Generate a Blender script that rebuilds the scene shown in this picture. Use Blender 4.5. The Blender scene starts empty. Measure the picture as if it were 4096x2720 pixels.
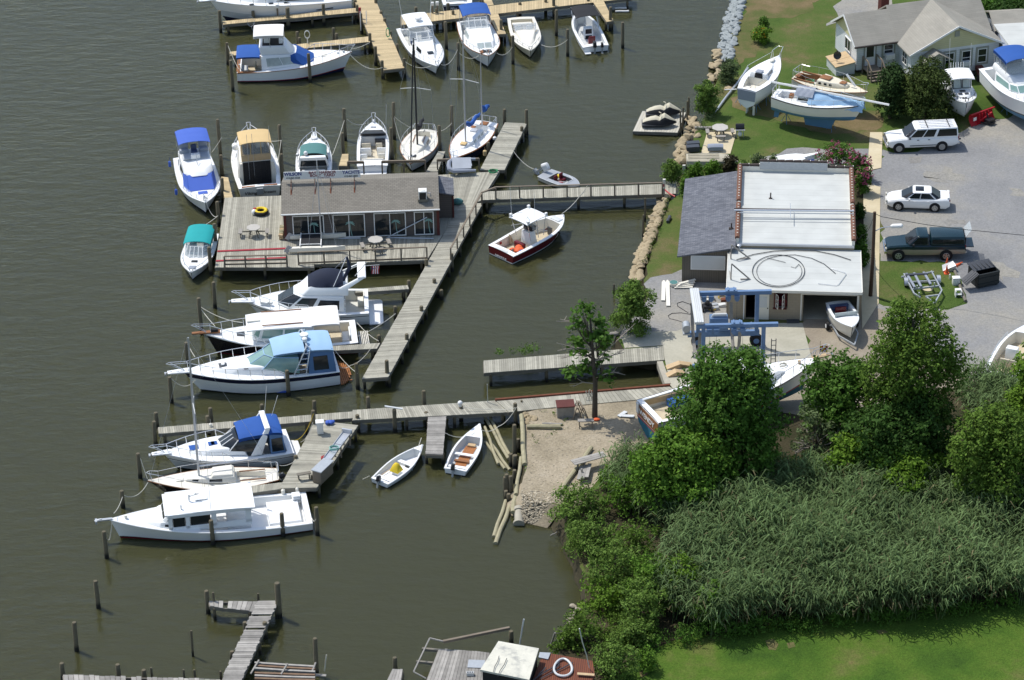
import bpy, bmesh, math, random
import numpy as np
from mathutils import Vector, Matrix
PI=math.pi; rnd=random.Random(7); NR=np.random.default_rng(11)
SC=bpy.context.scene; COL=SC.collection
# ---------------- camera ----------------
CF,CTH,CRO,CH=11500.0,math.radians(30),0.02,100.0      # focal length in photo pixels, pitch, roll, height (m)
_F=Vector((0,math.cos(CTH),-math.sin(CTH)));_R0=Vector((1,0,0));_U0=Vector((0,math.sin(CTH),math.cos(CTH)))
_R=_R0*math.cos(CRO)-_U0*math.sin(CRO);_U=_U0*math.cos(CRO)+_R0*math.sin(CRO);_C=Vector((0,0,CH))
cam=bpy.data.cameras.new('camera');co=bpy.data.objects.new('camera',cam);COL.objects.link(co)
cam.sensor_width=36;cam.lens=CF/4096*36;cam.clip_start=1;cam.clip_end=5000
co.matrix_world=Matrix(((_R.x,_U.x,-_F.x,_C.x),(_R.y,_U.y,-_F.y,_C.y),(_R.z,_U.z,-_F.z,_C.z),(0,0,0,1)))
SC.camera=co
# ---------------- light ----------------
SUN=Vector((-.45,.33,1.0)).normalized()                # towards the sun: high, from the left and behind the buildings
W=bpy.data.worlds.new('World');SC.world=W;W.use_nodes=True
nt=W.node_tree;bg=nt.nodes['Background'];sk=nt.nodes.new('ShaderNodeTexSky');sk.sky_type='NISHITA';sk.sun_disc=False
sk.sun_elevation=math.asin(SUN.z);sk.sun_rotation=math.atan2(SUN.x,SUN.y);sk.air_density=1.2;sk.dust_density=1.5
nt.links.new(sk.outputs[0],bg.inputs[0]);bg.inputs[1].default_value=0.148
sl=bpy.data.lights.new('sun','SUN');sl.energy=3.7;sl.angle=math.radians(.5);sl.color=(1,.965,.9)
so=bpy.data.objects.new('sun',sl);COL.objects.link(so);so.rotation_euler=SUN.to_track_quat('Z','Y').to_euler();so.location=(0,200,200)
SC.view_settings.view_transform='Standard';SC.view_settings.look='None';SC.view_settings.exposure=0.0;SC.view_settings.gamma=1
SC.cycles.max_bounces=6;SC.cycles.transparent_max_bounces=12
# ---------------- photo pixel -> place on a level of height z ----------------
VW=dict(A=(700,0,.44643),B=(1600,0,.46590),C=(2600,0,.35714),D=(3300,0,.35711),E=(640,450,.44643),F=(1100,450,.42095),H=(1900,650,.35072),I=(2600,500,.41456),J=(3350,450,.51026),K=(2600,950,.38119),L=(640,1000,.42355),M=(350,1550,.46590),N=(1200,1500,.47826),O=(2200,1250,.47826),Q=(100,2200,.55061),R=(1450,2400,.50826),S=(2100,1600,.71429),T=(2996,1300,.90535),W=(0,0,1.73486))
def g(v,x,y,z=0.0):
    ox,oy,k=VW[v];d=_F*CF+_R*(ox+x*k-2048)-_U*(oy+y*k-1360);return _C+d*((z-CH)/d.z)
def gl(v,pts,z=0.0): return [g(v,x,y,z) for x,y in pts]
def hgt(v,x,y0,y1,z0):                                  # height of an upright thing standing at level z0 between rows y0 (foot) and y1 (top)
    ox,oy,k=VW[v];p=g(v,x,y0,z0);q=p-_C;return (y0-y1)*k/(CF/q.dot(_F)*.875)
# ---------------- materials ----------------
_M={}
def mat(name,col=None,rough=.55,metal=0.,var=.08,vs=1.5,bump=0.,bs=30.,isl=0.,spec=.4,trans=0.,coat=0.,alpha=1.):
    if name in _M: return _M[name]
    m=bpy.data.materials.new(name);m.use_nodes=True;n=m.node_tree;b=n.nodes['Principled BSDF'];_M[name]=m
    b.inputs['Roughness'].default_value=rough;b.inputs['Metallic'].default_value=metal;b.inputs['Specular IOR Level'].default_value=spec
    b.inputs['Coat Weight'].default_value=coat;b.inputs['Alpha'].default_value=alpha
    tc=n.nodes.new('ShaderNodeTexCoord');hs=n.nodes.new('ShaderNodeHueSaturation');hs.inputs['Color'].default_value=(*col,1)
    nz=n.nodes.new('ShaderNodeTexNoise');nz.inputs['Scale'].default_value=vs;nz.inputs['Detail'].default_value=6
    n.links.new(tc.outputs['Object'],nz.inputs['Vector'])
    a=n.nodes.new('ShaderNodeMath');a.operation='MULTIPLY_ADD';a.inputs[1].default_value=2.6*var;a.inputs[2].default_value=1-1.3*var
    n.links.new(nz.outputs[0],a.inputs[0]);src=a.outputs[0]
    if isl:
        ge=n.nodes.new('ShaderNodeNewGeometry');c=n.nodes.new('ShaderNodeMath');c.operation='MULTIPLY_ADD';c.inputs[1].default_value=2*isl;c.inputs[2].default_value=1-isl
        n.links.new(ge.outputs['Random Per Island'],c.inputs[0]);d=n.nodes.new('ShaderNodeMath');d.operation='MULTIPLY'
        n.links.new(src,d.inputs[0]);n.links.new(c.outputs[0],d.inputs[1]);src=d.outputs[0]
    n.links.new(src,hs.inputs['Value']);n.links.new(hs.outputs[0],b.inputs['Base Color'])
    if bump:
        n2=n.nodes.new('ShaderNodeTexNoise');n2.inputs['Scale'].default_value=bs;n2.inputs['Detail'].default_value=4;n.links.new(tc.outputs['Object'],n2.inputs['Vector'])
        bp=n.nodes.new('ShaderNodeBump');bp.inputs['Strength'].default_value=bump;bp.inputs['Distance'].default_value=.05;n.links.new(n2.outputs[0],bp.inputs['Height']);n.links.new(bp.outputs[0],b.inputs['Normal'])
    if trans:
        tr=n.nodes.new('ShaderNodeBsdfTranslucent');n.links.new(hs.outputs[0],tr.inputs[0]);mx=n.nodes.new('ShaderNodeMixShader');mx.inputs[0].default_value=trans
        n.links.new(b.outputs[0],mx.inputs[1]);n.links.new(tr.outputs[0],mx.inputs[2]);n.links.new(mx.outputs[0],n.nodes['Material Output'].inputs[0])
    return m
def ramp_mat(name,stops,scale=.3,detail=8,rough=.9,fine=12.,fvar=.25,bump=.3,bs=8.,dist=0.,bdist=.05):
    """ground: a colour ramp over large noise, with a finer mottling"""
    m=bpy.data.materials.new(name);m.use_nodes=True;n=m.node_tree;b=n.nodes['Principled BSDF'];_M[name]=m;b.inputs['Roughness'].default_value=rough;b.inputs['Specular IOR Level'].default_value=.2
    tc=n.nodes.new('ShaderNodeTexCoord');nz=n.nodes.new('ShaderNodeTexNoise');nz.inputs['Scale'].default_value=scale;nz.inputs['Detail'].default_value=detail;nz.inputs['Roughness'].default_value=.62;nz.inputs['Distortion'].default_value=dist
    n.links.new(tc.outputs['Object'],nz.inputs['Vector']);cr=n.nodes.new('ShaderNodeValToRGB');e=cr.color_ramp.elements
    while len(e)<len(stops): e.new(.5)
    for i,(p,c) in enumerate(stops): e[i].position=p;e[i].color=(*c,1)
    n.links.new(nz.outputs[0],cr.inputs[0]);n2=n.nodes.new('ShaderNodeTexNoise');n2.inputs['Scale'].default_value=fine;n2.inputs['Detail'].default_value=5;n2.inputs['Roughness'].default_value=.7;n.links.new(tc.outputs['Object'],n2.inputs['Vector'])
    a=n.nodes.new('ShaderNodeMath');a.operation='MULTIPLY_ADD';a.inputs[1].default_value=4*fvar;a.inputs[2].default_value=1-2*fvar;n.links.new(n2.outputs[0],a.inputs[0])
    hs=n.nodes.new('ShaderNodeHueSaturation');n.links.new(cr.outputs[0],hs.inputs['Color']);n.links.new(a.outputs[0],hs.inputs['Value']);n.links.new(hs.outputs[0],b.inputs['Base Color'])
    n3=n.nodes.new('ShaderNodeTexNoise');n3.inputs['Scale'].default_value=bs;n3.inputs['Detail'].default_value=5;n.links.new(tc.outputs['Object'],n3.inputs['Vector'])
    bp=n.nodes.new('ShaderNodeBump');bp.inputs['Strength'].default_value=bump;bp.inputs['Distance'].default_value=bdist;n.links.new(n3.outputs[0],bp.inputs['Height']);n.links.new(bp.outputs[0],b.inputs['Normal'])
    return m
def brick_mat(name,c1,c2,mort,bw,bh,msize=.02,rough=.9,off=.5):
    m=mat(name,c1,rough,var=.15,vs=.7);n=m.node_tree;tc=n.nodes.new('ShaderNodeTexCoord');bt=n.nodes.new('ShaderNodeTexBrick');n.links.new(tc.outputs['UV'],bt.inputs['Vector']);bt.offset=off
    bt.inputs['Scale'].default_value=1;bt.inputs['Brick Width'].default_value=bw;bt.inputs['Row Height'].default_value=bh;bt.inputs['Mortar Size'].default_value=msize;bt.inputs['Mortar Smooth'].default_value=.2
    for k,c in (('Color1',c1),('Color2',c2),('Mortar',mort)): bt.inputs[k].default_value=(*c,1)
    hs=[x for x in n.nodes if x.type=='HUE_SAT'][0];n.links.new(bt.outputs[0],hs.inputs['Color']);return m
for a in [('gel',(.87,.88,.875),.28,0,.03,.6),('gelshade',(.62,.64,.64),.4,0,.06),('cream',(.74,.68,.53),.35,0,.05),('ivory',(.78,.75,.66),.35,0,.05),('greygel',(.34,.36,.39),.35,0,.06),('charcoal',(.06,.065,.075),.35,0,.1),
 ('navy',(.012,.016,.045),.25,0,.1),('darkhull',(.012,.010,.014),.25,0,.1),('maroon',(.13,.012,.018),.25,0,.1),('antifoul',(.035,.045,.075),.8,0,.2),('bluebottom',(.10,.22,.36),.85,0,.15),('tealbottom',(.02,.13,.19),.85,0,.15),('blackbottom',(.015,.015,.018),.8,0,.1),
 ('blue',(.018,.088,.34),.8,0,.08),('royal',(.06,.13,.50),.8,0,.06),('paleblue',(.32,.50,.70),.8,0,.05),('midblue',(.10,.19,.35),.8,0,.1),('teal',(.01,.32,.33),.8,0,.08),('greenteal',(.075,.20,.195),.8,0,.08),('tan',(.62,.45,.22),.8,0,.06),('navycanvas',(.012,.018,.04),.85,0,.1),('blackcanvas',(.018,.019,.022),.85,0,.15),('whitecanvas',(.80,.79,.76),.8,0,.05),('greycanvas',(.28,.31,.37),.8,0,.08),
 ('teak',(.26,.11,.04),.6,0,.2,4),('orangewood',(.36,.145,.05),.55,0,.2,4),('plywood',(.52,.38,.22),.7,0,.15,3),('ropewhite',(.62,.60,.52),.9,0,.1),('ropeyellow',(.5,.34,.03),.9,0,.1),('ropegreen',(.05,.3,.13),.9,0,.1),('hoseaqua',(.30,.55,.47),.8,0,.1),
 ('rail',(.75,.76,.77),.25,.6,.02),('alu',(.55,.57,.60),.4,.6,.06),('galv',(.42,.45,.48),.5,.4,.12,6),('rubber',(.012,.012,.013),.7,0,.1),('blackplastic',(.02,.021,.024),.35,0,.1),('red',(.38,.02,.025),.5,0,.1),('redboard',(.33,.025,.04),.7,0,.12),('yellow',(.75,.55,.03),.7,0,.08),('orange',(.75,.13,.04),.7,0,.1),('whiteplastic',(.78,.78,.75),.5,0,.05),('white',(.8,.8,.78),.5,0,.05),
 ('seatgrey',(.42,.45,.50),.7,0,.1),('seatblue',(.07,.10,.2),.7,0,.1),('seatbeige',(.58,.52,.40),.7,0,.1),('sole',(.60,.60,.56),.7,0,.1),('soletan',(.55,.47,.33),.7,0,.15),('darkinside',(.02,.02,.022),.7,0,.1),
 ('liftblue',(.13,.22,.38),.55,0,.14,2.5),('rust',(.15,.05,.026),.9,0,.35,2.5),('concretepipe',(.40,.37,.30),.9,0,.15,3),('brownpaint',(.11,.03,.025),.8,0,.2),('tilebrown',(.175,.082,.052),.75,0,.25,2.5),('trimdark',(.055,.04,.035),.7,0,.15),('trimgreen',(.32,.33,.28),.7,0,.1),('steelred',(.42,.01,.02),.4,0,.12)]:
    mat(*a)
mat('glass',(.015,.02,.024),.08,0,.2,2,spec=.6);mat('tealglass',(.22,.36,.33),.12,0,.2,2,spec=.8);mat('paleglass',(.42,.48,.47),.15,0,.25,3,spec=.8)
m=mat('vinyl',(.55,.6,.62),.08,0,.05,spec=.8,alpha=.38)
mat('palewood',(.50,.475,.40),.9,0,.12,2,.15,20,.15);mat('deckwood',(.35,.335,.275),.9,0,.20,2.2,.2,20,.24);mat('freshwood',(.52,.41,.24),.85,0,.12,2,.15,20,.16);mat('oldwood',(.30,.285,.26),.95,0,.3,2.5,.3,15,.3);mat('beamwood',(.18,.165,.135),.95,0,.25,2);mat('railwood',(.20,.165,.125),.9,0,.2,3)
mat('log',(.34,.31,.20),.9,0,.25,3,.3,10,.15);mat('greytimber',(.30,.28,.25),.9,0,.25,3,.2,12,.15)
# piling: brown above, wet and weed-dark towards the water (the post itself is wet there)
m=mat('pilewood',(.135,.115,.075),.9,0,.28,5,.3,14,.25);n=m.node_tree
ge=n.nodes.new('ShaderNodeNewGeometry');sx=n.nodes.new('ShaderNodeSeparateXYZ');n.links.new(ge.outputs['Position'],sx.inputs[0]);mr=n.nodes.new('ShaderNodeMapRange');mr.inputs[1].default_value=.25;mr.inputs[2].default_value=.5;n.links.new(sx.outputs[2],mr.inputs[0])
mc=n.nodes.new('ShaderNodeMixRGB');mc.inputs[1].default_value=(.018,.018,.014,1);hs=[x for x in n.nodes if x.type=='HUE_SAT'][0];b=n.nodes['Principled BSDF'];n.links.new(mr.outputs[0],mc.inputs[0]);n.links.new(hs.outputs[0],mc.inputs[2]);n.links.new(mc.outputs[0],b.inputs['Base Color'])
# ---------------- mesh builder ----------------
class MB:
    def __init__(s): s.v=[];s.f=[];s.m=[];s.uv=None
    def add(s,vs,fs,m=0):
        o=len(s.v);s.v+=[tuple(p) for p in vs];s.f+=[tuple(i+o for i in f) for f in fs];s.m+=[m]*len(fs);return s
    def box(s,c,d,rz=0.,m=0,ry=0.):
        ca,sa=math.cos(rz),math.sin(rz);cb,sb=math.cos(ry),math.sin(ry);vs=[]
        for z in (-.5,.5):
            for x,y in ((-.5,-.5),(.5,-.5),(.5,.5),(-.5,.5)):
                X,Y,Z=x*d[0],y*d[1],z*d[2];X,Z=X*cb+Z*sb,-X*sb+Z*cb;vs.append((c[0]+X*ca-Y*sa,c[1]+X*sa+Y*ca,c[2]+Z))
        return s.add(vs,[(3,2,1,0),(4,5,6,7),(0,1,5,4),(1,2,6,5),(2,3,7,6),(3,0,4,7)],m)
    def beam(s,a,b,w,h,m=0):                            # rectangular bar from a to b (centre line)
        a,b=Vector(a),Vector(b);t=(b-a).normalized();u=Vector((0,0,1)) if abs(t.z)<.95 else Vector((1,0,0));n=t.cross(u).normalized();q=n.cross(t);vs=[]
        for p in (a,b): vs+=[p+n*w/2*i+q*h/2*j for i,j in ((-1,-1),(1,-1),(1,1),(-1,1))]
        return s.add(vs,[(3,2,1,0),(4,5,6,7),(0,1,5,4),(1,2,6,5),(2,3,7,6),(3,0,4,7)],m)
    def tube(s,pts,r,n=6,m=0,caps=True):
        pts=[Vector(p) for p in pts];N=len(pts);R=r if isinstance(r,(list,tuple)) else [r]*N;t0=(pts[1]-pts[0]).normalized()
        u=t0.orthogonal().normalized();vs=[];fs=[]
        for i,p in enumerate(pts):
            t=(pts[min(i+1,N-1)]-pts[max(i-1,0)])
            t=t.normalized() if t.length>1e-9 else t0
            u=(u-t*u.dot(t));u=u.normalized() if u.length>1e-6 else t.orthogonal().normalized();w=t.cross(u)
            vs+=[p+(u*math.cos(2*PI*k/n)+w*math.sin(2*PI*k/n))*R[i] for k in range(n)]
        for i in range(N-1):
            for k in range(n): fs.append((i*n+k,i*n+(k+1)%n,(i+1)*n+(k+1)%n,(i+1)*n+k))
        if caps: fs.append(tuple(range(n-1,-1,-1)));fs.append(tuple((N-1)*n+k for k in range(n)))
        return s.add(vs,fs,m)
    def cyl(s,c,r,h,n=12,m=0,r2=None): return s.tube([c,(c[0],c[1],c[2]+h)],[r,r if r2 is None else r2],n,m)
    def prism(s,poly,z0,z1,m=0):
        n=len(poly);return s.frus([(p[0],p[1],z0) for p in poly],[(p[0],p[1],z1) for p in poly],m)
    def frus(s,bot,top,m=0,ms=None):
        n=len(bot);s.add(list(bot)+list(top),[tuple(range(n-1,-1,-1)),tuple(range(n,2*n))],m);o=len(s.v)-2*n
        s.f+=[(o+i,o+(i+1)%n,o+n+(i+1)%n,o+n+i) for i in range(n)];s.m+=[m if ms is None else ms]*n;return s
    def grid(s,fn,nu,nv,m=0):
        vs=[fn(i/nu,j/nv) for i in range(nu+1) for j in range(nv+1)];w=nv+1
        return s.add(vs,[(i*w+j,(i+1)*w+j,(i+1)*w+j+1,i*w+j+1) for i in range(nu) for j in range(nv)],m)
    def slab(s,fn,nu,nv,t,m=0):                         # a curved sheet with real thickness t (downwards)
        w=nv+1;N=(nu+1)*w;vs=[fn(i/nu,j/nv) for i in range(nu+1) for j in range(nv+1)];vs+=[(p[0],p[1],p[2]-t) for p in vs];fs=[]
        for i in range(nu):
            for j in range(nv):
                q=(i*w+j,(i+1)*w+j,(i+1)*w+j+1,i*w+j+1);fs.append(q);fs.append(tuple(N+k for k in q[::-1]))
        rim=[j for j in range(nv+1)]+[i*w+nv for i in range(1,nu+1)]+[nu*w+j for j in range(nv-1,-1,-1)]+[i*w for i in range(nu-1,0,-1)]
        for a,b in zip(rim,rim[1:]+rim[:1]): fs.append((a,b,b+N,a+N))
        return s.add(vs,fs,m)
    def ball(s,c,r,nu=10,nv=6,m=0):
        r=r if isinstance(r,(tuple,list)) else (r,r,r);vs=[(c[0],c[1],c[2]+r[2])];fs=[]
        for j in range(1,nv):
            a=PI*j/nv;vs+=[(c[0]+r[0]*math.sin(a)*math.cos(2*PI*i/nu),c[1]+r[1]*math.sin(a)*math.sin(2*PI*i/nu),c[2]+r[2]*math.cos(a)) for i in range(nu)]
        vs.append((c[0],c[1],c[2]-r[2]));e=len(vs)-1
        for i in range(nu):
            fs.append((0,1+i,1+(i+1)%nu));fs.append((e,e-nu+(i+1)%nu,e-nu+i))
            for j in range(nv-2): fs.append((1+j*nu+i,1+(j+1)*nu+i,1+(j+1)*nu+(i+1)%nu,1+j*nu+(i+1)%nu))
        return s.add(vs,fs,m)
    def build(s,name,mats,parent=None,bev=0.,fix=True,uv=None,ang=.6,loc=None,seg=2):
        me=bpy.data.meshes.new(name);me.from_pydata(s.v,[],s.f)
        for k in ([mats] if isinstance(mats,str) else mats): me.materials.append(_M[k])
        if max(s.m,default=0)>0: me.polygons.foreach_set('material_index',s.m)
        if fix or bev:
            bm=bmesh.new();bm.from_mesh(me)
            if bev:
                bmesh.ops.remove_doubles(bm,verts=bm.verts,dist=1e-4);es=[e for e in bm.edges if len(e.link_faces)==2 and e.calc_face_angle(0)>.45]
                bmesh.ops.bevel(bm,geom=es,offset=bev,segments=seg,profile=.5,affect='EDGES',clamp_overlap=True)
            bmesh.ops.recalc_face_normals(bm,faces=bm.faces);bm.to_mesh(me);bm.free()
        me.shade_smooth();me.set_sharp_from_angle(angle=ang)
        if uv:
            l=me.uv_layers.new(name='uv')
            for lp in me.loops: l.data[lp.index].uv=uv(me.vertices[lp.vertex_index].co)
        o=bpy.data.objects.new(name,me);COL.objects.link(o)
        if parent: o.parent=parent
        if loc: o.location=loc
        return o
def tag(o,label,cat,group=None,kind=None):
    if label: o['label']=label
    if cat: o['category']=cat
    if group: o['group']=group
    if kind: o['kind']=kind
    return o
def thing(name,label,cat,loc=(0,0,0),rz=0.,group=None):
    o=bpy.data.objects.new(name,None);COL.objects.link(o);o.location=loc;o.rotation_euler=(0,0,rz);o.empty_display_size=.3;return tag(o,label,cat,group)
def struct(name,mb,mats,**k): return tag(mb.build(name,mats,**k),None,None,kind='structure')
def dup(o,loc=None,rz=None,label=None,group=None,scale=None):
    c=o.copy();COL.objects.link(c)
    if loc is not None: c.location=loc
    if rz is not None: c.rotation_euler=(0,0,rz)
    if scale: c.scale=scale
    if label: c['label']=label
    if group: c['group']=group
    for ch in o.children:
        d=ch.copy();COL.objects.link(d);d.parent=c
        for e in ch.children: f=e.copy();COL.objects.link(f);f.parent=d
    return c
def text(body,size,material,parent,name,loc,rot,bold=0.,ext=.004,sx=1.,align='CENTER',shear=0.):
    cu=bpy.data.curves.new(name,'FONT');cu.body=body;cu.size=size;cu.align_x=align;cu.align_y='CENTER';cu.offset=bold;cu.extrude=ext;cu.shear=shear
    t=bpy.data.objects.new(name,cu);COL.objects.link(t);bpy.context.view_layer.update()
    me=bpy.data.meshes.new_from_object(t.evaluated_get(bpy.context.evaluated_depsgraph_get()));bpy.data.objects.remove(t);me.materials.clear();me.materials.append(_M[material])
    o=bpy.data.objects.new(name,me);COL.objects.link(o);o.parent=parent;o.location=loc;o.rotation_euler=rot;o.scale=(sx,1,1);return o
# ================= ground, water =================
LZ=1.0
def jag(pts,amp=.25,step=.8,close=True,seed=1):
    r=random.Random(seed);out=[];n=len(pts)
    for i in range(n if close else n-1):
        a,b=Vector(pts[i]),Vector(pts[(i+1)%n]);k=max(1,min(120,int((b-a).length/step)))
        for j in range(k):
            p=a.lerp(b,j/k)
            if j: p=p+Vector((r.uniform(-amp,amp),r.uniform(-amp,amp),0))
            out.append(p)
    return out
def sheet(name,pts,z,m,amp=.25,seed=1,step=.8):
    p=jag(pts,amp,step,seed=seed) if amp else pts
    mb=MB();mb.add([(q[0],q[1],z) for q in p],[tuple(range(len(p)))]);o=struct(name,mb,m,fix=False)
    if o.data.polygons[0].normal.z<0: o.data.flip_normals()
    return o
# water
m=bpy.data.materials.new('water');m.use_nodes=True;n=m.node_tree;b=n.nodes['Principled BSDF'];_M['water']=m
b.inputs['Base Color'].default_value=(.052,.053,.022,1);b.inputs['Roughness'].default_value=.09;b.inputs['IOR'].default_value=1.33;b.inputs['Subsurface Weight'].default_value=1.0;b.inputs['Subsurface Radius'].default_value=(1.2,1.2,.7);b.inputs['Subsurface Scale'].default_value=1.0
tc=n.nodes.new('ShaderNodeTexCoord')
def wn(scale,sx,sy,rz,det=2.):
    mp=n.nodes.new('ShaderNodeMapping');mp.inputs['Scale'].default_value=(sx,sy,1);mp.inputs['Rotation'].default_value=(0,0,rz);n.links.new(tc.outputs['Object'],mp.inputs[0])
    z=n.nodes.new('ShaderNodeTexNoise');z.inputs['Scale'].default_value=scale;z.inputs['Detail'].default_value=det;n.links.new(mp.outputs[0],z.inputs['Vector']);return z
w1=wn(1.1,.45,1.,.25,4);w2=wn(3.2,.5,1.,-.15,3);w3=wn(.08,1,1,0,2);w4=wn(9.,.6,1.,.5,2)
a1=n.nodes.new('ShaderNodeMath');a1.operation='MULTIPLY_ADD';a1.inputs[1].default_value=.35;n.links.new(w2.outputs[0],a1.inputs[0]);n.links.new(w1.outputs[0],a1.inputs[2]);a2=n.nodes.new('ShaderNodeMath');a2.operation='MULTIPLY_ADD';a2.inputs[1].default_value=.10;n.links.new(w4.outputs[0],a2.inputs[0]);n.links.new(a1.outputs[0],a2.inputs[2])
# open water on the left is ruffled more than the sheltered basin
sp=n.nodes.new('ShaderNodeSeparateXYZ');n.links.new(tc.outputs['Object'],sp.inputs[0]);mr=n.nodes.new('ShaderNodeMapRange');mr.inputs[1].default_value=-38;mr.inputs[2].default_value=0;mr.inputs[3].default_value=.34;mr.inputs[4].default_value=.13;n.links.new(sp.outputs[0],mr.inputs[0])
st=n.nodes.new('ShaderNodeMath');st.operation='MULTIPLY';n.links.new(mr.outputs[0],st.inputs[0]);r3=n.nodes.new('ShaderNodeMapRange');r3.inputs[1].default_value=.3;r3.inputs[2].default_value=.7;r3.inputs[3].default_value=.75;r3.inputs[4].default_value=1.2;n.links.new(w3.outputs[0],r3.inputs[0]);n.links.new(r3.outputs[0],st.inputs[1])
bp=n.nodes.new('ShaderNodeBump');bp.inputs['Distance'].default_value=.35;n.links.new(a2.outputs[0],bp.inputs['Height']);n.links.new(st.outputs[0],bp.inputs['Strength']);n.links.new(bp.outputs[0],b.inputs['Normal'])
mb=MB();mb.add([(-1500,-300,0),(1500,-300,0),(1500,3000,0),(-1500,3000,0)],[(0,1,2,3)]);struct('water',mb,'water',fix=False)
# land
SHORE=gl('W',[(1722,-60),(1712,0),(1702,60),(1693,110),(1680,140),(1662,165),(1645,215),(1632,255),(1605,300),(1594,345),(1590,385),(1584,440),(1560,452),(1543,466),(1530,500),(1517,545),(1498,600),(1484,645),(1490,690),(1445,750),(1420,775),(1440,806),(1530,822),(1547,889),(1470,905),(1270,935),(1215,950),(1214,1000),(1210,1060),(1207,1110),(1206,1138),(1240,1153),(1300,1168),(1322,1260),(1350,1330),(1352,1390),(1330,1430),(1325,1460),(1300,1490),(1285,1540),(1270,1600),(1255,1700)],LZ)
far=[Vector((60,20,LZ)),Vector((1500,20,LZ)),Vector((1500,2500,LZ)),Vector((SHORE[0].x+300,2500,LZ))]
sh=jag(SHORE,.18,.9,close=False,seed=3)+[SHORE[-1]]
ramp_mat('grass',[(.30,(.040,.078,.013)),(.46,(.068,.112,.021)),(.57,(.095,.118,.032)),(.67,(.15,.125,.058)),(.85,(.24,.18,.10))],.24,10,.95,8,.32,.7,12)
ramp_mat('lawn',[(.28,(.030,.068,.009)),(.42,(.052,.108,.012)),(.54,(.074,.13,.016)),(.64,(.105,.13,.03)),(.76,(.18,.135,.06))],.30,11,.95,8,.38,.8,12)
ramp_mat('gravel',[(.30,(.19,.192,.195)),(.48,(.25,.25,.248)),(.58,(.285,.275,.25)),(.70,(.34,.315,.265)),(.82,(.42,.39,.33))],.11,10,.95,6.5,.22,.7,9)
ramp_mat('dustgravel',[(.3,(.215,.21,.20)),(.5,(.27,.26,.235)),(.62,(.30,.285,.245)),(.8,(.37,.345,.29))],.2,10,.95,5.5,.3,.7,9)
ramp_mat('sand',[(.3,(.22,.185,.13)),(.48,(.30,.255,.18)),(.62,(.37,.315,.23)),(.8,(.42,.375,.30))],.38,10,.95,6,.3,.9,7)
ramp_mat('dirt',[(.3,(.23,.19,.145)),(.55,(.30,.26,.20)),(.75,(.36,.32,.26))],.3,9,.95,8,.15,.5,9)
ramp_mat('soil',[(.3,(.028,.030,.012)),(.6,(.06,.05,.028)),(.8,(.11,.085,.05))],.5,8,.95,6,.25,.6,6)
ramp_mat('bank',[(.3,(.035,.033,.018)),(.6,(.07,.06,.036)),(.8,(.10,.085,.055))],.8,8,.95,5,.25,.6,6)
ramp_mat('concrete',[(.3,(.35,.335,.265)),(.5,(.43,.41,.33)),(.7,(.49,.465,.38))],.28,8,.9,5,.09,.15,20,.6)
ramp_mat('walkconcrete',[(.3,(.50,.43,.28)),(.55,(.58,.50,.34)),(.75,(.62,.55,.40))],.5,6,.9,6,.06,.1,20)
mb=MB();top=[(p.x,p.y,LZ) for p in sh]+[tuple(p) for p in far];mb.add(top,[tuple(range(len(top)))])
k=len(sh);bank=[]
for i,p in enumerate(sh):
    t=(sh[min(i+1,k-1)]-sh[max(i-1,0)]).normalized();nn=Vector((t.y,-t.x,0))
    w=.5
    w+=1.5*max(0,1-((p-g('W',1235,1155,1)).length/4.2)**2)
    bank.append((p.x+nn.x*w,p.y+nn.y*w,-.5))
mb.add([tuple(p) for p in sh]+bank,[(i,i+1,k+i+1,k+i) for i in range(k-1)],1)
LAND=struct('ground',mb,['grass','bank','sand'],fix=False)
for p in LAND.data.polygons:
    if p.material_index==1 and (p.center-g('W',1245,1160,.5)).length<2.2: p.material_index=2
def gs(name,v,pts,dz,m,amp=.25,seed=1,step=.8): return sheet(name,gl(v,pts,LZ),LZ+dz,m,amp,seed,step)
ramp_mat('drygrass',[(.25,(.065,.10,.02)),(.42,(.10,.11,.035)),(.56,(.16,.125,.06)),(.75,(.23,.165,.095))],.35,9,.95,9,.22,.5,14)
gs('dry_grass','C',[(1070,-60),(2000,-60),(1700,160),(1450,200),(1250,260),(1180,420),(1230,520),(1180,640),(950,760),(930,640),(960,480),(990,250),(1030,60)],.006,'drygrass',.5,5)
gs('bare_earth','C',[(900,1100),(1100,1040),(1350,1080),(1480,1180),(1900,1220),(2560,1240),(2600,1420),(2300,1500),(1800,1470),(1480,1370),(1380,1330),(1120,1300),(920,1200)],.01,'drygrass',.4,6)
gs('gravel_lot','W',[(2036,345),(2090,352),(2190,318),(2225,300),(2361,250),(2700,200),(2800,900),(2361,900),(2200,890),(2050,830),(1980,800),(1945,760),(1988,690),(2100,715),(2185,715),(2230,700),(2215,640),(2190,605),(2030,602),(2028,480),(2000,440),(1945,412),(2030,388)],.012,'gravel',.45,7)
gs('gravel_yard','W',[(1930,-20),(2060,-40),(2060,30),(1960,60),(1935,45),(1905,60),(1930,30)],.012,'gravel',.5,8)
gs('gravel_patch','W',[(1770,360),(1850,340),(2004,343),(2004,392),(1960,400),(1700,420),(1715,395)],.012,'gravel',.4,9)
gs('gravel_shore','W',[(1484,655),(1500,640),(1570,622),(1690,632),(1690,765),(1560,772),(1430,782),(1445,750),(1492,692)],.012,'gravel',.4,10)
gs('dirt_lot','W',[(1826,690),(1995,690),(2050,720),(2100,800),(2230,870),(2330,900),(2300,960),(2100,1010),(1850,1000),(1750,960),(1700,900),(1880,858)],.016,'dirt',.4,11)
gs('concrete_apron','W',[(1432,775),(1470,766),(1560,764),(1600,748),(1850,745),(1880,860),(1760,910),(1560,905),(1546,890),(1532,826),(1528,797),(1440,803)],.03,'concrete',0)
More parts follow.
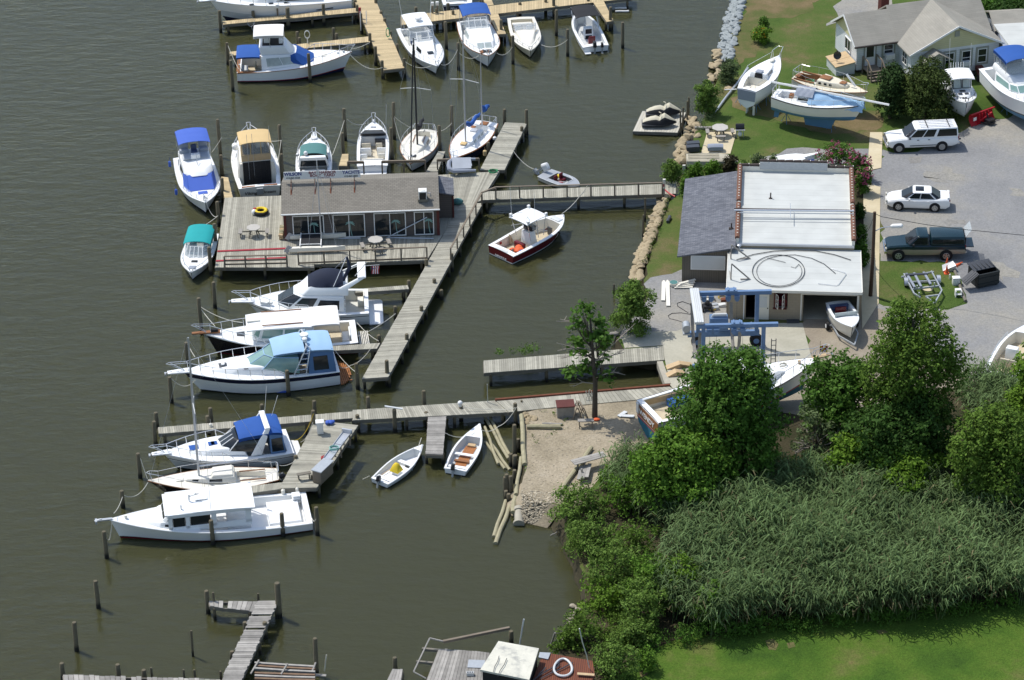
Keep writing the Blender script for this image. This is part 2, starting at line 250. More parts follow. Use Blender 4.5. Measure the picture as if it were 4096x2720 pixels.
for i,(a,b) in enumerate([((1606,805),(1876,838)),((1590,760),(1868,800))]): pass
gs('pavement','W',[(2006,306),(2035,306),(2032,388),(2008,393),(1975,390),(1996,375),(2002,360)],.05,'walkconcrete',0)
gs('pavement','W',[(1990,430),(1994,422),(2010,427),(2030,432),(2026,700),(1988,760),(1986,700),(1992,560)],.05,'walkconcrete',0)
gs('patio_slab','I',[(555,65),(842,50),(775,282),(490,282)],.05,'walkconcrete',0)
gs('beach','W',[(1215,950),(1300,935),(1480,915),(1560,905),(1700,960),(1640,1010),(1500,1060),(1400,1080),(1360,1130),(1320,1190),(1300,1168),(1240,1153),(1206,1138),(1212,1060)],.02,'sand',.2,12)
gs('marsh_soil','W',[(1335,1200),(1400,1080),(1520,1020),(1700,950),(1850,960),(2150,910),(2300,860),(2500,900),(2600,1380),(2361,1395),(1900,1440),(1600,1480),(1440,1540),(1420,1600),(1290,1600),(1310,1470),(1352,1395),(1350,1330)],.024,'soil',.5,13)
gs('lawn','W',[(1430,1580),(1490,1500),(1620,1465),(1900,1420),(2100,1412),(2361,1385),(2800,1330),(2800,1900),(1300,1900)],.034,'lawn',.35,14)
gs('grass_island','W',[(2030,604),(2190,608),(2212,640),(2222,695),(2180,712),(2100,712),(2028,690)],.02,'grass',.3,15)
for i,(v,pts) in enumerate([('S',[(1345,1350),(1390,1340),(1420,1370),(1405,1405),(1365,1400)]),('S',[(1465,1365),(1505,1358),(1515,1385),(1475,1395)]),('S',[(640,1525),(680,1510),(690,1540),(650,1560)]),('T',[(560,1352),(600,1348),(615,1362),(575,1368)])]): gs('worn_grass',v,pts,.045,'drygrass',.25,30+i,.5)
for i,(v,pts) in enumerate([('J',[(700,460),(900,440),(1000,490),(930,540),(760,545),(680,510)]),('J',[(860,835),(1000,845),(1010,880),(880,895)]),('J',[(1340,590),(1430,600),(1420,660),(1350,650)]),('J',[(560,350),(660,345),(650,395),(570,400)]),('J',[(1060,1150),(1300,1180),(1420,1300),(1300,1330),(1150,1200)])]): gs('worn_gravel',v,pts,.02,'dustgravel',.6,50+i,.5)
gs('planting_bed','I',[(1975,440),(2090,560),(2085,1000),(2100,1440),(2000,1440)],.02,'soil',.15,71)
# ================= docks and pilings =================
def dock(name,label,segs,posts=True,cat='dock'):
    """segs: (view,(a,b,c,d) pixel corners: left edge a->d, right edge b->c, planks run a->b, z, wood, plank width, jitter)"""
    p0=g(segs[0][0],*segs[0][1][0],0);t=thing(name,label,cat,(p0.x,p0.y,0));O=Vector((p0.x,p0.y,0))
    r=random.Random(len(label)+int(p0.x*10))
    for (v,c,z,wood,pw,jit) in segs:
        A,B,C,D=[x-O for x in gl(v,c,z)];L=max((D-A).length,(C-B).length);n=max(2,int(L/pw));d=MB();th=.045
        for i in range(n):
            if jit>.03 and r.random()<.03: continue
            u0,u1=(i+.04)/n,(i+.96)/n;e0,e1=r.uniform(-jit,jit),r.uniform(-jit,jit);dz=r.uniform(-.2,.2)*jit
            a,b,cc,dd=A.lerp(D,u0),B.lerp(C,u0),B.lerp(C,u1),A.lerp(D,u1);w=(b-a).normalized()
            q=[a-w*(.04+e0),b+w*(.04+e1),cc+w*(.04+e1),dd-w*(.04+e0)];up=Vector((0,0,dz))
            d.frus([x-Vector((0,0,th))+up for x in q],[x+up for x in q])
        d.build('decking',wood,t,fix=False)
        e=MB();dn=Vector((0,0,-.17))
        for a,b in ((A,D),(B,C)): e.beam(a+dn,b+dn,.07,.22)
        e.beam(A+dn,B+dn,.07,.2);e.beam(D+dn,C+dn,.07,.2)
        k=max(1,int(L/3.2))
        for i in range(k+1):
            u=(i+.12)/(k+.24);e.beam(A.lerp(D,u)+dn*1.8,B.lerp(C,u)+dn*1.8,.09,.2)
        e.build('joists','beamwood',t,fix=False)
        if posts:
            for i in range(k+1):
                u=(i+.12)/(k+.24)
                for a,b in ((A,D),(B,C)):
                    q=a.lerp(b,u);m_=MB();m_.cyl((q.x,q.y,-.6),.1,z+.45,8);m_.build('post','pilewood',t,fix=False)
    return t
FW,GW,OW='freshwood','deckwood','oldwood'
dock('timber_dock','pale new-planked T dock with finger piers along the top of the basin',[
 ('A',((1600,-20),(1785,-20),(2052,608),(1875,627)),1.0,FW,.15,.004),
 ('A',((425,192),(432,217),(1645,107),(1642,70)),1.004,FW,.15,.004),
 ('A',((490,466),(492,497),(1748,372),(1743,326)),1.004,FW,.15,.004),
 ('B',((8,140),(8,212),(1990,-20),(1990,-90)),1.004,FW,.15,.004),
 ('B',((690,-30),(770,-30),(800,40),(732,50)),1.008,FW,.15,.004),
 ('B',((770,125),(838,117),(905,288),(845,293)),1.008,FW,.15,.004),
 ('B',((1662,17),(1745,8),(1830,178),(1778,186)),1.008,FW,.15,.004)])
dock('timber_deck','wide weathered grey deck carrying the dockside office and picnic tables',[
 ('E',((580,765),(495,1385),(1380,1385),(1380,735)),1.0,GW,.145,.012),
 ('F',((372,640),(372,1438),(1450,1402),(1560,595)),1.0,GW,.145,.012),
 ('F',((1560,595),(1560,985),(1955,835),(2130,560)),1.004,GW,.145,.012),('F',((1535,940),(1440,1402),(1775,872),(1770,864)),.996,GW,.145,.012)])
dock('timber_dock','long grey diagonal walkway running from the deck down to a free end',[('W',((1063,470),(1112,468),(894,869),(836,873)),1.008,GW,.145,.012)])
dock('timber_dock','grey pier with tall end pilings beside the blue-covered sailboat',[('B',((690,1458),(893,1458),(1085,1058),(905,1050)),1.0,GW,.145,.012)])
dock('footbridge','grey planked footbridge with a railing from the deck to the shore',[('H',((60,335),(70,425),(2290,352),(2290,243)),1.05,GW,.145,.01)],cat='footbridge')
dock('finger_pier','narrow grey finger pier at the stern of the navy-topped flybridge cruiser',[('L',((1832,372),(1850,398),(2350,365),(2340,335)),1.0,GW,.145,.01)])
dock('finger_pier','narrow grey finger pier beside the swim platform of the trawler',[('L',((1560,915),(1565,950),(2050,928),(2078,880)),1.0,GW,.145,.01)])
dock('finger_pier','tan finger pier between the teal-canvas and the open-cockpit cruisers',[('F',((612,505),(692,505),(692,392),(642,394)),1.0,FW,.15,.008)])
dock('finger_pier','grey finger pier between the two sailboats behind the office',[('F',((1440,560),(1540,560),(1612,368),(1558,368)),1.0,GW,.15,.008)])
dock('finger_pier','tan finger pier between the blue-bimini flybridge boat and the tan-topped one',[('E',((582,765),(648,765),(606,580),(552,575)),1.0,FW,.15,.008)])
dock('timber_dock','long grey pier crossing below the cruisers to the beach',[
 ('M',((605,344),(612,394),(2330,255),(2330,203)),1.0,GW,.15,.012),('N',((440,295),(440,375),(1740,308),(1635,215)),1.0,GW,.15,.012)])
dock('timber_dock','lower grey pier along the travel lift slip with a rusty edge rail',[('N',((1640,215),(1745,308),(2300,247),(2300,152)),1.06,GW,.15,.01),('O',((0,690),(0,793),(1130,690),(1005,622)),1.07,GW,.3,.006)])
dock('timber_dock','upper grey pier along the travel lift slip',[('W',((1115,832),(1116,859),(1532,829),(1529,798)),1.07,GW,.15,.008)])
dock('finger_pier','short diagonal finger dock with the fish cleaning table',[('M',((1960,282),(2318,322),(1965,858),(1652,866)),1.02,GW,.15,.012)])
dock('finger_pier','narrow grey finger pier under the bow of the white workboat',[('M',((1380,850),(1385,905),(1668,866),(1710,812)),1.0,GW,.15,.01)])
dock('finger_pier','short grey pier between the two white skiffs',[('N',((1075,350),(1218,345),(1190,665),(1055,661)),1.0,OW,.13,.015)])
dock('finger_pier','old leaning L-shaped pier at the bottom edge of the photo',[('Q',((1692,368),(1836,366),(1560,960),(1425,960)),1.0,OW,.2,.05),('Q',((1335,372),(1342,404),(1662,442),(1690,374)),1.0,OW,.28,.05)])
dock('finger_pier','sagging old pier in the bottom left corner',[('Q',((275,908),(280,945),(1420,990),(1420,940)),1.0,OW,.3,.05)])
dock('float_dock','small plank float under two covered jet skis',[('C',((-87,1246),(-190,1466),(310,1482),(402,1262)),.35,'palewood',.21,.006)],posts=False)
dock('timber_deck','rotten grey work deck beside the rusty-roofed shed',[('R',((600,385),(500,640),(985,660),(1000,415)),1.1,OW,.2,.03),('R',((235,545),(190,640),(300,650),(315,548)),1.0,OW,.2,.04)])
# slip end beam
def post(v,x,yt,yb,phrase,r=.13,lean=0.,z0=0.):
    p=g(v,x,yb,z0);h=hgt(v,x,yb,yt,z0);m_=MB();k=random.Random(int(x*7+yt));ln=lean+k.uniform(-.02,.02);l2=k.uniform(-.02,.02)
    r=r*1.12;pts=[(0,0,-.8-z0),(ln*h*.4,l2*h*.4,h*.4),(ln*h,l2*h,h-.04),(ln*h,l2*h,h)];m_.tube(pts,[r*1.05,r,r*.95,r*.8],10)
    o=m_.build('piling','pilewood',None,fix=False,loc=(p.x,p.y,z0));tag(o,phrase,'piling','timber mooring pilings');return o
UP='beside the new-planked top dock'
for v,lst in {
'A':[(410,105,290,'dark piling at the far tip of the topmost finger pier'),(685,65,195,'piling behind the topmost finger pier left of its middle'),(705,105,240,'piling in front of the topmost finger pier left of its middle'),(1000,30,150,'yellow-banded piling behind the topmost finger pier'),(1017,80,255,'thick piling in front of the middle of the topmost finger pier'),(1308,0,120,'piling behind the right part of the topmost finger pier'),(1335,45,225,'piling in front of the right part of the topmost finger pier'),(1620,5,110,'piling at the upper left corner of the T dock junction'),(1640,52,195,'piling where the topmost finger pier meets the T dock'),(1805,0,120,'piling on the upper right edge of the T dock'),(1850,105,215,'piling on the T dock above its right branch'),(1885,170,285,'piling on the T dock below its right branch'),(1935,285,400,'piling with green hose on the T dock right edge'),(1995,400,520,'short piling on the T dock right edge near its end'),(2058,530,690,'piling at the right corner of the T dock end'),(1863,550,705,'rope-tied piling at the left corner of the T dock end'),(1800,425,585,'piling on the T dock left edge above its end'),(1750,305,460,'piling where the second finger pier joins the T dock'),(1730,255,345,'short piling on the T dock left edge beside the ladder hoops'),(1675,130,300,'piling beside the red post of the T dock'),(1428,255,390,'piling behind the second finger pier'),(1453,305,425,'piling in front of the second finger pier'),(1105,290,430,'piling behind the blue-covered sportfisher bow'),(1122,340,450,'piling touching the blue windscreen cover of the sportfisher'),(475,390,578,'rope-tied piling off the stern of the sportfisher'),(520,555,815,'tall piling at the near stern corner of the sportfisher'),(1213,490,735,'piling in front of the bow half of the sportfisher'),(410,1080,1410,'tall piling between the blue-bimini flybridge and tan-topped boats'),(425,1395,1600,'short piling beside the tan-topped boat finger pier'),(955,1130,1450,'tall piling between the tan-topped and teal-canvas boats'),(963,1385,1640,'short piling at the left end of the office sign'),(1527,980,1255,'tall piling off the bow of the teal-canvas cruiser'),(1512,1195,1430,'piling at the tip of the tan finger pier by the teal-canvas cruiser'),(1965,930,1245,'tall piling between the open-cockpit cruiser and black-mast sailboat'),(1945,1155,1450,'shorter piling right of the open-cockpit cruiser'),(2162,70,180,'piling behind the right branch left of the white hardtop cruiser'),(2200,135,230,'piling in front of the right branch left of the white hardtop cruiser')],
'B':[(138,65,165,'piling behind the right branch above the white hardtop cruiser'),(177,130,225,'piling in front of the right branch above the white hardtop cruiser'),(318,80,200,'white-capped piling on the right branch'),(415,35,140,'piling at the transom of the boat lettered Miss Bliss'),(460,95,215,'piling left of the blue-bimini cruiser stern'),(740,60,165,'piling behind the blue bimini top'),(710,0,110,'piling at the branch junction right of the lettered transom'),(1030,25,130,'piling on the right branch behind the cream cuddy boat'),(1323,0,140,'piling on the right branch left of the black-bimini boat'),(1250,0,110,'piling behind the right branch near the ladder'),(400,197,420,'mooring piling between the hardtop and blue-bimini cruisers'),(503,378,600,'rope-tied piling off the bow of the blue-bimini cruiser'),(872,178,345,'piling at the tip of the finger pier beside the cream cuddy boat'),(970,320,548,'rope-tied piling between the blue-bimini and cream boats'),(1343,97,305,'lone piling between the cream cuddy and black-bimini boats'),(1440,262,482,'rope-tied piling left of the black-bimini boat outboards'),(1805,70,262,'piling at the tip of the finger pier beside the black-bimini boat'),(1912,200,412,'lone red-topped piling right of the black-bimini boat'),(1615,0,100,'piling at the root of the rightmost finger pier'),(445,915,1165,'tall piling behind the navy sailboat bow'),(345,1085,1330,'piling at the tip of the finger pier between the sailboats'),(898,943,1080,'piling at the left end corner of the sailboat pier'),(1088,950,1155,'tall piling at the right end corner of the sailboat pier'),(1046,1090,1220,'piling on the right edge of the sailboat pier'),(977,1220,1315,'rope-tied piling low on the right edge of the sailboat pier'),(830,1105,1215,'short piling on the left edge of the sailboat pier'),(762,1225,1340,'short piling with fender on the left edge of the sailboat pier')],
'E':[(566,590,800,'square-cut piling at the back left corner of the big deck'),(530,800,1015,'piling on the left edge of the big deck, second from the back'),(503,1000,1215,'piling on the left edge of the big deck by the teal cruiser stern'),(460,1205,1450,'rope-wrapped piling beside the teal-canvas cruiser bow')],
'L':[(520,305,545,'rope-wrapped piling off the deck corner by the navy-topped cruiser'),(395,455,795,'greenish piling tied to the trawler bow'),(262,870,1075,'piling behind the bow rail of the light-blue-top cruiser'),(110,1195,1440,'piling off the bow of the light-blue-top cruiser'),(1217,1130,1372,'piling against the navy-striped hull of the light-blue-top cruiser'),(1870,1065,1310,'rope-tied piling at the left corner of the walkway end'),(2150,1040,1278,'piling at the right corner of the walkway end'),(2070,800,930,'short piling on the walkway left edge by the trawler stern'),(2335,790,960,'piling on the walkway right edge above its end'),(2225,530,660,'rope-tied piling on the walkway left edge'),(2352,285,440,'piling at the root of the finger pier behind the navy-topped cruiser')],
'W':[(1003,643,680,'piling on the walkway right edge, third from its free end'),(973,706,745,'piling on the walkway right edge above the second finger pier'),(1042,585,625,'piling on the walkway right edge left of the red boat'),(1018,668,690,'short piling low on the right side of the walkway'),(984,598,640,'piling at the deck front corner by the walkway'),(1416,655,680,'thin stub post in the water by the shore shrub')],
'M':[(600,210,350,'tall piling behind the left tip of the long lower pier'),(585,285,500,'piling in front of the left tip of the long lower pier'),(1068,170,330,'piling behind the long lower pier left of the blue-canvas cruiser'),(1045,240,400,'fender-hung piling in front of the long lower pier'),(1505,140,260,'piling behind the blue-canvas cruiser top'),(1955,110,260,'tall forked piling behind the white dock box'),(1950,190,420,'rope-draped piling left of the white dock box'),(1940,415,500,'white-sleeved piling on the diagonal finger dock'),(455,560,775,'piling off the bow of the dark-hulled sloop'),(305,880,1030,'piling behind the bow of the white workboat'),(167,1222,1462,'piling off the bow of the white workboat'),(1247,490,655,'piling against the side of the blue-canvas cruiser'),(942,570,690,'thin piling beside the sloop mast'),(1795,580,720,'piling on the left edge of the diagonal finger dock'),(1943,750,900,'piling beside the grey dock locker'),(1080,1130,1345,'piling against the middle of the white workboat'),(1680,1070,1272,'dark piling against the stern half of the white workboat'),(1975,1015,1265,'rope-wrapped piling off the workboat stern'),(2325,230,370,'piling where the diagonal finger dock meets the long lower pier')],
'N':[(578,180,350,'piling with a rope at its foot behind the long lower pier'),(1043,125,315,'tall dark piling behind the long lower pier'),(795,282,475,'piling with a white crossboard in front of the long lower pier'),(1348,255,385,'piling under a round white lamp on the long lower pier'),(1289,325,410,'thin post in front of the long lower pier'),(1805,230,420,'greenish piling where the pier meets the log wall'),(1855,210,340,'thin post where the pier meets the beach'),(1060,305,420,'short piling at the root of the skiff pier'),(1797,405,680,'dark split piling in the log retaining wall'),(1725,965,1050,'short cut log post at the lower wall, left one'),(1748,990,1070,'short cut log post at the lower wall, right one'),(1735,825,1000,'rope-hung dark log post in the wall'),(1765,840,1010,'dark log post in the wall beside the rope-hung one'),(1795,790,900,'tan-topped log post in the middle of the wall'),(1765,655,760,'tan-topped log post at the raft bundle'),(1800,665,780,'thick tan-topped log post at the raft bundle'),(1828,530,640,'short log post behind the dark split piling'),(1720,845,1000,'greenish log post leftmost in the wall')],
'Q':[(535,210,420,'lone piling standing in open water right of the corner'),(375,510,732,'lone piling standing in open water nearer the corner'),(1220,570,770,'thin broken piling alone left of the L-shaped pier'),(1332,285,460,'greenish post at the left tip of the L-shaped pier'),(1380,297,470,'grey post beside the left tip of the L-shaped pier'),(1697,310,400,'grey post at the inner corner of the L-shaped pier'),(1848,222,488,'thick dark piling at the outer corner of the L-shaped pier'),(1603,515,620,'short post on the left edge of the L-shaped pier'),(1748,515,640,'short post on the right edge of the L-shaped pier'),(2118,620,905,'tall leaning piling by the collapsed planks'),(278,810,940,'post at the left tip of the sagging corner pier'),(685,820,945,'post behind the sagging corner pier left of its middle'),(872,862,960,'post in front of the sagging corner pier near its middle'),(927,845,950,'grey post behind the sagging corner pier near its middle'),(1160,862,960,'grey post behind the right part of the sagging corner pier'),(1240,862,965,'grey post near the right end of the sagging corner pier'),(1425,875,960,'thin white-topped post left of the L-shaped pier root'),(1507,730,800,'short post with cord on the left edge of the L-shaped pier'),(1650,755,820,'short post with cord on the right edge of the L-shaped pier')],
'R':[(258,440,570,'round piling by the stub of the rotten work deck'),(1170,235,345,'dark square piling behind the pale shed roof')],
'C':[(432,1100,1350,'thin tall post at the shore behind the jet ski float'),(415,1140,1390,'thin post beside the tall one behind the jet ski float'),(362,1210,1500,'thin post at the front corner of the jet ski float'),(340,1255,1530,'thin post touching the front corner of the jet ski float')],
'H':[(1940,410,670,'thin white-tipped post by the rock wall, farther one'),(1915,600,860,'thin white-tipped post by the rock wall, nearer one')]}.items():
    for e in lst:
        thin='thin' in e[3] or 'grey post' in e[3];post(v,e[0],e[1],e[2],e[3],r=.065 if thin else (.16 if 'thick' in e[3] else .125))
# ================= buildings =================
brick_mat('shingle',(.245,.225,.19),(.20,.185,.155),(.115,.105,.09),.30,.155,.012)
brick_mat('darkshingle',(.10,.107,.128),(.178,.187,.212),(.075,.08,.095),.34,.17,.012)
brick_mat('houseshingle',(.335,.315,.27),(.30,.285,.245),(.24,.225,.195),.9,.16,.006)
brick_mat('membrane',(.54,.555,.53),(.515,.53,.505),(.40,.41,.39),60.,.92,.018,.7)
brick_mat('tanblock',(.36,.305,.225),(.34,.29,.215),(.28,.24,.18),.4,.2,.008)
brick_mat('siding',(.72,.74,.74),(.70,.72,.73),(.52,.55,.57),90.,.17,.012,.6,0)
brick_mat('yellowsiding',(.62,.585,.34),(.60,.565,.33),(.48,.455,.28),90.,.17,.010,.6,0)
brick_mat('brownsiding',(.125,.105,.095),(.11,.095,.085),(.07,.06,.055),90.,.17,.010,.8,0)
brick_mat('vertsiding',(.16,.14,.115),(.145,.13,.105),(.09,.08,.065),90.,.16,.012,.85,0)
brick_mat('rustroof',(.20,.062,.027),(.15,.045,.022),(.075,.024,.015),90.,.12,.02,.8,0)
brick_mat('palefloor',(.52,.50,.42),(.50,.49,.41),(.36,.35,.30),3.,1.5,.01)
ramp_mat('patchroof',[(.32,(.34,.34,.32)),(.45,(.60,.585,.50)),(.6,(.68,.66,.56)),(.8,(.74,.72,.62))],.9,6,.7,6,.08,.1,8)
UVW=lambda c:(c.x+c.y,c.z);UVR=lambda c:(c.x,c.y*1.08);UVS=lambda c:(c.y,c.x);UVV=lambda c:(c.z,c.x+c.y)
def wall(mb,a,b,z0,z1,t,ops=()):
    """straight wall from a to b (xy) with real openings (s0,s1,za,zb)"""
    a,b=Vector(a),Vector(b);d=(b-a);L=d.length;d/=L;rz=math.atan2(d.y,d.x)
    def bx(s0,s1,za,zb):
        if s1-s0>1e-3 and zb-za>1e-3: c=a+d*((s0+s1)/2);mb.box((c.x,c.y,(za+zb)/2),(s1-s0,t,zb-za),rz)
    s=0
    for (s0,s1,za,zb) in sorted(ops): bx(s,s0,z0,z1);bx(s0,s1,z0,za);bx(s0,s1,zb,z1);s=s1
    bx(s,L,z0,z1)
def window(par,c,w,h,rz=0.,fm='white',pm='glass',nx=1,ny=2,fw=.07,trim=None,name='window',pname='pane'):
    """c = centre on the wall's outer face; the window faces local -y"""
    ca,sa=math.cos(rz),math.sin(rz);T=lambda x,y,z:(c[0]+x*ca-y*sa,c[1]+x*sa+y*ca,c[2]+z)
    m_=MB()
    for s in (-1,1): m_.box(T(s*(w/2-fw/2),-.03,0),(fw,.09,h),rz);m_.box(T(0,-.031,s*(h/2-fw/2)),(w-2*fw,.09,fw),rz)
    for i in range(1,nx): m_.box(T(-w/2+w*i/nx,-.028,0),(fw*.8,.08,h-2*fw),rz)
    for j in range(1,ny): m_.box(T(0,-.026,-h/2+h*j/ny),(w-2*fw,.07,fw*.7),rz)
    o=m_.build(name,fm,par);p=MB();p.box(T(0,-.012,0),(w-2*fw+.01,.03,h-2*fw+.01),rz);p.build(pname,pm,o)
    if trim:
        q=MB();k=.16
        for s in (-1,1): q.box(T(s*(w/2+k/2),-.02,0),(k,.05,h+2*k),rz);q.box(T(0,-.021,s*(h/2+k/2)),(w,.05,k),rz)
        q.build('trim',trim,o)
    return o
def gable(mb,x0,x1,y0,y1,ze,zr,t=.12,axis='x'):
    """two roof slopes, ridge along axis"""
    if axis=='x':
        ym=(y0+y1)/2
        for ya,yb in ((y0,ym),(y1,ym)): mb.frus([(x0,ya,ze-t),(x1,ya,ze-t),(x1,yb,zr-t),(x0,yb,zr-t)],[(x0,ya,ze),(x1,ya,ze),(x1,yb,zr),(x0,yb,zr)])
    else:
        xm=(x0+x1)/2
        for xa,xb in ((x0,xm),(x1,xm)): mb.frus([(xa,y0,ze-t),(xa,y1,ze-t),(xb,y1,zr-t),(xb,y0,zr-t)],[(xa,y0,ze),(xa,y1,ze),(xb,y1,zr),(xb,y0,zr)])
# ---- dockside office ----
a=g('F',105,1215,1.0);b=g('F',1555,1165,1.0);LH=(b-a).length
T_=thing('dock_office','long low brown office with a shingled gable roof on the grey dock deck','building',a,math.atan2((b-a).y,(b-a).x))
OFF=T_;DH=5.5;WZ=2.28
m_=MB();ops=[(.55,2.85,.1,2.02),(3.5,5.85,.1,2.02),(6.5,8.85,.1,2.02),(9.45,10.9,.1,2.02)]
wall(m_,(0,.08),(LH,.08),0,WZ,.16,ops);wall(m_,(0,.16),(0,DH),0,WZ,.16);wall(m_,(LH,.16),(LH,DH),0,WZ,.16);wall(m_,(0,DH),(LH,DH),0,WZ,.16)
for x in (0.001,LH-.001): m_.frus([(x-.08,.1,WZ),(x-.08,DH,WZ),(x-.08,DH/2,WZ+.98)],[(x+.08,.1,WZ),(x+.08,DH,WZ),(x+.08,DH/2,WZ+.98)])
m_.build('wall','brownsiding',T_,uv=UVW)
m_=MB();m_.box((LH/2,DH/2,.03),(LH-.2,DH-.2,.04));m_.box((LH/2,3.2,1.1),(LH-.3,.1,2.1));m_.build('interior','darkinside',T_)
m_=MB()
for x,y,w,h in ((1.2,1.4,1.3,.8),(4.6,1.5,1.8,.7),(7.4,1.3,1.2,.75),(10.2,1.6,.7,.9)): m_.box((x,y,h/2+.05),(w,.6,h))
m_.build('furniture','plywood',T_)
m_=MB();gable(m_,-.22,LH+.12,-.28,DH+.25,WZ+.02,WZ+1.13);m_.build('roof','shingle',T_,uv=UVR)
m_=MB();m_.tube([(-.25,-.33,WZ+.0),(LH+.15,-.33,WZ+.0)],.06,6);m_.build('gutter','white',T_)
m_=MB()
for x in (.0,LH): m_.box((x,-.012,WZ/2),(.2,.06,WZ));m_.box((x,.0,WZ/2),(.19,.1,WZ))
m_.build('corner_board','brownpaint',T_)
def palm(par,x,z,h):
    m_=MB();m_.tube([(x+.12,.0,z),(x+.03,0,z+h*.3),(x,0,z+h*.62)],[.035,.03,.02],5)
    for k in range(7):
        an=PI*(k-.5)/5.5;pts=[(x,.0,z+h*.62)]
        for s in (.35,.7,1): pts.append((x+math.cos(an)*.36*s,0,z+h*.62+math.sin(an)*.3*s-.16*s*s))
        m_.tube(pts,[.03,.055,.05,.01],4)
    for i,v in enumerate(m_.v): m_.v[i]=(v[0],v[1]*.1-.04,v[2])
    m_.build('palm_decal','tealdecal',par)
mat('tealdecal',(.20,.36,.33),.5,0,.15)
for (s0,s1,za,zb),px in zip(ops,(2.1,4.75,8.1,10.5)):
    w=window(T_,((s0+s1)/2,.0,(za+zb)/2),s1-s0,zb-za,0,'white','glass',2,1,.07,name='patio_door')
    palm(T_,px,.2,1.75)
m_=MB()
for x in (1.75,4.6): m_.ball((x,-.12,2.13),.07)
m_.build('door_light','ivory',T_)
# annex on the right end
m_=MB();wall(m_,(LH+.1,2.75),(LH+1.1,2.75),0,1.95,.1);wall(m_,(LH+1.1,2.7),(LH+1.1,5.2),0,1.9,.1);wall(m_,(LH+.1,5.2),(LH+1.1,5.2),0,1.95,.1);m_.build('annex_wall','brownsiding',T_,uv=UVW)
m_=MB();m_.frus([(LH+.13,2.55,2.12),(LH+1.25,2.55,1.88),(LH+1.25,5.3,1.88),(LH+.13,5.3,2.12)],[(LH+.13,2.55,2.22),(LH+1.25,2.55,1.98),(LH+1.25,5.3,1.98),(LH+.13,5.3,2.22)]);m_.build('annex_roof','darkshingle',T_,uv=UVR)
m_=MB();m_.box((LH+1.16,2.72,.95),(.12,.1,1.9));m_.build('corner_board','brownpaint',T_)
# rooftop sign
S_=thing('rooftop_sign','long white sign board with blue and red lettering on the office roof ridge','sign',T_.matrix_world@Vector((0,0,0)))
S_.location=a+Vector((0,0,0));S_.rotation_euler=T_.rotation_euler;sy=DH/2-.12;sz=WZ+1.13
sx0,sx1=-.02,5.62;m_=MB();m_.box(((sx0+sx1)/2,sy,sz+.56),(sx1-sx0,.04,.62));m_.build('sign_board','white',S_)
m_=MB()
for x in (.5,2.25,3.4,5.15):
    m_.beam((x,sy+.05,sz-.05),(x,sy+.05,sz+.8),.05,.05);m_.beam((x,sy+.04,sz+.3),(x-.0,sy-1.0,sz-.40),.045,.045);m_.beam((x,sy-.72,sz-.24),(x,sy-1.12,sz-.46),.1,.015)
m_.build('support','rust',S_)
fr=(PI/2,0,0);yy=sy-.024
mat('signblue',(.015,.03,.22),.6);mat('signred',(.20,.012,.025),.6);mat('signblack',(.02,.02,.025),.6)
text('WILSON',.36,'signblue',S_,'lettering',(.66,yy,sz+.68),fr,.012,sx=.93);text('410-867-4328',.2,'signblack',S_,'lettering',(.66,yy,sz+.37),fr,.004,sx=.9)
text('BAY  HARBOR',.3,'signred',S_,'lettering',(2.82,yy,sz+.75),fr,.008,sx=1.05);text('BOAT  YARD',.3,'signred',S_,'lettering',(2.82,yy,sz+.51),fr,.008,sx=1.05);text('410-867-2392',.15,'signred',S_,'lettering',(2.9,yy,sz+.325),fr,0,sx=1.05)
text('YACHTS',.36,'signblue',S_,'lettering',(4.93,yy,sz+.68),fr,.012,sx=.93);text('410-867-4882',.2,'signblack',S_,'lettering',(4.93,yy,sz+.37),fr,.004,sx=.9)
# air conditioner on the office roof
def onroof(x,y): return WZ+.02+1.11*(y+.28)/(DH/2+.27)
U_=thing('air_conditioner','white air conditioning unit on a small stand on the office roof','air conditioner',OFF.matrix_basis@Vector((10.15,.62,onroof(10.15,.62))),OFF.rotation_euler.z)
m_=MB();m_.box((0,0,.08),(.72,.55,.2));m_.build('stand','beamwood',U_)
m_=MB();m_.box((0,0,.46),(.55,.55,.55));m_.build('grille','blackplastic',U_)
m_=MB();m_.box((0,0,.78),(.6,.6,.1));m_.cyl((0,0,.83),.2,.03,12)
for x in (-.27,.27):
    for y in (-.27,.27): m_.box((x,y,.46),(.05,.05,.56))
m_.build('casing','white',U_,bev=.015)
m_=MB();m_.tube([(.36,.1,.5),(.55,.1,.5),(.6,.1,.2)],.04);m_.build('pipe','alu',U_)
# ---- boat shop ----
o=g('K',805,535,3.5);T_=thing('boat_shop','boat repair shop with a flat white roof, brown tile copings and an open garage','building',(o.x,o.y,LZ),math.radians(-5.5));SHOP=T_
SW=lambda x,y,z=0.:SHOP.matrix_basis@Vector((x,y,z))
bpy.context.view_layer.update()
m_=MB();wall(m_,(.1,.33),(9.2,.33),0,2.38,.2,[(1.25,1.98,0.02,2.02),(3.28,4.12,.95,2.2),(5.2,9.0,.02,2.08)]);wall(m_,(.1,.43),(.1,5.95),0,2.38,.2);wall(m_,(9.2,.43),(9.2,5.95),0,2.38,.2);wall(m_,(5.1,.45),(5.1,5.9),0,2.38,.15);wall(m_,(.2,5.9),(9.1,5.9),0,2.38,.15)
m_.build('wall','tanblock',T_,uv=UVW)
m_=MB();m_.box((4.65,3.0,2.44),(9.3,6.15,.12));m_.build('front_roof','membrane',T_,uv=UVR)
m_=MB();m_.box((4.65,-.09,2.42),(9.32,.05,.2));m_.box((9.32,3,2.42),(.05,6.1,.2));m_.box((-.02,3,2.42),(.05,6.1,.2));m_.build('fascia','ivory',T_)
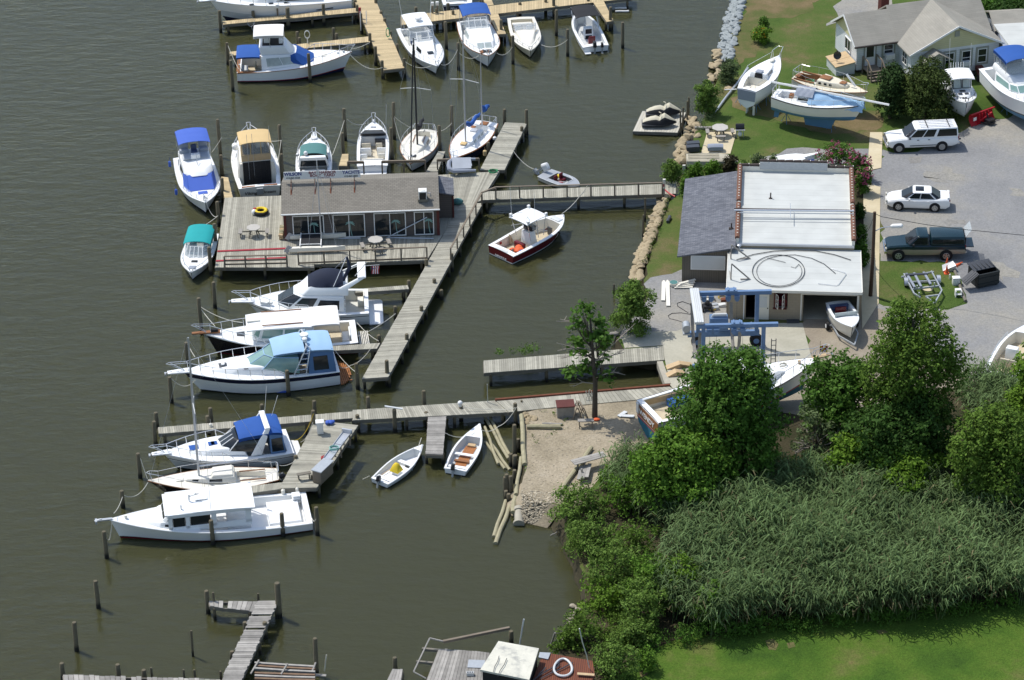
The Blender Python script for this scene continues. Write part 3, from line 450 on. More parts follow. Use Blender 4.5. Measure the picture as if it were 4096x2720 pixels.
# main block
m_=MB();wall(m_,(.65,6.08),(8.7,6.08),2.5,2.84,.1);wall(m_,(.65,6.05),(.65,17.4),0,2.86,.2);wall(m_,(8.75,6.05),(8.75,17.4),0,2.86,.2);wall(m_,(.65,17.45),(8.75,17.45),0,2.86,.2);m_.build('main_wall','tanblock',T_,uv=UVW)
m_=MB();m_.box((4.7,11.75,2.85),(7.95,11.4,.08));m_.build('main_roof','membrane',T_,uv=UVR)
m_=MB();m_.box((4.7,6.0,2.80),(8.3,.12,.16));m_.build('gutter','alu',T_)
m_=MB();m_.box((.62,11.75,3.05),(.2,11.4,.35));m_.box((8.78,11.75,3.05),(.2,11.4,.35));m_.box((4.7,17.45,3.1),(8.3,.2,.45));m_.box((4.55,17.42,3.4),(5.0,.2,.6));m_.build('parapet','ivory',T_)
r=random.Random(3)
for nm,pts in (('l',[(.6,6.1),(.6,11.35)]),('l2',[(.6,11.85),(.6,17.5)]),('r',[(8.8,6.1),(8.8,11.35)]),('r2',[(8.8,11.85),(8.8,17.5)])):
    m_=MB();a_,b_=Vector((*pts[0],0)),Vector((*pts[1],0));n_=int((b_-a_).length/.42)
    for i in range(n_):
        p=a_.lerp(b_,(i+.5)/n_);q=a_.lerp(b_,i/n_);q2=a_.lerp(b_,(i+.97)/n_)
        m_.tube([(q.x,q.y,3.24),(q2.x,q2.y,3.27)],[.17,.19],8)
        m_.box((q2.x,q2.y-.02,3.455),(.1,.07,.03),m=1)
    m_.build('tile_coping',['tilebrown','ivory'],T_)
m_=MB()
for x0,x1,z in ((.5,2.05,3.35),(2.05,7.05,3.72),(7.05,8.95,3.35)):
    n_=int((x1-x0)/.6)
    for i in range(n_):
        xa=x0+(x1-x0)*i/n_;xb=x0+(x1-x0)*(i+.97)/n_;m_.tube([(xa,17.45,z),(xb,17.45,z+.02)],[.12,.135],8);m_.box((xb,17.4,z+.14),(.05,.14,.03),m=1)
m_.build('tile_coping',['trimdark','ivory'],T_)
m_=MB();m_.box((4.55,17.3,3.38),(4.96,.05,.56));m_.build('flashing','galv',T_)
m_=MB();m_.cyl((2.9,13.0,2.9),.05,.45,8);m_.box((2.9,13,2.9),(.25,.2,.03));m_.build('vent_pipe','trimdark',T_)
# lean-to on the left
m_=MB();m_.frus([(-3.6,5.15,2.05),(.5,5.15,2.82),(.5,17.3,2.82),(-3.45,17.3,2.05)],[(-3.6,5.15,2.16),(.5,5.15,2.93),(.5,17.3,2.93),(-3.45,17.3,2.16)]);m_.build('side_roof','darkshingle',T_,uv=UVR)
m_=MB();m_.frus([(-3.25,5.3,0),(.05,5.3,0),(.05,5.42,0),(-3.25,5.42,0)],[(-3.25,5.3,2.1),(.05,5.3,2.72),(.05,5.42,2.72),(-3.25,5.42,2.1)]);wall(m_,(-3.2,5.45),(-3.2,17.2),0,2.1,.12);wall(m_,(-3.2,17.2),(.5,17.2),0,2.15,.12);m_.build('side_wall','vertsiding',T_,uv=lambda c:(c.z,c.x+c.y))
m_=MB();m_.box((-1.42,5.27,1.62),(2.45,.06,1.12));m_.build('panel','white',T_);m_=MB();m_.box((-1.42,5.235,1.62),(2.3,.02,.98));m_.build('panel_face','gelshade',T_)
m_=MB();m_.cyl((.15,8.2,2.9),.05,.4,8);m_.box((.12,8.15,2.9),(.3,.2,.1));m_.build('vent_pipe','trimdark',T_)
m_=MB();m_.cyl((.75,5.7,2.5),.06,.25,8);m_.ball((.75,5.7,2.85),(.17,.17,.1));m_.build('roof_vent','alu',T_)
# doors, window, garage
m_=MB();m_.box((1.21,.2,1.03),(.08,.12,2.1));m_.box((2.02,.2,1.03),(.08,.12,2.1));m_.box((1.61,.2,2.06),(.9,.12,.08));dd=m_.build('door_frame','white',T_)
m_=MB();m_.box((2.52,.17,1.02),(.86,.05,1.98));dr=m_.build('door','ivory',T_);m_=MB();m_.box((2.5,.138,1.42),(.6,.03,.85));m_.build('pane','gelshade',dr);m_=MB();m_.ball((2.86,.11,.95),.045);m_.build('handle','trimdark',dr)
m_=MB()
for x in (3.31,4.09): m_.box((x,.2,1.57),(.07,.1,1.25))
m_.box((3.7,.19,.93),(.95,.16,.08));m_.box((3.7,.2,2.2),(.86,.1,.07));ww=m_.build('window','brownpaint',T_)
for x,rz in ((3.42,-1.15),(3.98,-1.95)):
    m_=MB()
    for z in (-.52,-.18,.17,.52): m_.box((x+.16*math.cos(rz),.12+.16*math.sin(rz),1.58+z),(.34,.03,.04),rz)
    for k in (0,.32): m_.box((x+k*math.cos(rz),.12+k*math.sin(rz),1.58),(.035,.035,1.08),rz)
    m_.build('sash','ivory',ww)
m_=MB();m_.box((3.7,1.4,.85),(1.0,1.2,.8));m_.build('workbench','redboard',T_)
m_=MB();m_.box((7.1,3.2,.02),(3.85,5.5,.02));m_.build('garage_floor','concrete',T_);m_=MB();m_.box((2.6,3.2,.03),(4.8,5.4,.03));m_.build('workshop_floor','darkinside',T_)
m_=MB();m_.box((9.06,.25,1.05),(.14,.12,2.1));m_.box((5.16,.25,1.05),(.1,.12,2.1));m_.box((7.1,.25,2.1),(3.9,.12,.06));m_.build('garage_frame','ivory',T_)
m_=MB();m_.cyl((.72,.21,1.55),.05,.16,8);m_.build('wall_lamp','white',T_)
# ---- things lying on the shop roof ----
def rtube(name,label,cat,paths,r,m,z=LZ+2.535,group=None):
    o=g(*paths[0][0],z);t=MB()
    for pts in paths: t.tube([g(v,x,y,z+r)-Vector((o.x,o.y,z)) for v,x,y in pts],r,6)
    return tag(t.build(name,m,None,loc=(o.x,o.y,z)),label,cat,group)
def arc(v,cx,cy,rx,ry,a0,a1,n=24): return [(v,cx+rx*math.cos(math.radians(a0+(a1-a0)*i/n)),cy+ry*math.sin(math.radians(a0+(a1-a0)*i/n))) for i in range(n+1)]
rtube('pipe_coil','big loose coil of black pipe lying on the front roof','pipe',[arc('I',1240,1408,252,155,-30,330,40)],.026,'blackplastic')
rtube('pipe_coil','smaller open loop of black pipe inside the big roof coil','pipe',[[('I',1308,1326)]+arc('I',1245,1410,216,138,-110,-200,14)[1:]+arc('I',1245,1412,220,140,160,-30,30)[1:]+[('I',1400,1380),('I',1360,1368)]],.018,'blackplastic')
rtube('roof_pipe','long bowed black pipe along the back edge of the front roof','pipe',[[('I',835,1300),('I',1000,1248),('I',1200,1215),('I',1400,1208),('I',1600,1215),('I',1780,1250),('I',1938,1302)]],.028,'blackplastic')
rtube('roof_pipe','bowed black pipe curving from the coil to the right','pipe',[[('I',1130,1290),('I',1250,1258),('I',1400,1252),('I',1560,1285),('I',1680,1340),('I',1790,1432)]],.022,'blackplastic')
rtube('conduit','thin bent grey conduit at the right of the front roof','pipe',[[('I',1745,1383),('I',1880,1425),('I',1893,1440),('I',1820,1540),('I',1800,1550),('I',1622,1530)]],.022,'alu')
for ya,yb in ((1340,1490),(1160,1290)):
    o=g('I',780,yb,LZ+2.53);t=MB();A=Vector((0,0,0));hh=hgt('I',780,yb,ya,LZ+2.53);B=Vector((.03,0,hh));C=g('I',955,yb-2,LZ+2.53)-o
    t.beam(A+Vector((0,0,-.0)),B,.07,.07);t.beam(B,C+Vector((0,0,.05)),.07,.09);t.beam(C+Vector((.1,0,.03)),C+Vector((-.6,0,.03)),.1,.05);t.beam(A,Vector((0,1.1,.05)),.07,.07)
    tag(t.build('timber_brace','greytimber',None,loc=tuple(o)),'grey timber brace at the front roof left edge, '+('nearer one' if ya==1340 else 'one by the main roof step'),'brace','timber braces on the shop roof')
for i,(y0,y1,r_,lab,m_n) in enumerate([(807,822,.05,'dark thin mast lying across the shop roof behind the silver one','trimdark'),(822,830,.075,'thick silver mast lying across the shop roof','rail'),(846,858,.04,'thin grey spar lying across the shop roof nearest the viewer','galv')]):
    A=g('I',812 if i<2 else 860,y0,LZ+3.5);B=g('I',1968 if i!=0 else 1925,y1,LZ+3.5);t=MB();t.tube([(0,0,0),tuple(B-A)],r_,8)
    if i==1:
        k=(B-A)*.47;sp=g('I',1352,762,LZ+3.5)-g('I',1352,830,LZ+3.5);t.tube([tuple(k+sp),tuple(k-sp)],.03,6)
    tag(t.build('mast',m_n,None,loc=tuple(A)),lab,'mast','spare masts on the shop roof')
# ---- farmhouse ----
T_=thing('bungalow','white bungalow with grey shingle gables and pale yellow gable ends','house',g('D',345,820,LZ),math.radians(14.7));HOUSE=T_
ZE,ZR=2.55,4.28
m_=MB();wall(m_,(0,.06),(3.7,.06),.25,ZE,.12);wall(m_,(0.06,.1),(.06,4.7),.25,ZE,.12);wall(m_,(0,4.7),(3.7,4.7),.25,ZE,.12)
wall(m_,(3.7,-2.8),(11.2,-2.8),.25,ZE,.12);wall(m_,(3.7,-2.75),(3.7,0),.25,ZE,.12);wall(m_,(11.2,-2.75),(11.2,5.4),.25,ZE,.12);wall(m_,(3.7,5.4),(11.2,5.4),.25,ZE,.12);m_.build('wall','siding',T_,uv=UVW)
m_=MB();m_.box((1.85,2.4,.12),(3.5,4.5,.3));m_.box((7.45,1.3,.12),(7.3,8.0,.3));m_.build('foundation','trimdark',T_)
for q in (([(3.7,-2.87,ZE),(11.2,-2.87,ZE),(7.45,-2.87,ZR-.08)],(0,.12,0)),([(-.02,0,ZE),(-.02,4.7,ZE),(-.02,2.35,ZR-.15)],(.12,0,0)),([(11.14,-.3,ZE),(11.14,5.4,ZE),(11.14,2.6,ZR)],(.12,0,0))): m_=MB();m_.frus(q[0],[tuple(a+b for a,b in zip(p,q[1])) for p in q[0]]);m_.build('gable_end','yellowsiding',T_,uv=UVW)
m_=MB();gable(m_,-.35,3.6,-.35,5.05,ZE-.02,ZR,.12);m_.build('roof','houseshingle',T_,uv=UVR)
m_=MB();gable(m_,3.45,11.6,-.45,5.75,ZE-.06,ZR+.2,.12);m_.build('roof','houseshingle',T_,uv=UVR)
m_=MB();gable(m_,3.3,11.6,-3.2,2.7,ZE-.12,ZR+.24,.12,'y');m_.build('roof','houseshingle',T_,uv=UVS)
for a_,b_ in (((3.29,-3.22,ZE-.13),(7.45,-3.22,ZR+.2)),((11.61,-3.22,ZE-.13),(7.45,-3.22,ZR+.2)),((-.36,-.36,ZE-.08),(-.36,2.35,ZR-.06)),((-.36,5.06,ZE-.08),(-.36,2.35,ZR-.06))): m_=MB();m_.beam(a_,b_,.05,.16);m_.build('rake_board','white',T_)
m_=MB();m_.beam((-.36,-.4,ZE-.1),(3.4,-.4,ZE-.1),.1,.1);m_.build('gutter','trimdark',T_)
m_=MB();m_.box((4.9,6.6,2.3),(.7,.7,4.5));m_.build('chimney','brownpaint',T_)
for x in (6.9,8.35,9.75): window(T_,(x,-2.87,1.52),.8,1.25,0,'white','paleglass' if 0 else 'glass',1,2,.06,'trimgreen')
m_=MB();m_.box((8.35,-3.05,1.08),(.6,.35,.36));m_.build('window_air_conditioner','white',T_)
window(T_,(2.75,-.01,1.75),.85,1.0,0,'white','glass',1,2,.06,'trimgreen');m_=MB();m_.box((2.8,-.22,1.25),(.75,.5,.45));m_.build('window_air_conditioner','whiteplastic',T_)
window(T_,(-.0,1.9,1.75),1.25,1.1,-PI/2,'white','glass',2,1,.06);window(T_,(3.63,-1.5,1.55),1.0,1.15,-PI/2,'white','glass',2,2,.06)
m_=MB();m_.box((1.15,-.03,1.35),(.9,.06,2.0));dr=m_.build('door','white',T_);m_=MB();m_.box((1.15,-.066,1.8),(.62,.02,.95));m_.build('pane','glass',dr);m_=MB();m_.box((.66,-.03,1.4),(.1,.09,2.15));m_.box((1.64,-.03,1.4),(.1,.09,2.15));m_.build('trim','trimgreen',dr)
m_=MB();m_.box((5.55,-2.88,1.2),(.9,.06,1.95));dr=m_.build('door','gelshade',T_);m_=MB();m_.box((4.7,-2.88,1.5),(.55,.05,.7));m_.build('side_window','glass',T_)
m_=MB();gable(m_,4.2,6.65,-4.05,-2.86,2.05,2.75,.1,'y');m_.build('porch_roof','houseshingle',T_,uv=UVS)
m_=MB();m_.box((7.45,-2.9,3.75),(.4,.06,.5));m_.build('gable_vent','trimgreen',T_)
m_=MB();m_.box((1.1,-.75,.55),(1.2,1.3,.1));[m_.box((1.1,-1.45-.28*k,.4-.15*k),(1.2,.28,.06)) for k in range(3)]
for x in (.5,1.7):
    for y,h in ((-.15,1.5),(-1.35,1.5),(-2.1,1.0)): m_.box((x,y,h/2),(.09,.09,h))
    m_.beam((x,-.15,1.5),(x,-1.35,1.5),.07,.12);m_.beam((x,-1.35,1.5),(x,-2.1,1.0),.07,.12)
m_.build('porch_steps','railwood',T_)
# cellar hatch box with satellite dish
X_=thing('cellar_hatch','low weathered plywood hatch box against the left end of the bungalow','hatch',HOUSE.matrix_basis@Vector((-.95,.95,0)),math.radians(14.7))
m_=MB();m_.frus([(-.8,-1.0,0),(.82,-1.0,0),(.82,1.15,0),(-.8,1.15,0)],[(-.8,-1.0,.75),(.82,-1.0,1.0),(.82,1.15,1.0),(-.8,1.15,.75)]);m_.build('box','gelshade',X_);m_=MB();m_.frus([(-.9,-1.1,.78),(.84,-1.1,1.02),(.84,0.02,1.02),(-.9,0.02,.78)],[(-.9,-1.1,.84),(.84,-1.1,1.08),(.84,0.02,1.08),(-.9,0.02,.84)]);m_.frus([(-.9,0.06,.78),(.84,0.06,1.02),(.84,1.2,1.02),(-.9,1.2,.78)],[(-.9,0.06,.84),(.84,0.06,1.08),(.84,1.2,1.08),(-.9,1.2,.84)]);m_.build('lid','plywood',X_)
D_=thing('satellite_dish','dark grey satellite dish standing on the cellar hatch','satellite dish',HOUSE.matrix_basis@Vector((-1.4,.75,.88)))
m_=MB();m_.cyl((0,0,0),.03,.5,6);m_.build('stand','galv',D_);m_=MB();m_.slab(lambda u,v:(.33*u*math.cos(2*PI*v),-.1-.1*u*u+.0,.68+.36*u*math.sin(2*PI*v)),4,14,.02);m_.build('dish','charcoal',D_)
# flat-roofed annex and small shed behind the bungalow
o=g('D',1880,255,LZ+2.6);X_=thing('flat_roof_annex','low building with a flat white roof behind the bungalow','building',(o.x,o.y,LZ),math.radians(-2))
m_=MB();m_.box((3.6,-2.6,1.25),(6.6,4.6,2.5));m_.build('wall','greycanvas',X_);m_=MB();m_.frus([(-.1,.1,2.5),(7.4,.2,2.5),(7.4,-5.2,2.5),(.9,-5.4,2.5)],[(-.1,.1,2.65),(7.4,.2,2.65),(7.4,-5.2,2.65),(.9,-5.4,2.65)]);m_.build('roof','membrane',X_,uv=UVR)
o=g('D',1790,80,LZ+2.8);X_=thing('garden_shed','small grey shed roof half hidden by dark trees','shed',(o.x,o.y,LZ),math.radians(5))
m_=MB();m_.box((1.4,-1.8,1.2),(2.6,3.0,2.4));m_.build('wall','greycanvas',X_);m_=MB();gable(m_,-.1,3.1,-3.9,.3,2.35,3.2,.1);m_.build('roof','houseshingle',X_,uv=UVR)
# ---- rusty-roofed shed at the bottom edge ----
o=g('R',945,545,LZ+2.2);X_=thing('boathouse','old boathouse with a pale patched roof and a rusty corrugated lean-to roof','shed',(o.x,o.y,0),math.radians(-6))
q=[g('R',x,y,LZ+2.35)-Vector((o.x,o.y,0)) for x,y in ((1070,322),(1388,380),(1312,628),(926,548))];R_=Matrix.Rotation(math.radians(6),3,'Z');q=[R_@p for p in q]
m_=MB();m_.frus([p-Vector((0,0,.12)) for p in q],q);m_.build('roof','patchroof',X_)
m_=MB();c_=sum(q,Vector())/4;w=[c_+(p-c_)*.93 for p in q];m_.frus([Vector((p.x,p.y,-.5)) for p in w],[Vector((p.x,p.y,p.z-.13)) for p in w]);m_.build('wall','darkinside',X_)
q=[R_@(g('R',x,y,LZ+1.5)-Vector((o.x,o.y,0))) for x,y in ((1400,470),(1475,420),(1810,478),(1830,600),(1700,760),(1290,760))]
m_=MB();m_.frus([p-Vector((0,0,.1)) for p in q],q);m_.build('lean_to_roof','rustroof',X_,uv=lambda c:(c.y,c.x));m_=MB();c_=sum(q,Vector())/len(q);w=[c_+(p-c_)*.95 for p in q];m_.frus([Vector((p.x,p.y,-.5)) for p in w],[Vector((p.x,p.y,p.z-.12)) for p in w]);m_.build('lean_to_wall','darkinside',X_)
m_=MB();h0=[R_@(g('R',x,y,LZ+1.58)-Vector((o.x,o.y,0))) for x,y in ((1385,450),(1395,410),(1480,415),(1460,465))];m_.frus([p-Vector((0,0,.06)) for p in h0],h0);m_.build('roof_patch','galv',X_)
# ================= boats: shared building =================
class BT: pass
def boat(name,label,st,bw,zs0,zs1,B,cat='boat',z0=0.,group=None,sink=0.):
    z0-=sink
    a=g(*st,z0+zs0);b=g(*bw,z0+zs1);d=b-a;d.z=0
    t=BT();t.sink=sink;t.L=d.length;t.B=B;t.z0=z0;t.o=thing(name,label,cat,(a.x,a.y,z0),math.atan2(d.y,d.x),group);t.a0,t.a1=zs0,zs1;return t
def hull(t,m='gel',deckm='gel',bot='blackbottom',ts=.88,sm=.42,p=2.3,pw=1.6,sag=0.,rake=.10,wlb=.45,draft=.5,cock=None,side=.3,sole=.3,solem='sole',inner='gel',bands=(),rub='gelshade',camber=.06,boot=(.06,.12),rakes=0.,flat=1.,rubr=.035,keelend=1.,bulw=0.):
    L,B=t.L,t.B;zz0,zz1=t.a0,t.a1;boot=(boot[0]+t.sink,boot[1]+t.sink);sole=max(sole,t.sink+.09);draft-=t.sink*.5
    def hb(f):
        if f<=sm: v=ts+(1-ts)*math.sin(PI/2*f/sm)
        else: v=1-((f-sm)/(1-sm))**p
        return max(.03,v*B/2)
    def zs(f): return zz0+(zz1-zz0)*f**pw-sag*4*f*(1-f)
    t.hb=lambda f:hb(f);t.zs=lambda f:zs(f)
    lv=sorted(set([0.,.35,.7,1.]+[x for b in bands for x in b[:2]]));mats=[m,bot]+[b[2] for b in bands]
    def lm(a,b):
        mid=(a+b)/2
        for i,bb in enumerate(bands):
            if bb[0]<mid<bb[1]: return 2+i
        return 0
    F=sorted(set([0,.04,.1,.18,.26,.34,.42,.5,.58,.66,.73,.8,.86,.91,.95,.98,1.]+(list(cock) if cock else [])))
    rows=[];nl=len(lv)
    for f in F:
        Z=zs(f)+bulw;h=hb(f);zw=boot[0]+(boot[1]-boot[0])*f**3;zk=-draft*(1-.75*f**5) if keelend else -draft
        hw=h*(.93-(.93-wlb)*f**3.0);pts=[(0,zk),(hw*.82,zk*.35+zw*.1),(hw,zw)]
        pts+=[(hw+(h-hw)*q**flat,zw+(Z-zw)*q) for q in lv[1:]]
        P=[]
        for y,z in pts:
            fr=(z-zk)/(Z-zk);P.append((f*L-rake*L*f**3*(1-fr)+rakes*(1-f)**8*(1-fr),y,z))
        rows.append(P)
    k=len(rows[0]);N=2*k-1;mb=MB();vs=[]
    for P in rows: vs+=[(x,-y,z) for x,y,z in P[:0:-1]]+list(P)
    im=[1,1]+[lm(lv[i],lv[i+1]) for i in range(nl-1)];fs=[];ms=[]
    for i in range(len(F)-1):
        for j in range(N-1):
            s=j-(k-1) if j>=k-1 else k-2-j
            fs.append((i*N+j,(i+1)*N+j,(i+1)*N+j+1,i*N+j+1));ms.append(im[s])
    for s in range(k-1):
        a,b=k-1-s,k-1+s;q=(a-1,a,b,b+1) if s else (a-1,a,b+1);fs.append(q);ms.append(im[s])
    mb.v=vs;mb.f=fs;mb.m=ms;t.hull=mb.build('hull',mats,t.o,ang=.7)
    # deck
    d=MB();ca=lambda y,h:camber*(1-(y/h)**2)
    def full(f): h=hb(f);return [(f*L,h*q,zs(f)+ca(h*q,h)) for q in (-1,-.55,0,.55,1)]
    def cw(f): return max(.1,hb(f)-side)
    def sw(f):
        Z=zs(f)+bulw;h=hb(f);zw=boot[0]+(boot[1]-boot[0])*f**3;hw=h*(.93-(.93-wlb)*f**3.0);q=min(1,max(0,(sole-zw)/(Z-zw)));return max(.08,min(cw(f)*.97,hw+(h-hw)*q**flat-.07))
    for a,b in zip(F,F[1:]):
        if cock and a>=cock[0]-1e-6 and b<=cock[1]+1e-6:
            for s in (-1,1): d.add([(a*L,s*hb(a),zs(a)),(b*L,s*hb(b),zs(b)),(b*L,s*cw(b),zs(b)+.02),(a*L,s*cw(a),zs(a)+.02)],[(0,1,2,3)])
        else:
            A,Bq=full(a),full(b);d.add(A+Bq,[(i,i+1,5+i+1,5+i) for i in range(4)])
    d.build('deck',deckm,t.o)
    if cock:
        c=MB();fl=MB();R=[f for f in F if cock[0]-1e-6<=f<=cock[1]+1e-6]
        for a,b in zip(R,R[1:]):
            for s in (-1,1): c.add([(a*L,s*cw(a),zs(a)+.02),(b*L,s*cw(b),zs(b)+.02),(b*L,s*sw(b),sole),(a*L,s*sw(a),sole)],[(0,1,2,3)])
            fl.add([(a*L,-sw(a),sole),(a*L,sw(a),sole),(b*L,sw(b),sole),(b*L,-sw(b),sole)],[(0,1,2,3)])
        for f in cock: c.add([(f*L,-cw(f),zs(f)+.04),(f*L,cw(f),zs(f)+.04),(f*L,sw(f),sole),(f*L,-sw(f),sole)],[(0,1,2,3)])
        c.build('cockpit_side',inner,t.o);fl.build('cockpit_floor',solem,t.o)
    if rub:
        mb=MB();pts=[(f*L,hb(f)+.01,zs(f)-.02+bulw) for f in F];mb.tube([(x,-y,z) for x,y,z in pts]+[(x,y,z) for x,y,z in pts[::-1]],rubr,6);mb.build('rub_rail',rub,t.o)
    return t
def sym(h): return list(h)+[(x,-y) for x,y in h[::-1]]
def house(t,name,m,bot,top,z0,z1,wins=(),wm='glass',bev=.05,wname='window',par=None):
    """half outlines front -> stern (x in metres, y>=0); wins: (edge|'F'|'B',u0,u1,v0,v1[,material])"""
    par=par or t.o;n=len(bot);zl=lambda z:(list(z)+list(z)[::-1]) if isinstance(z,(list,tuple)) else [z]*(2*n)
    Z0,Z1=zl(z0),zl(z1);b=[(x,y,Z0[i]) for i,(x,y) in enumerate(sym(bot))];u=[(x,y,Z1[i]) for i,(x,y) in enumerate(sym(top))]
    mb=MB();mb.frus(b,u);o=mb.build(name,m,par,bev=bev);c=sum((Vector(p) for p in b+u),Vector())/(4*n)
    def patch(e,u0,u1,v0,v1,wm):
        i,j=e,(e+1)%(2*n);B0,B1,T0,T1=Vector(b[i]),Vector(b[j]),Vector(u[i]),Vector(u[j])
        P=lambda s,v:(B0.lerp(B1,s)).lerp(T0.lerp(T1,s),v)
        q=[P(u0,v0),P(u1,v0),P(u1,v1),P(u0,v1)];nn=(q[1]-q[0]).cross(q[3]-q[0]).normalized()
        if nn.dot(q[0]-c)<0: nn=-nn
        w=MB();w.frus([p-nn*.03 for p in q],[p+nn*.018 for p in q]);w.build(wname,wm,o)
    for wv in wins:
        e,u0,u1,v0,v1=wv[:5];k=wv[5] if len(wv)>5 else wm
        if e=='F': patch(2*n-1,u0,u1,v0,v1,k)
        elif e=='B': patch(n-1,u0,u1,v0,v1,k)
        else:
            patch(e,u0,u1,v0,v1,k);patch(2*n-2-e,1-u1,1-u0,v0,v1,k)
    return o
def canopy(t,name,m,x0,x1,w,z0,z1=None,crown=.15,skirt=.0,th=.03,w1=None,endc=.06,par=None,bows=0):
    z1=z0 if z1 is None else z1;w1=w if w1 is None else w1;mb=MB()
    def fn(u,v):
        e=.1
        if skirt and (v<e or v>1-e): s=0 if v<e else 1;y=2*s-1;drop=skirt*(1-(v if v<e else 1-v)/e)
        else: vv=(v-e)/(1-2*e) if skirt else v;y=2*vv-1;drop=0
        ww=(w+(w1-w)*u)/2;sc=1-abs(2*u-1)**6*.06
        sag=-.035*math.sin(u*PI*(bows+1))**2*(1 if bows else 0)
        return (x0+(x1-x0)*u,y*ww*(1+.02*(drop>0)),z0+(z1-z0)*u+crown*(1-abs(y)**2.4)*1.0-endc*abs(2*u-1)**4-drop+sag*(1-y*y))
    mb.slab(fn,10,12,th);return mb.build(name,m,par or t.o)
def poles(t,name,segs,r=.022,m='rail',n=5,par=None):
    mb=MB()
    for s in segs: mb.tube(s,r,n)
    return mb.build(name,m,par or t.o)
def bowrail(t,f0=.5,h=.6,inset=.1,over=.3,n=5,m='rail',r=.022,low=False,name='bow_rail',gap=False):
    L=t.L;fs=[f0+(0.97-f0)*i/n for i in range(n+1)];top=[]
    for i,f in enumerate(fs): top.append((f*L,max(.12,t.hb(f)-inset),t.zs(f)+h*(.25 if i==0 else 1)))
    tip=(L+over,0,t.zs(1)+h*1.03);tt=(L+over*.8,.16,t.zs(1)+h*1.03)
    segs=[top+[tt]+[tip]+[(tt[0],-tt[1],tt[2])]+[(x,-y,z) for x,y,z in top[::-1]]]
    for i,f in enumerate(fs):
        for s in (-1,1): x,y,z=top[i];segs.append([(x,s*y,z),(x-.05,s*y,t.zs(f))])
    for s in (-1,1): segs.append([(tt[0],s*tt[1],tt[2]),(L*.985,s*.06,t.zs(1)+.03)])
    return poles(t,name,segs,r,m)
def pulpit(t,l=.7,w=.45,m='gel',name='bow_pulpit',anchor=True):
    z=t.zs(1);mb=MB();L=t.L;mb.prism([(L-.5,-w*.6),(L+l,-w*.35),(L+l,w*.35),(L-.5,w*.6)],z-.02,z+.07);o=mb.build(name,m,t.o,bev=.02)
    if anchor:
        a=MB();a.tube([(L+l-.3,0,z+.1),(L+l+.18,0,z+.02)],.035,6);a.box((L+l+.15,0,z-.05),(.1,.3,.14));a.build('anchor','galv',o)
def hatch(t,f,w,m='glass',l=None,z=None,y=0.,name='hatch',dz=.09):
    z=t.zs(f)+dz if z is None else z;mb=MB();mb.box((f*t.L,y,z),(l or w,w,.05));return mb.build(name,m,t.o,bev=.015)
def seat(t,x,y,z,w=.5,m='seatgrey',face=1,h=.45,name='seat',d=.5):
    mb=MB();mb.box((x,y,z+h*.5),(d,w,h));mb.box((x-face*d*.45,y,z+h+.18),(.13,w,.42));return mb.build(name,m,t.o,bev=.04)
def outboard(t,x,y,z,m='blackplastic',s=1.,tilt=.0,name='outboard_motor',legm='galv'):
    mb=MB();c,sn=math.cos(tilt),math.sin(tilt);T=lambda X,Y,Z:(x+(X*c+Z*sn)*s,y+Y*s,z+(-X*sn+Z*c)*s)
    A=[(.22,.13),(-.2,.17),(-.34,.1)];b=[T(X,Y,.12) for X,Y in sym(A)];u=[T(X*.8,Y*.8,.58) for X,Y in sym(A)]
    mb.frus(b,u);o=mb.build(name,m,t.o,bev=.05*s)
    l=MB();l.beam(T(-.06,0,.15),T(-.06,0,-.75),.16*s,.12*s);l.beam(T(.1,0,-.02),T(.28,0,-.02),.2*s,.2*s);l.beam(T(-.3,0,-.6),T(.12,0,-.6),.22*s,.03*s);l.beam(T(-.3,0,-.78),T(.15,0,-.78),.09*s,.09*s);l.build('leg',legm,o)
    return o
def script(t,body,size,m,x,z,bold=0.,y=0.,shear=0.,sx=1.,name='lettering',tilt=0.):
    """lettering on the transom: read from astern"""
    return text(body,size,m,t.o,name,(x,y,z),(PI/2-tilt,0,-PI/2),bold,.004,sx,shear=shear)
def fender(v,x,y,z,m,label,l=.5,r=.11,ang=0.):
    p=g(v,x,y,z);mb=MB();mb.tube([(0,0,-l/2),(0,0,-l/2+.06),(0,0,l/2-.06),(0,0,l/2)],[r*.4,r,r,r*.4],8);mb.tube([(0,0,l/2),(0,0,l/2+.3)],.012,4)
    tag(mb.build('fender',m,None,loc=tuple(p)),label,'fender')
def standp(v,x,y,h,label,m='bluebottom'):
    p=g(v,x,y,LZ);mb=MB();mb.tube([(0,0,.2),(0,0,h)],.035,6);mb.box((0,0,h),(.3,.3,.05))
    for k in range(3): a=2*PI*k/3+.5;mb.tube([(0,0,h*.75),(.42*math.cos(a),.42*math.sin(a),0)],.022,5)
    tag(mb.build('boat_stand',m,None,loc=tuple(p)),label,'boat stand','blue stands under the boats ashore')
def trapper(t,x0,w0,x1,w1,z0,z1,d=.03): pass
# ================= boats along the top =================
t=boat('cabin_cruiser','large white cruiser cut off by the top edge, dark bottom paint at its bow',('A',1540,-70),('A',310,0),1.5,2.35,4.0)
hull(t,bot='navy',boot=(.1,.75),rake=.13,wlb=.35,ts=.92,pw=1.3,bands=((.0,.4,'gelshade'),));L=t.L  # grey lower band paints the shadow on the white topside
house(t,'cabin','gel',[(L*.86,.3),(L*.7,1.2),(L*.2,1.5)],[(L*.78,.25),(L*.62,1.0),(L*.22,1.3)],[2.1,1.9,1.5],[2.5,2.6,2.5],[(1,.3,.9,.25,.75)])
bowrail(t,.45,.65,n=6);pulpit(t,.9)
for f in (.72,.58,.47): hatch(t,f,.3,y=1.45,z=t.zs(f)+.04,l=.4)
mb=MB();mb.box((L*.2,t.B/2-.07,1.05),(L*.12,.1,.07));mb.build('hull_stripe','charcoal',t.o)

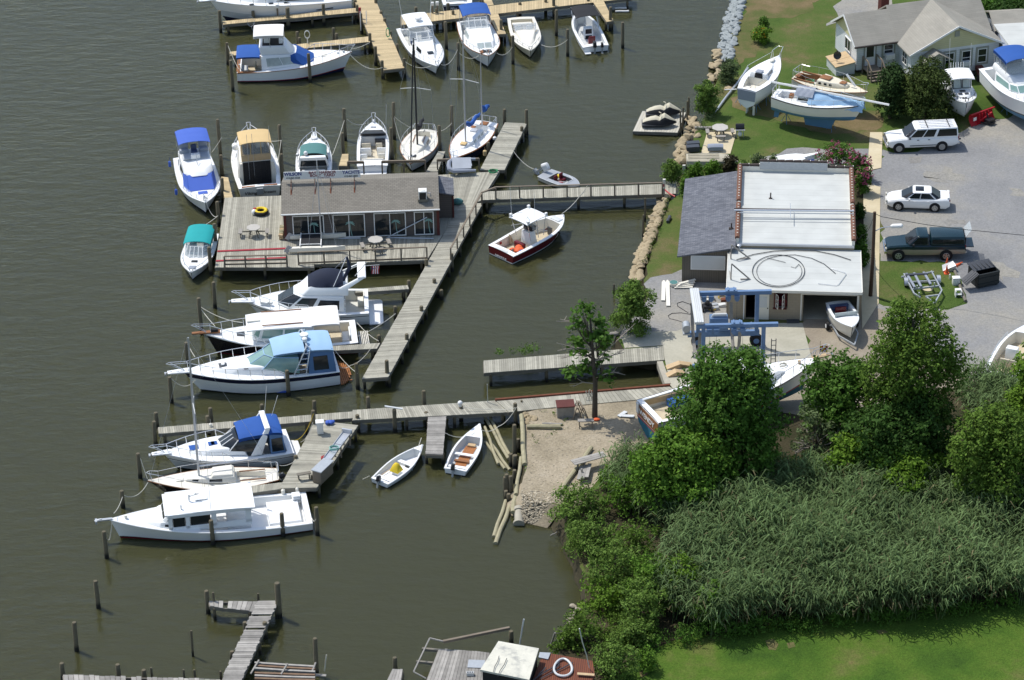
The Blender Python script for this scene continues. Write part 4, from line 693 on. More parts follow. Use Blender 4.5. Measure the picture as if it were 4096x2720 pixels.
t=boat('sportfishing_boat','white sportfisher with blue windscreen cover, blue stern awning and white flybridge top',('A',560,583),('A',1583,463),1.15,2.0,3.6,sink=0.27)
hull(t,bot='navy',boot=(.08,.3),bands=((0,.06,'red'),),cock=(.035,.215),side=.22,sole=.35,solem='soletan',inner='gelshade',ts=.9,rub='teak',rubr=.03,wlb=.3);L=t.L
mb=MB()
for s in (-1,1): mb.box((L*.125,s*(t.hb(.1)-.14),1.19),(L*.24,.27,.04))
mb.box((.1,0,1.19),(.28,t.hb(0)*2-.5,.041));mb.build('covering_board','teak',t.o)
house(t,'cabin','gel',[(L*.66,.75),(L*.58,1.25),(L*.215,1.42)],[(L*.52,.7),(L*.49,1.0),(L*.215,1.22)],[1.62,1.5,1.25],2.4,[(1,.12,.45,.2,.8,'paleglass'),(1,.47,.85,.2,.82,'paleglass'),('B',.1,.9,.05,.9)])
mb=MB();C=[(L*.665,.0,1.66),(L*.66,.8,1.62),(L*.575,1.3,1.55),(L*.47,1.12,1.72),(L*.47,1.05,2.35),(L*.515,.74,2.42),(L*.52,0,2.43)]
P=[Vector(p) for p in C];M_=[Vector((p.x,-p.y,p.z)) for p in P]
for Q in (P,M_):
    for q in ([Q[0],Q[1],Q[5],Q[6]],[Q[1],Q[2],Q[4],Q[5]],[Q[2],Q[3],Q[4]]):
        c=Vector((L*.45,0,1.8));k=[p+(p-c).normalized()*.05 for p in q];mb.frus(k,[p+(p-c).normalized()*.04 for p in k])
mb.build('windscreen_cover','blue',t.o)
house(t,'flybridge','gel',[(L*.5,.55),(L*.47,1.0),(L*.215,1.05)],[(L*.44,.5),(L*.42,.95),(L*.2,1.05)],2.42,3.15,[],bev=.06)
mb=MB();mb.box((L*.32,0,3.17),(L*.18,1.6,.02));mb.build('flybridge_floor','blackcanvas',t.o)
seat(t,L*.27,.0,3.1,.6,'whiteplastic');mb=MB();mb.box((L*.39,0,3.3),(.3,1.0,.45));mb.build('helm_console','gel',t.o,bev=.05)
canopy(t,'bimini_top','whitecanvas',L*.16,L*.42,2.3,4.25,crown=.12,skirt=.22,bows=2)
poles(t,'bimini_frame',[[(L*x,s*1.1,4.2),(L*x2,s*1.0,3.1)] for s in (-1,1) for x,x2 in ((.17,.2),(.29,.3),(.41,.42))])
canopy(t,'stern_awning','blue',L*.0,L*.205,2.5,2.42,crown=.08,skirt=.12)
poles(t,'awning_frame',[[(L*.01,s*1.2,2.35),(L*.04,s*1.4,1.2)] for s in (-1,1)])
seat(t,L*.18,.2,.35,.8,'soletan');mb=MB();mb.box((L*.06,.3,.55),(.5,1.0,.4));mb.box((L*.14,-.9,.6),(.6,.5,.5),m=1);mb.build('bait_box',['gelshade','charcoal'],t.o)
bowrail(t,.6,.6);hatch(t,.76,.5,'ivory');hatch(t,.88,.35,'galv',l=.2)
mb=MB();mb.ball((L*.93,0,t.zs(.93)+.15),.1);mb.build('windlass','galv',t.o)
n_=MB();n_.tube([(0,0,0),(-.35,.1,.9)],.02,5);n_.tube([(-.35+.3*math.cos(k*PI/6),.1,1.35+.45*math.sin(k*PI/6)) for k in range(13)],.015,4)
for k in range(-2,3): n_.tube([(-.35+.1*k,.1,1.0),(-.35+.1*k,.1,1.7)],.006,3)
p=t.o.matrix_basis@Vector((L*.17,1.0,3.2));tag(n_.build('landing_net','galv',None,loc=tuple(p)),'hoop landing net on a pole stuck up behind the sportfisher flybridge','net')

t=boat('motorboat','white motorboat cut off at the top, its navy transom lettered Miss Bliss',('B',495,36),('B',440,-330),1.05,1.6,2.75)
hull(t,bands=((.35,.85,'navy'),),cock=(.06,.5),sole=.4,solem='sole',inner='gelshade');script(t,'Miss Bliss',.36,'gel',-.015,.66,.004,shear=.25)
seat(t,t.L*.1,.0,.5,1.6,'whiteplastic');mb=MB();mb.box((.5,-.7,1.0),(.2,.3,.2));mb.build('tackle_box','seatblue',t.o);mb=MB();mb.tube([(-.02,1.0,.2),(-.1,1.0,1.25),(-.3,1.0,1.25),(-.3,1.0,.2)],.02,5);mb.build('boarding_ladder','rail',t.o)

t=boat('fishing_boat','white fishing boat with a white hardtop, radar dome and two tall outriggers',('B',95,232),('B',322,566),1.05,1.55,2.9,sink=0.45)
hull(t,cock=(.05,.44),sole=.35,rake=.12,wlb=.3,p=2.5,inner='gel');L=t.L
house(t,'foredeck_trunk','gel',[(L*.86,.18),(L*.72,.62),(L*.44,1.0)],[(L*.8,.1),(L*.68,.5),(L*.46,.85)],[1.5,1.35,1.2],[1.62,1.72,1.8],[(1,.15,.55,.15,.75)],bev=.07)
hatch(t,.74,.5,z=1.7)
house(t,'windscreen','vinyl',[(L*.52,.55),(L*.44,1.05),(L*.36,1.12)],[(L*.44,.5),(L*.40,.95),(L*.33,1.05)],1.72,2.35,[],bev=0)
poles(t,'windscreen_frame',[[(L*.52,s*.55,1.72),(L*.44,s*.5,2.35)] for s in (-1,1)]+[[(L*.44,s*1.05,1.72),(L*.40,s*.95,2.35)] for s in (-1,1)]+[[(L*.52,-.55,1.75),(L*.52,.55,1.75)],[(L*.33,-1.05,2.35),(L*.4,-.95,2.35),(L*.44,-.5,2.35),(L*.44,.5,2.35),(L*.4,.95,2.35),(L*.33,1.05,2.35)],[(L*.48,-.8,2.0),(L*.48,.8,2.0)]],.03,'gel')
canopy(t,'hardtop','gel',L*.1,L*.40,2.1,2.75,crown=.07,th=.07)
poles(t,'hardtop_frame',[[(L*x,s*1.0,2.75),(L*x2,s*1.12,1.1)] for s in (-1,1) for x,x2 in ((.12,.1),(.38,.42))],.03,'rail')
mb=MB();mb.cyl((L*.3,0,2.85),.08,.12,8);mb.tube([(L*.3,0,2.95),(L*.3,0,3.0),(L*.3,0,3.14),(L*.3,0,3.2)],[.2,.3,.3,.2],12);mb.build('radar_dome','white',t.o)
for s in (-1,1): poles(t,'outrigger',[[(L*.25,s*1.05,1.6),(L*.2,s*1.5,5.5)]],.02,'white')
seat(t,L*.32,.5,.8,.5,'seatblue');seat(t,L*.32,-.5,.8,.5,'seatblue');bowrail(t,.6,.45,over=.05)

t=boat('cabin_cruiser','white cabin cruiser with a blue bimini and two curtained front cabin windows',('B',618,172),('B',762,478),1.2,1.85,3.15,sink=0.50)
hull(t,cock=(.04,.36),sole=.45,p=2.7,wlb=.32,rub='teak',ts=.85,inner='gel');L=t.L
house(t,'cabin','gel',[(L*.80,.72),(L*.74,1.0),(L*.36,1.2)],[(L*.72,.7),(L*.70,.86),(L*.36,1.02)],[1.62,1.5,1.3],[2.0,2.02,2.05],[('F',.08,.47,.12,.88,'paleglass'),('F',.53,.92,.12,.88,'paleglass'),(1,.55,.95,.2,.75,'paleglass')],bev=.05)
house(t,'windscreen','vinyl',[(L*.42,.8),(L*.38,1.08),(L*.28,1.12)],[(L*.34,.75),(L*.32,.98),(L*.24,1.02)],2.0,2.75,[],bev=0)
poles(t,'windscreen_frame',[[(L*.42,y,2.0),(L*.34,y*.95,2.75)] for y in (-.8,-.27,.27,.8)]+[[(L*.24,-1.02,2.75),(L*.34,-.75,2.75),(L*.34,.75,2.75),(L*.24,1.02,2.75)]],.028,'gel')
canopy(t,'bimini_top','blue',L*.06,L*.32,2.35,2.95,crown=.16,skirt=.2,bows=1)
poles(t,'bimini_frame',[[(L*x,s*1.15,2.9),(L*x,s*1.2,1.3)] for s in (-1,1) for x in (.08,.3)])
seat(t,L*.26,.6,.8,.5,'seatgrey');seat(t,L*.26,-.6,.8,.5,'seatgrey')
hatch(t,.89,.8,'blackcanvas',l=.6,name='anchor_locker');mb=MB();mb.box((L*.9,-.45,t.zs(.9)+.1),(.5,.25,.05));mb.tube([(L*.88,.2,t.zs(.9)+.1),(L*.97,0,t.zs(.97)+.2)],.04,6);mb.build('anchor','teak',t.o)
bowrail(t,.55,.4,over=.0);poles(t,'boarding_ladder',[[(.0,t.hb(0)-.1,1.2),(-.1,t.hb(0)-.1,.2)],[(0,t.hb(0)-.4,1.2),(-.1,t.hb(0)-.4,.2)]],.03,'orangewood')

t=boat('cuddy_boat','small cream cuddy boat with a plain open windscreen and cream cockpit',('B',1037,150),('B',1122,432),.95,1.3,2.5,sink=0.35)
hull(t,m='cream',deckm='ivory',inner='cream',solem='soletan',cock=(.06,.44),sole=.35,p=2.6,wlb=.3,rub='ivory',ts=.9,side=.24);L=t.L
house(t,'foredeck_trunk','ivory',[(L*.9,.15),(L*.75,.6),(L*.45,.95)],[(L*.84,.1),(L*.7,.45),(L*.47,.85)],[1.22,1.15,1.02],[1.3,1.36,1.42],[],bev=.07)
poles(t,'windscreen_frame',[[(L*.36,-1.0,1.55),(L*.44,-.85,1.62),(L*.44,.85,1.62),(L*.36,1.0,1.55)],[(L*.36,-1.0,1.2),(L*.5,-.85,1.35),(L*.5,.85,1.35),(L*.36,1.0,1.2)]]+[[(L*.5,y,1.35),(L*.44,y,1.62)] for y in (-.85,-.1,.1,.85)],.024,'rail')
house(t,'windscreen','vinyl',[(L*.5,.85),(L*.37,1.0)],[(L*.44,.83),(L*.36,.98)],1.36,1.62,[],bev=0)
seat(t,L*.34,.5,.4,.5,'whiteplastic');seat(t,L*.34,-.5,.4,.5,'whiteplastic');mb=MB();mb.box((L*.12,0,.6),(.5,1.7,.45));mb.build('stern_bench','ivory',t.o,bev=.04)
bowrail(t,.62,.3,over=-.1,n=3)

t=boat('centre_console_boat','white open boat with black bimini and two black outboards, stern towards the viewer',('B',1682,398),('B',1528,84),.8,1.35,2.35,sink=0.25)
hull(t,cock=(.07,.86),sole=.3,solem='gelshade',inner='gelshade',ts=.92,p=2.6,side=.2,wlb=.35);L=t.L
canopy(t,'bimini_top','blackcanvas',L*.42,L*.78,2.0,2.35,crown=.12,skirt=.1,bows=1);poles(t,'bimini_frame',[[(L*x,s*.98,2.33),(L*.5,s*1.05,.95)] for s in (-1,1) for x in (.44,.6,.76)])
house(t,'console','gel',[(L*.5,.4),(L*.4,.42)],[(L*.47,.36),(L*.4,.38)],.3,1.35,[('B',.15,.85,.5,.9,'blackplastic'),('B',.15,.85,.05,.35,'darkinside')],bev=.04)
seat(t,L*.24,.0,.3,.55,'maroon');outboard(t,-.12,.15,.75);outboard(t,-.12,-.5,.7,s=.75)
mb=MB();mb.box((-.2,.75,.35),(.4,.5,.06));mb.build('swim_step','gel',t.o)

# ---- middle rows behind the office ----
t=boat('flybridge_cruiser','white flybridge cruiser with a royal blue bimini and blue windscreen cover',('E',283,392),('E',410,806),1.2,1.85,3.15,sink=0.55)
hull(t,cock=(.04,.26),sole=.45,p=2.8,wlb=.3,ts=.9,bot='navy',boot=(.06,.2),inner='gel');L=t.L
house(t,'cabin','gel',[(L*.73,.85),(L*.68,1.1),(L*.24,1.3)],[(L*.58,.8),(L*.56,1.0),(L*.24,1.15)],[1.6,1.5,1.3],2.3,[(1,.2,.8,.25,.8)])
mb=MB();q=[Vector(p) for p in ((L*.735,-.95,1.62),(L*.735,.95,1.62),(L*.585,.9,2.3),(L*.585,-.9,2.3))];mb.frus([p for p in q],[p+Vector((.05,0,.06)) for p in q])
for s in (-1,1):
    q=[Vector(p) for p in ((L*.73,s*.95,1.6),(L*.6,s*1.22,1.5),(L*.52,s*1.12,2.28),(L*.585,s*.9,2.28))];mb.frus(q,[p+Vector((.01,s*.06,.02)) for p in q])
mb.build('windscreen_cover','royal',t.o)
house(t,'flybridge','gel',[(L*.62,.55),(L*.55,1.15),(L*.2,1.2)],[(L*.55,.45),(L*.5,1.1),(L*.2,1.2)],2.3,[2.55,2.75,2.75],[],bev=.08)
mb=MB();mb.box((L*.30,0,2.78),(L*.19,2.0,.02));mb.build('flybridge_floor','gelshade',t.o)
for y in (-.75,.75): seat(t,L*.25,y,2.75,.7,'seatgrey',h=.3)
mb=MB();mb.box((L*.38,0,2.95),(.35,.7,.4));mb.build('helm_console','gel',t.o,bev=.04);seat(t,L*.3,0,2.75,.45,'seatblue',h=.35)
canopy(t,'bimini_top','royal',L*.1,L*.36,2.4,4.0,crown=.16,skirt=.2,bows=2);poles(t,'bimini_frame',[[(L*x,s*1.18,3.95),(L*x,s*1.18,2.7)] for s in (-1,1) for x in (.11,.23,.35)])
hatch(t,.80,.72,'royal',l=.45);bowrail(t,.6,.35,over=.0);mb=MB();mb.ball((L*.9,0,t.zs(.9)+.12),.1);mb.tube([(L*.83,0,t.zs(.83)+.1),(L*.98,0,t.zs(.98)+.12)],.035,5);mb.build('windlass','galv',t.o)
mb=MB();mb.tube([(L*.5,-.0,2.75),(L*.43,0,3.4)],.03,5);mb.build('spotlight','galv',t.o)
fender('E',87,462,.8,'royal','royal blue fender hanging at the stern of the blue-bimini flybridge boat');fender('E',145,712,1.0,'royal','royal blue fender hanging near the bow of the blue-bimini flybridge boat')

t=boat('sedan_cruiser',"cream flybridge cruiser with a tan top, dark sliding doors and Viking's Dream on its transom",('E',893,668),('E',795,150),1.15,2.0,3.55,sink=0.25)
hull(t,m='ivory',deckm='gel',cock=(.045,.2),sole=.5,ts=.88,p=2.4,inner='ivory',solem='darkinside',wlb=.35,rub='ivory');L=t.L
script(t,"Viking's Dream",.34,'signblack',-.02,.68,.004,shear=.2,sx=1.15)
mb=MB()
for y in (-.85,.85): mb.box((.14,y,1.2),(.14,1.0,.04))
mb.build('step_pad','orangewood',t.o);mb=MB();mb.box((-.12,0,.85),(.15,.5,.5));mb.build('boarding_ladder','galv',t.o)
house(t,'cabin','ivory',[(L*.7,.7),(L*.6,1.3),(L*.2,1.5)],[(L*.58,.65),(L*.52,1.1),(L*.2,1.3)],[1.7,1.6,1.2],2.55,[(1,.1,.35,.2,.8),(1,.4,.65,.2,.8),(1,.7,.92,.2,.8),('F',.05,.95,.1,.9)],bev=.05)
mb=MB();mb.box((L*.2-.02,0,1.5),(.06,2.1,2.0));d_=mb.build('sliding_door','darkinside',t.o);mb=MB();[mb.box((L*.2-.06,y,1.5),(.04,.05,2.0)) for y in (-.72,-.3,.4)];[mb.box((L*.2-.06,y,z),(.02,.9,.04)) for y,z in ((-.1,1.9),(.3,1.3),(-.2,1.1),(.4,2.2))];mb.build('door_frame','blackplastic',d_)
mb=MB()
for s in (-1,1): mb.frus([(L*.2,s*1.1,.5),(L*.2-.05,s*1.1,.5),(L*.2-.05,s*1.5,.5),(L*.2,s*1.5,.5)],[(L*.22,s*1.1,2.5),(L*.17,s*1.1,2.5),(L*.17,s*1.28,2.5),(L*.22,s*1.28,2.5)])
mb.build('cockpit_bulkhead','ivory',t.o)
house(t,'flybridge','mat_brown' if 0 else 'tanskirt' if 'tanskirt' in _M else 'plywood',[(L*.52,.6),(L*.46,1.05),(L*.2,1.12)],[(L*.48,.55),(L*.44,1.05),(L*.2,1.15)],2.55,3.1,[],bev=.03)
mb=MB();mb.box((L*.33,0,3.12),(L*.22,1.9,.02));mb.build('flybridge_floor','darkinside',t.o)
house(t,'flybridge_enclosure','vinyl',[(L*.47,.55),(L*.44,1.05),(L*.205,1.12)],[(L*.42,.55),(L*.4,1.05),(L*.19,1.12)],3.1,4.15,[],bev=0)
canopy(t,'flybridge_top','tan',L*.17,L*.44,2.4,4.2,crown=.12,skirt=.18,bows=1);poles(t,'top_frame',[[(L*x,y,4.2),(L*x+.05,y,3.1)] for x in (.19,.41) for y in (-1.1,-.4,.4,1.1)],.03,'tan')
seat(t,L*.36,.5,3.1,.5,'orangewood');seat(t,L*.36,-.4,3.1,.6,'white');mb=MB();mb.tube([(-.2,0,0),(-.1,0,0),(.35,0,0),(.45,0,0)],[.1,.24,.24,.1],10);mb.build('life_raft','white',t.o,loc=(L*.6,1.35,2.2))
bowrail(t,.5,.55,over=.1);poles(t,'rod',[[(L*.2,.6,.5),(L*.16,.65,5.0)],[(L*.2,.2,.5),(L*.17,.25,5.0)],[(L*.22,-1.0,2.6),(L*.2,-1.1,5.4)]],.014,'galv')

t=boat('express_cruiser','white cruiser with dark green canvas behind the office sign, bow away from the viewer',('F',365,655),('F',372,222),1.1,1.6,2.75,sink=0.25)
hull(t,cock=(.06,.5),sole=.4,p=2.9,rake=.08,inner='gelshade');L=t.L
canopy(t,'canvas_top','greenteal',L*.34,L*.66,2.0,2.2,2.0,crown=.22,skirt=.3)
house(t,'windscreen','glass',[(L*.72,.6),(L*.6,1.08),(L*.42,1.14)],[(L*.64,.5),(L*.56,.92),(L*.42,1.0)],1.5,1.98,[],bev=.03)
house(t,'radar_arch','gel',[(L*.36,1.18),(L*.30,1.2)],[(L*.30,.95),(L*.24,1.0)],1.3,2.3,[('B',.06,.94,.1,.7,'glass')],bev=.05)
mb=MB();mb.ball((L*.3,.55,2.5),.17);mb.build('satellite_dome','white',t.o);mb=MB();mb.ball((L*.5,1.25,1.7),.13);mb.build('horn','rail',t.o)
hatch(t,.79,.5,'blackplastic',l=.2,dz=.07);bowrail(t,.45,.55,over=.35,n=6);pulpit(t,.5);mb=MB();mb.ball((L*.93,0,t.zs(.93)+.1),(.25,.3,.12));mb.build('windlass','gel',t.o)
seat(t,L*.25,0,.5,1.8,'whiteplastic')

t=boat('express_cruiser','white open-cockpit cruiser with beige seats and a black windscreen band, bow away',('F',925,508),('F',938,84),.95,1.4,2.45,sink=0.20)
hull(t,cock=(.13,.66),sole=.4,p=3.0,rake=.08,solem='seatbeige',inner='gel',side=.22,ts=.94);L=t.L
mb=MB();mb.frus([(L*.66,-1.05,1.28),(L*.66,1.05,1.28),(L*.78,.72,1.38),(L*.78,-.72,1.38)],[(L*.62,-1.0,1.62),(L*.62,1.0,1.62),(L*.76,.7,1.46),(L*.76,-.7,1.46)]);mb.build('windscreen','blackplastic',t.o,bev=.03)
for x,y,w,m_ in ((.57,.55,.7,'seatbeige'),(.57,-.45,.5,'seatbeige'),(.45,-.65,.7,'gel'),(.45,.55,.8,'gel'),(.3,-.7,.55,'ivory'),(.3,.7,.5,'gel'),(.18,0,1.7,'ivory')): seat(t,L*x,y,.4,w,m_,h=.3,d=.6)
mb=MB();mb.box((L*.62,-.5,.95),(.35,.75,.3));mb.tube([(L*.58,-.5+.2*math.cos(k*PI/5),1.1+.2*math.sin(k*PI/5)) for k in range(11)],.025,4);mb.build('dashboard','charcoal',t.o)
hatch(t,.86,.4,'greycanvas',l=.18,dz=.07);bowrail(t,.55,.6,over=.3,n=6);mb=MB();mb.ball((L*.97,0,t.zs(.97)+.15),.12);mb.build('windlass','rail',t.o)
mb=MB();mb.prism([(-.75,-1.0),(0,-1.12),(0,1.12),(-.75,1.0)],.3,.42);mb.build('swim_platform','gel',t.o,bev=.05);house(t,'transom_wall','gel',[(.75,1.0),(.05,1.05)],[(.7,.95),(.45,.98)],.4,1.05,[],bev=.08)
script(t,'Clowns Tooke',.22,'charcoal',.15,.82,0,shear=.3,tilt=.55)
poles(t,'antenna',[[(L*.8,-1.0,1.4),(L*.78,-1.1,3.6)]],.012,'white')

def rig(t,x,h,m='rail',r=.07,boom=None,spread=None,z=None,stay=True,name='mast'):
    L=t.L;z=t.zs(x/L)+.1 if z is None else z;mb=MB();mb.tube([(x,0,z),(x,0,z+h*.5),(x-.03*h*.2,0,z+h)],[r,r,r*.7],8)
    o=mb.build(name,m,t.o)
    if spread:
        mb=MB();mb.tube([(x-.1,-spread,z+h*.52),(x,0,z+h*.54),(x-.1,spread,z+h*.52)],.025,5);mb.build('spreader','white' if m!='rail' else 'rail',o)
    if stay:
        w=MB();w.tube([(x,0,z+h),(L*.99,0,t.zs(1))],.008,3);w.tube([(x,0,z+h),(L*.01,0,t.zs(0))],.008,3)
        for s in (-1,1): w.tube([(x,0,z+h),(x-.1,s*(spread or .8),z+h*.53),(x-.2,s*(t.hb(x/L)-.05),t.zs(x/L))],.008,3)
        w.build('stays','galv',t.o)
    if boom:
        l,cm,zb=boom;mb=MB();N=7;mb.tube([(x-.05-l*k/N,.04*math.sin(k*2.3),z+zb+(.55*(1-k/2) if k<2 else 0)+.05*math.sin(k*1.7)) for k in range(N+1)],[.1]+[.2-.012*k for k in range(N-1)]+[.06],7);b=mb.build('sail_cover' if 'canvas' in cm or cm=='blue' else 'boom',cm,t.o)
        return o
    return o
def lifelines(t,f0=.05,f1=.92,h=.55,n=6,m='rail',inset=.08,pul=True):
    L=t.L;F=[f0+(f1-f0)*i/n for i in range(n+1)];segs=[]
    for s in (-1,1):
        P=[(f*L,s*(t.hb(f)-inset),t.zs(f)+h) for f in F];segs.append(P)
        for f,p in zip(F,P): segs.append([p,(p[0],p[1],t.zs(f))])
    o=poles(t,'lifelines',segs,.013,m,4)
    if pul:
        zb=t.zs(1);poles(t,'bow_pulpit',[[(f1*L,s*(t.hb(f1)-inset),t.zs(f1)+h) for s in (1,)]+[(L*.985,.18,zb+h+.05),(L*1.01,0,zb+h+.05),(L*.985,-.18,zb+h+.05),(f1*L,-(t.hb(f1)-inset),t.zs(f1)+h)],[(L*.985,.18,zb+h),(L*.97,.08,zb)],[(L*.985,-.18,zb+h),(L*.97,-.08,zb)]],.022,m)
        h0=t.hb(0)-inset;z=t.zs(0);poles(t,'stern_pulpit',[[(f0*L+.5,h0,z+h),(.08,h0,z+h),(.0,h0*.8,z+h),(0,-h0*.8,z+h),(.08,-h0,z+h),(f0*L+.5,-h0,z+h)]]+[[(.08,s*h0,z+h),(.08,s*h0,z)] for s in (-1,1)]+[[(0.02,s*.3,z+h),(.05,s*.3,z)] for s in (-1,1)],.022,m)
    return o
t=boat('sailboat','white sloop with a black mast and black sail cover, bow towards the office',('F',1425,165),('F',1287,484),.95,1.15,2.85,'sailboat',sink=0.15)
hull(t,p=1.9,ts=.62,rake=.12,cock=(.06,.30),side=.55,sole=.55,rub='teak',inner='ivory',solem='ivory',wlb=.5,pw=2,deckm='ivory');L=t.L
house(t,'cabin','ivory',[(L*.7,.3),(L*.55,.68),(L*.3,.8)],[(L*.66,.25),(L*.53,.58),(L*.32,.68)],[1.05,1.0,.98],[1.22,1.34,1.4],[(1,.35,.8,.25,.75)],bev=.05)
hatch(t,.80,.42,'blackplastic');mb=MB();mb.cyl((L*.8,0,t.zs(.8)+.12),.09,.06,8);mb.build('deck_vent','white',t.o)
mb=MB();[mb.box((L*.4,y,1.42),(L*.2,.05,.04)) for y in (-.4,.4)];mb.build('handrail','teak',t.o)
rig(t,L*.52,9.0,'blackplastic',.075,(L*.42,'blackcanvas',1.0),1.2,1.3);poles(t,'furled_jib',[[(L*.98,0,1.2),(L*.56,0,9.9)]],.055,'blackcanvas')
lifelines(t);outboard(t,-.15,.6,.9,'charcoal',.6);poles(t,'tiller',[[(.1,0,1.0),(.9,.05,1.2)]],.03,'blackplastic')
t=boat('sailboat','navy-hulled two-masted sailboat with bright blue sail covers and teak trim',('F',2010,88),('F',1676,440),.95,1.3,2.75,'sailboat',sink=0.12)
hull(t,m='navy',bot='darkhull',bands=((.86,1,'orangewood'),),p=1.9,ts=.7,rake=.14,cock=(.1,.28),side=.6,sole=.5,rub='orangewood',inner='gel',pw=2.2,solem='gelshade',rubr=.045);L=t.L
house(t,'cabin','gel',[(L*.74,.25),(L*.6,.6),(L*.3,.78)],[(L*.71,.2),(L*.58,.5),(L*.31,.66)],[1.1,1.05,1.0],[1.3,1.4,1.48],[(1,.12,.3,.3,.75,'paleglass'),(1,.45,.62,.3,.75,'paleglass'),(1,.72,.88,.3,.75,'paleglass')],bev=.05)
hatch(t,.66,.5,'tan',z=1.42);hatch(t,.06,.6,'teak');hatch(t,.36,.55,'seatgrey',z=1.5);mb=MB();mb.box((L*.25,-.4,1.3),(.5,.35,.06));mb.build('hatch_board','teak',t.o)
rig(t,L*.60,9.9,'alu',.075,(L*.42,'blue',1.0),1.2,1.35);rig(t,L*.13,6.2,'alu',.055,(L*.2,'blue',1.2),None,1.0,False,'mizzen_mast')
lifelines(t);fender('F',1995,385,.9,'tan','tan fender between the navy sailboat and its pier',.5,.15);fender('F',2088,245,.9,'white','round white fender at the stern of the navy sailboat',.3,.15)

t=boat('cuddy_boat','small white cuddy boat with a bright teal canvas top beside the deck',('E',398,1085),('E',277,1430),.95,1.25,2.35,sink=0.35)
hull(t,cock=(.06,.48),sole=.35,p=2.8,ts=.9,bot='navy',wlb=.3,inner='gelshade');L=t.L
canopy(t,'canvas_top','teal',L*.12,L*.52,1.95,2.05,1.98,crown=.18,skirt=.35,bows=1)
house(t,'windscreen','vinyl',[(L*.64,.5),(L*.57,.88),(L*.42,1.02)],[(L*.54,.45),(L*.5,.78),(L*.4,.9)],1.15,1.75,[],bev=0)
poles(t,'windscreen_frame',[[(L*.64,y*1.1,1.15),(L*.54,y,1.75)] for y in (-.45,-.15,.15,.45)]+[[(L*.57,s*.88,1.15),(L*.5,s*.78,1.75)] for s in (-1,1)]+[[(L*.4,-.9,1.75),(L*.5,-.78,1.75),(L*.54,-.45,1.75),(L*.54,.45,1.75),(L*.5,.78,1.75),(L*.4,.9,1.75)]],.028,'gel')
hatch(t,.74,.45,'blackplastic',l=.28);hatch(t,.9,.5,'greycanvas',l=.45);bowrail(t,.5,.2,over=-.1,n=3);seat(t,L*.35,.5,.4,.5,'seatgrey');seat(t,L*.35,-.5,.4,.5,'seatgrey')
# ================= basin boats =================
t=boat('centre_console_boat','dark red open fishing boat with white T-top and orange gear in its stern',('H',292,1008),('H',1012,597),.95,1.4,2.75,sink=0.22)
hull(t,m='maroon',deckm='gel',cock=(.07,.83),sole=.35,solem='soletan',inner='ivory',ts=.93,p=2.7,sm=.5,side=.22,bands=((.0,.12,'gelshade'),),rub='gel',wlb=.35);L=t.L
script(t,'ANNAPOLIS',.2,'gel',-.02,.45,.004,sx=1.1)
house(t,'console','gel',[(L*.52,.42),(L*.38,.45)],[(L*.48,.4),(L*.39,.42)],.35,1.55,[],bev=.05)
mb=MB();mb.box((L*.46,0,1.75),(.5,.8,.35));mb.tube([(L*.4,.2*math.cos(k*PI/6),1.45+.2*math.sin(k*PI/6)) for k in range(13)],.02,4);mb.build('helm','blackplastic',t.o,bev=.03)
house(t,'windscreen','vinyl',[(L*.54,.38),(L*.44,.45)],[(L*.5,.36),(L*.43,.42)],1.6,2.1,[],bev=0)
canopy(t,'t_top','gel',L*.28,L*.6,1.9,2.75,crown=.05,th=.06)
poles(t,'t_top_frame',[[(L*x,s*.85,2.7),(L*x2,s*.75,1.1)] for s in (-1,1) for x,x2 in ((.3,.36),(.58,.56),(.44,.48))]+[[(L*.3,s*.85,2.0),(L*.56,s*.8,1.6)] for s in (-1,1)],.025,'rail')
mb=MB()
for x,y in ((.3,.9),(.3,-.9),(.58,.9),(.58,-.9)): mb.box((L*x,y,2.86),(.2,.16,.16))
mb.tube([(L*.32,-.5,2.85),(L*.36,-.5,3.05),(L*.4,0,3.05),(L*.36,.5,3.05),(L*.32,.5,2.85)],.03,5);mb.build('top_lights','white',t.o)
poles(t,'antenna',[[(L*.3,.8,2.8),(L*.29,.85,5.2)],[(L*.42,-.8,2.8),(L*.41,-.85,5.0)]],.012,'white')
mb=MB();mb.box((L*.3,0,.62),(.3,.95,.55));mb.build('leaning_post','maroon',t.o,bev=.04)
r=random.Random(2);mb=MB()
for k in range(7): mb.ball((L*.2+r.uniform(-.4,.4),-.45+r.uniform(-.3,.3),.6+r.uniform(-.1,.15)),(.32,.3,.2),8,5)
mb.build('foul_weather_gear','orange',t.o);mb=MB();mb.ball((L*.2,-.75,.6),(.35,.18,.2),8,5);mb.build('blue_bag','blue',t.o)
mb=MB();mb.tube([(L*.1,-.55,.35),(L*.1,-.55,.9),(L*.12,-.5,1.0)],[.1,.1,.05],8);mb.tube([(L*.1+.2*math.cos(k*PI/5),-.3,.7+.2*math.sin(k*PI/5)) for k in range(11)],.03,4);mb.build('winch','blackplastic',t.o)
mb=MB();mb.tube([(L*.3,1.0,.4),(L*.3,1.05,1.1),(L*.34,1.03,.5)],.1,6);mb.build('rope_hank','soletan',t.o);mb=MB();mb.ball((L*.16,1.05,.8),(.12,.06,.12),8,5);mb.build('gaff_head','red',t.o)
hatch(t,.88,.9,'gelshade',l=.5,dz=.07);hatch(t,.02,1.2,'gelshade',l=.2,dz=.05);mb=MB();mb.box((L*.76,-.1,.7),(.12,.4,.6));mb.build('bow_seat','charcoal',t.o)

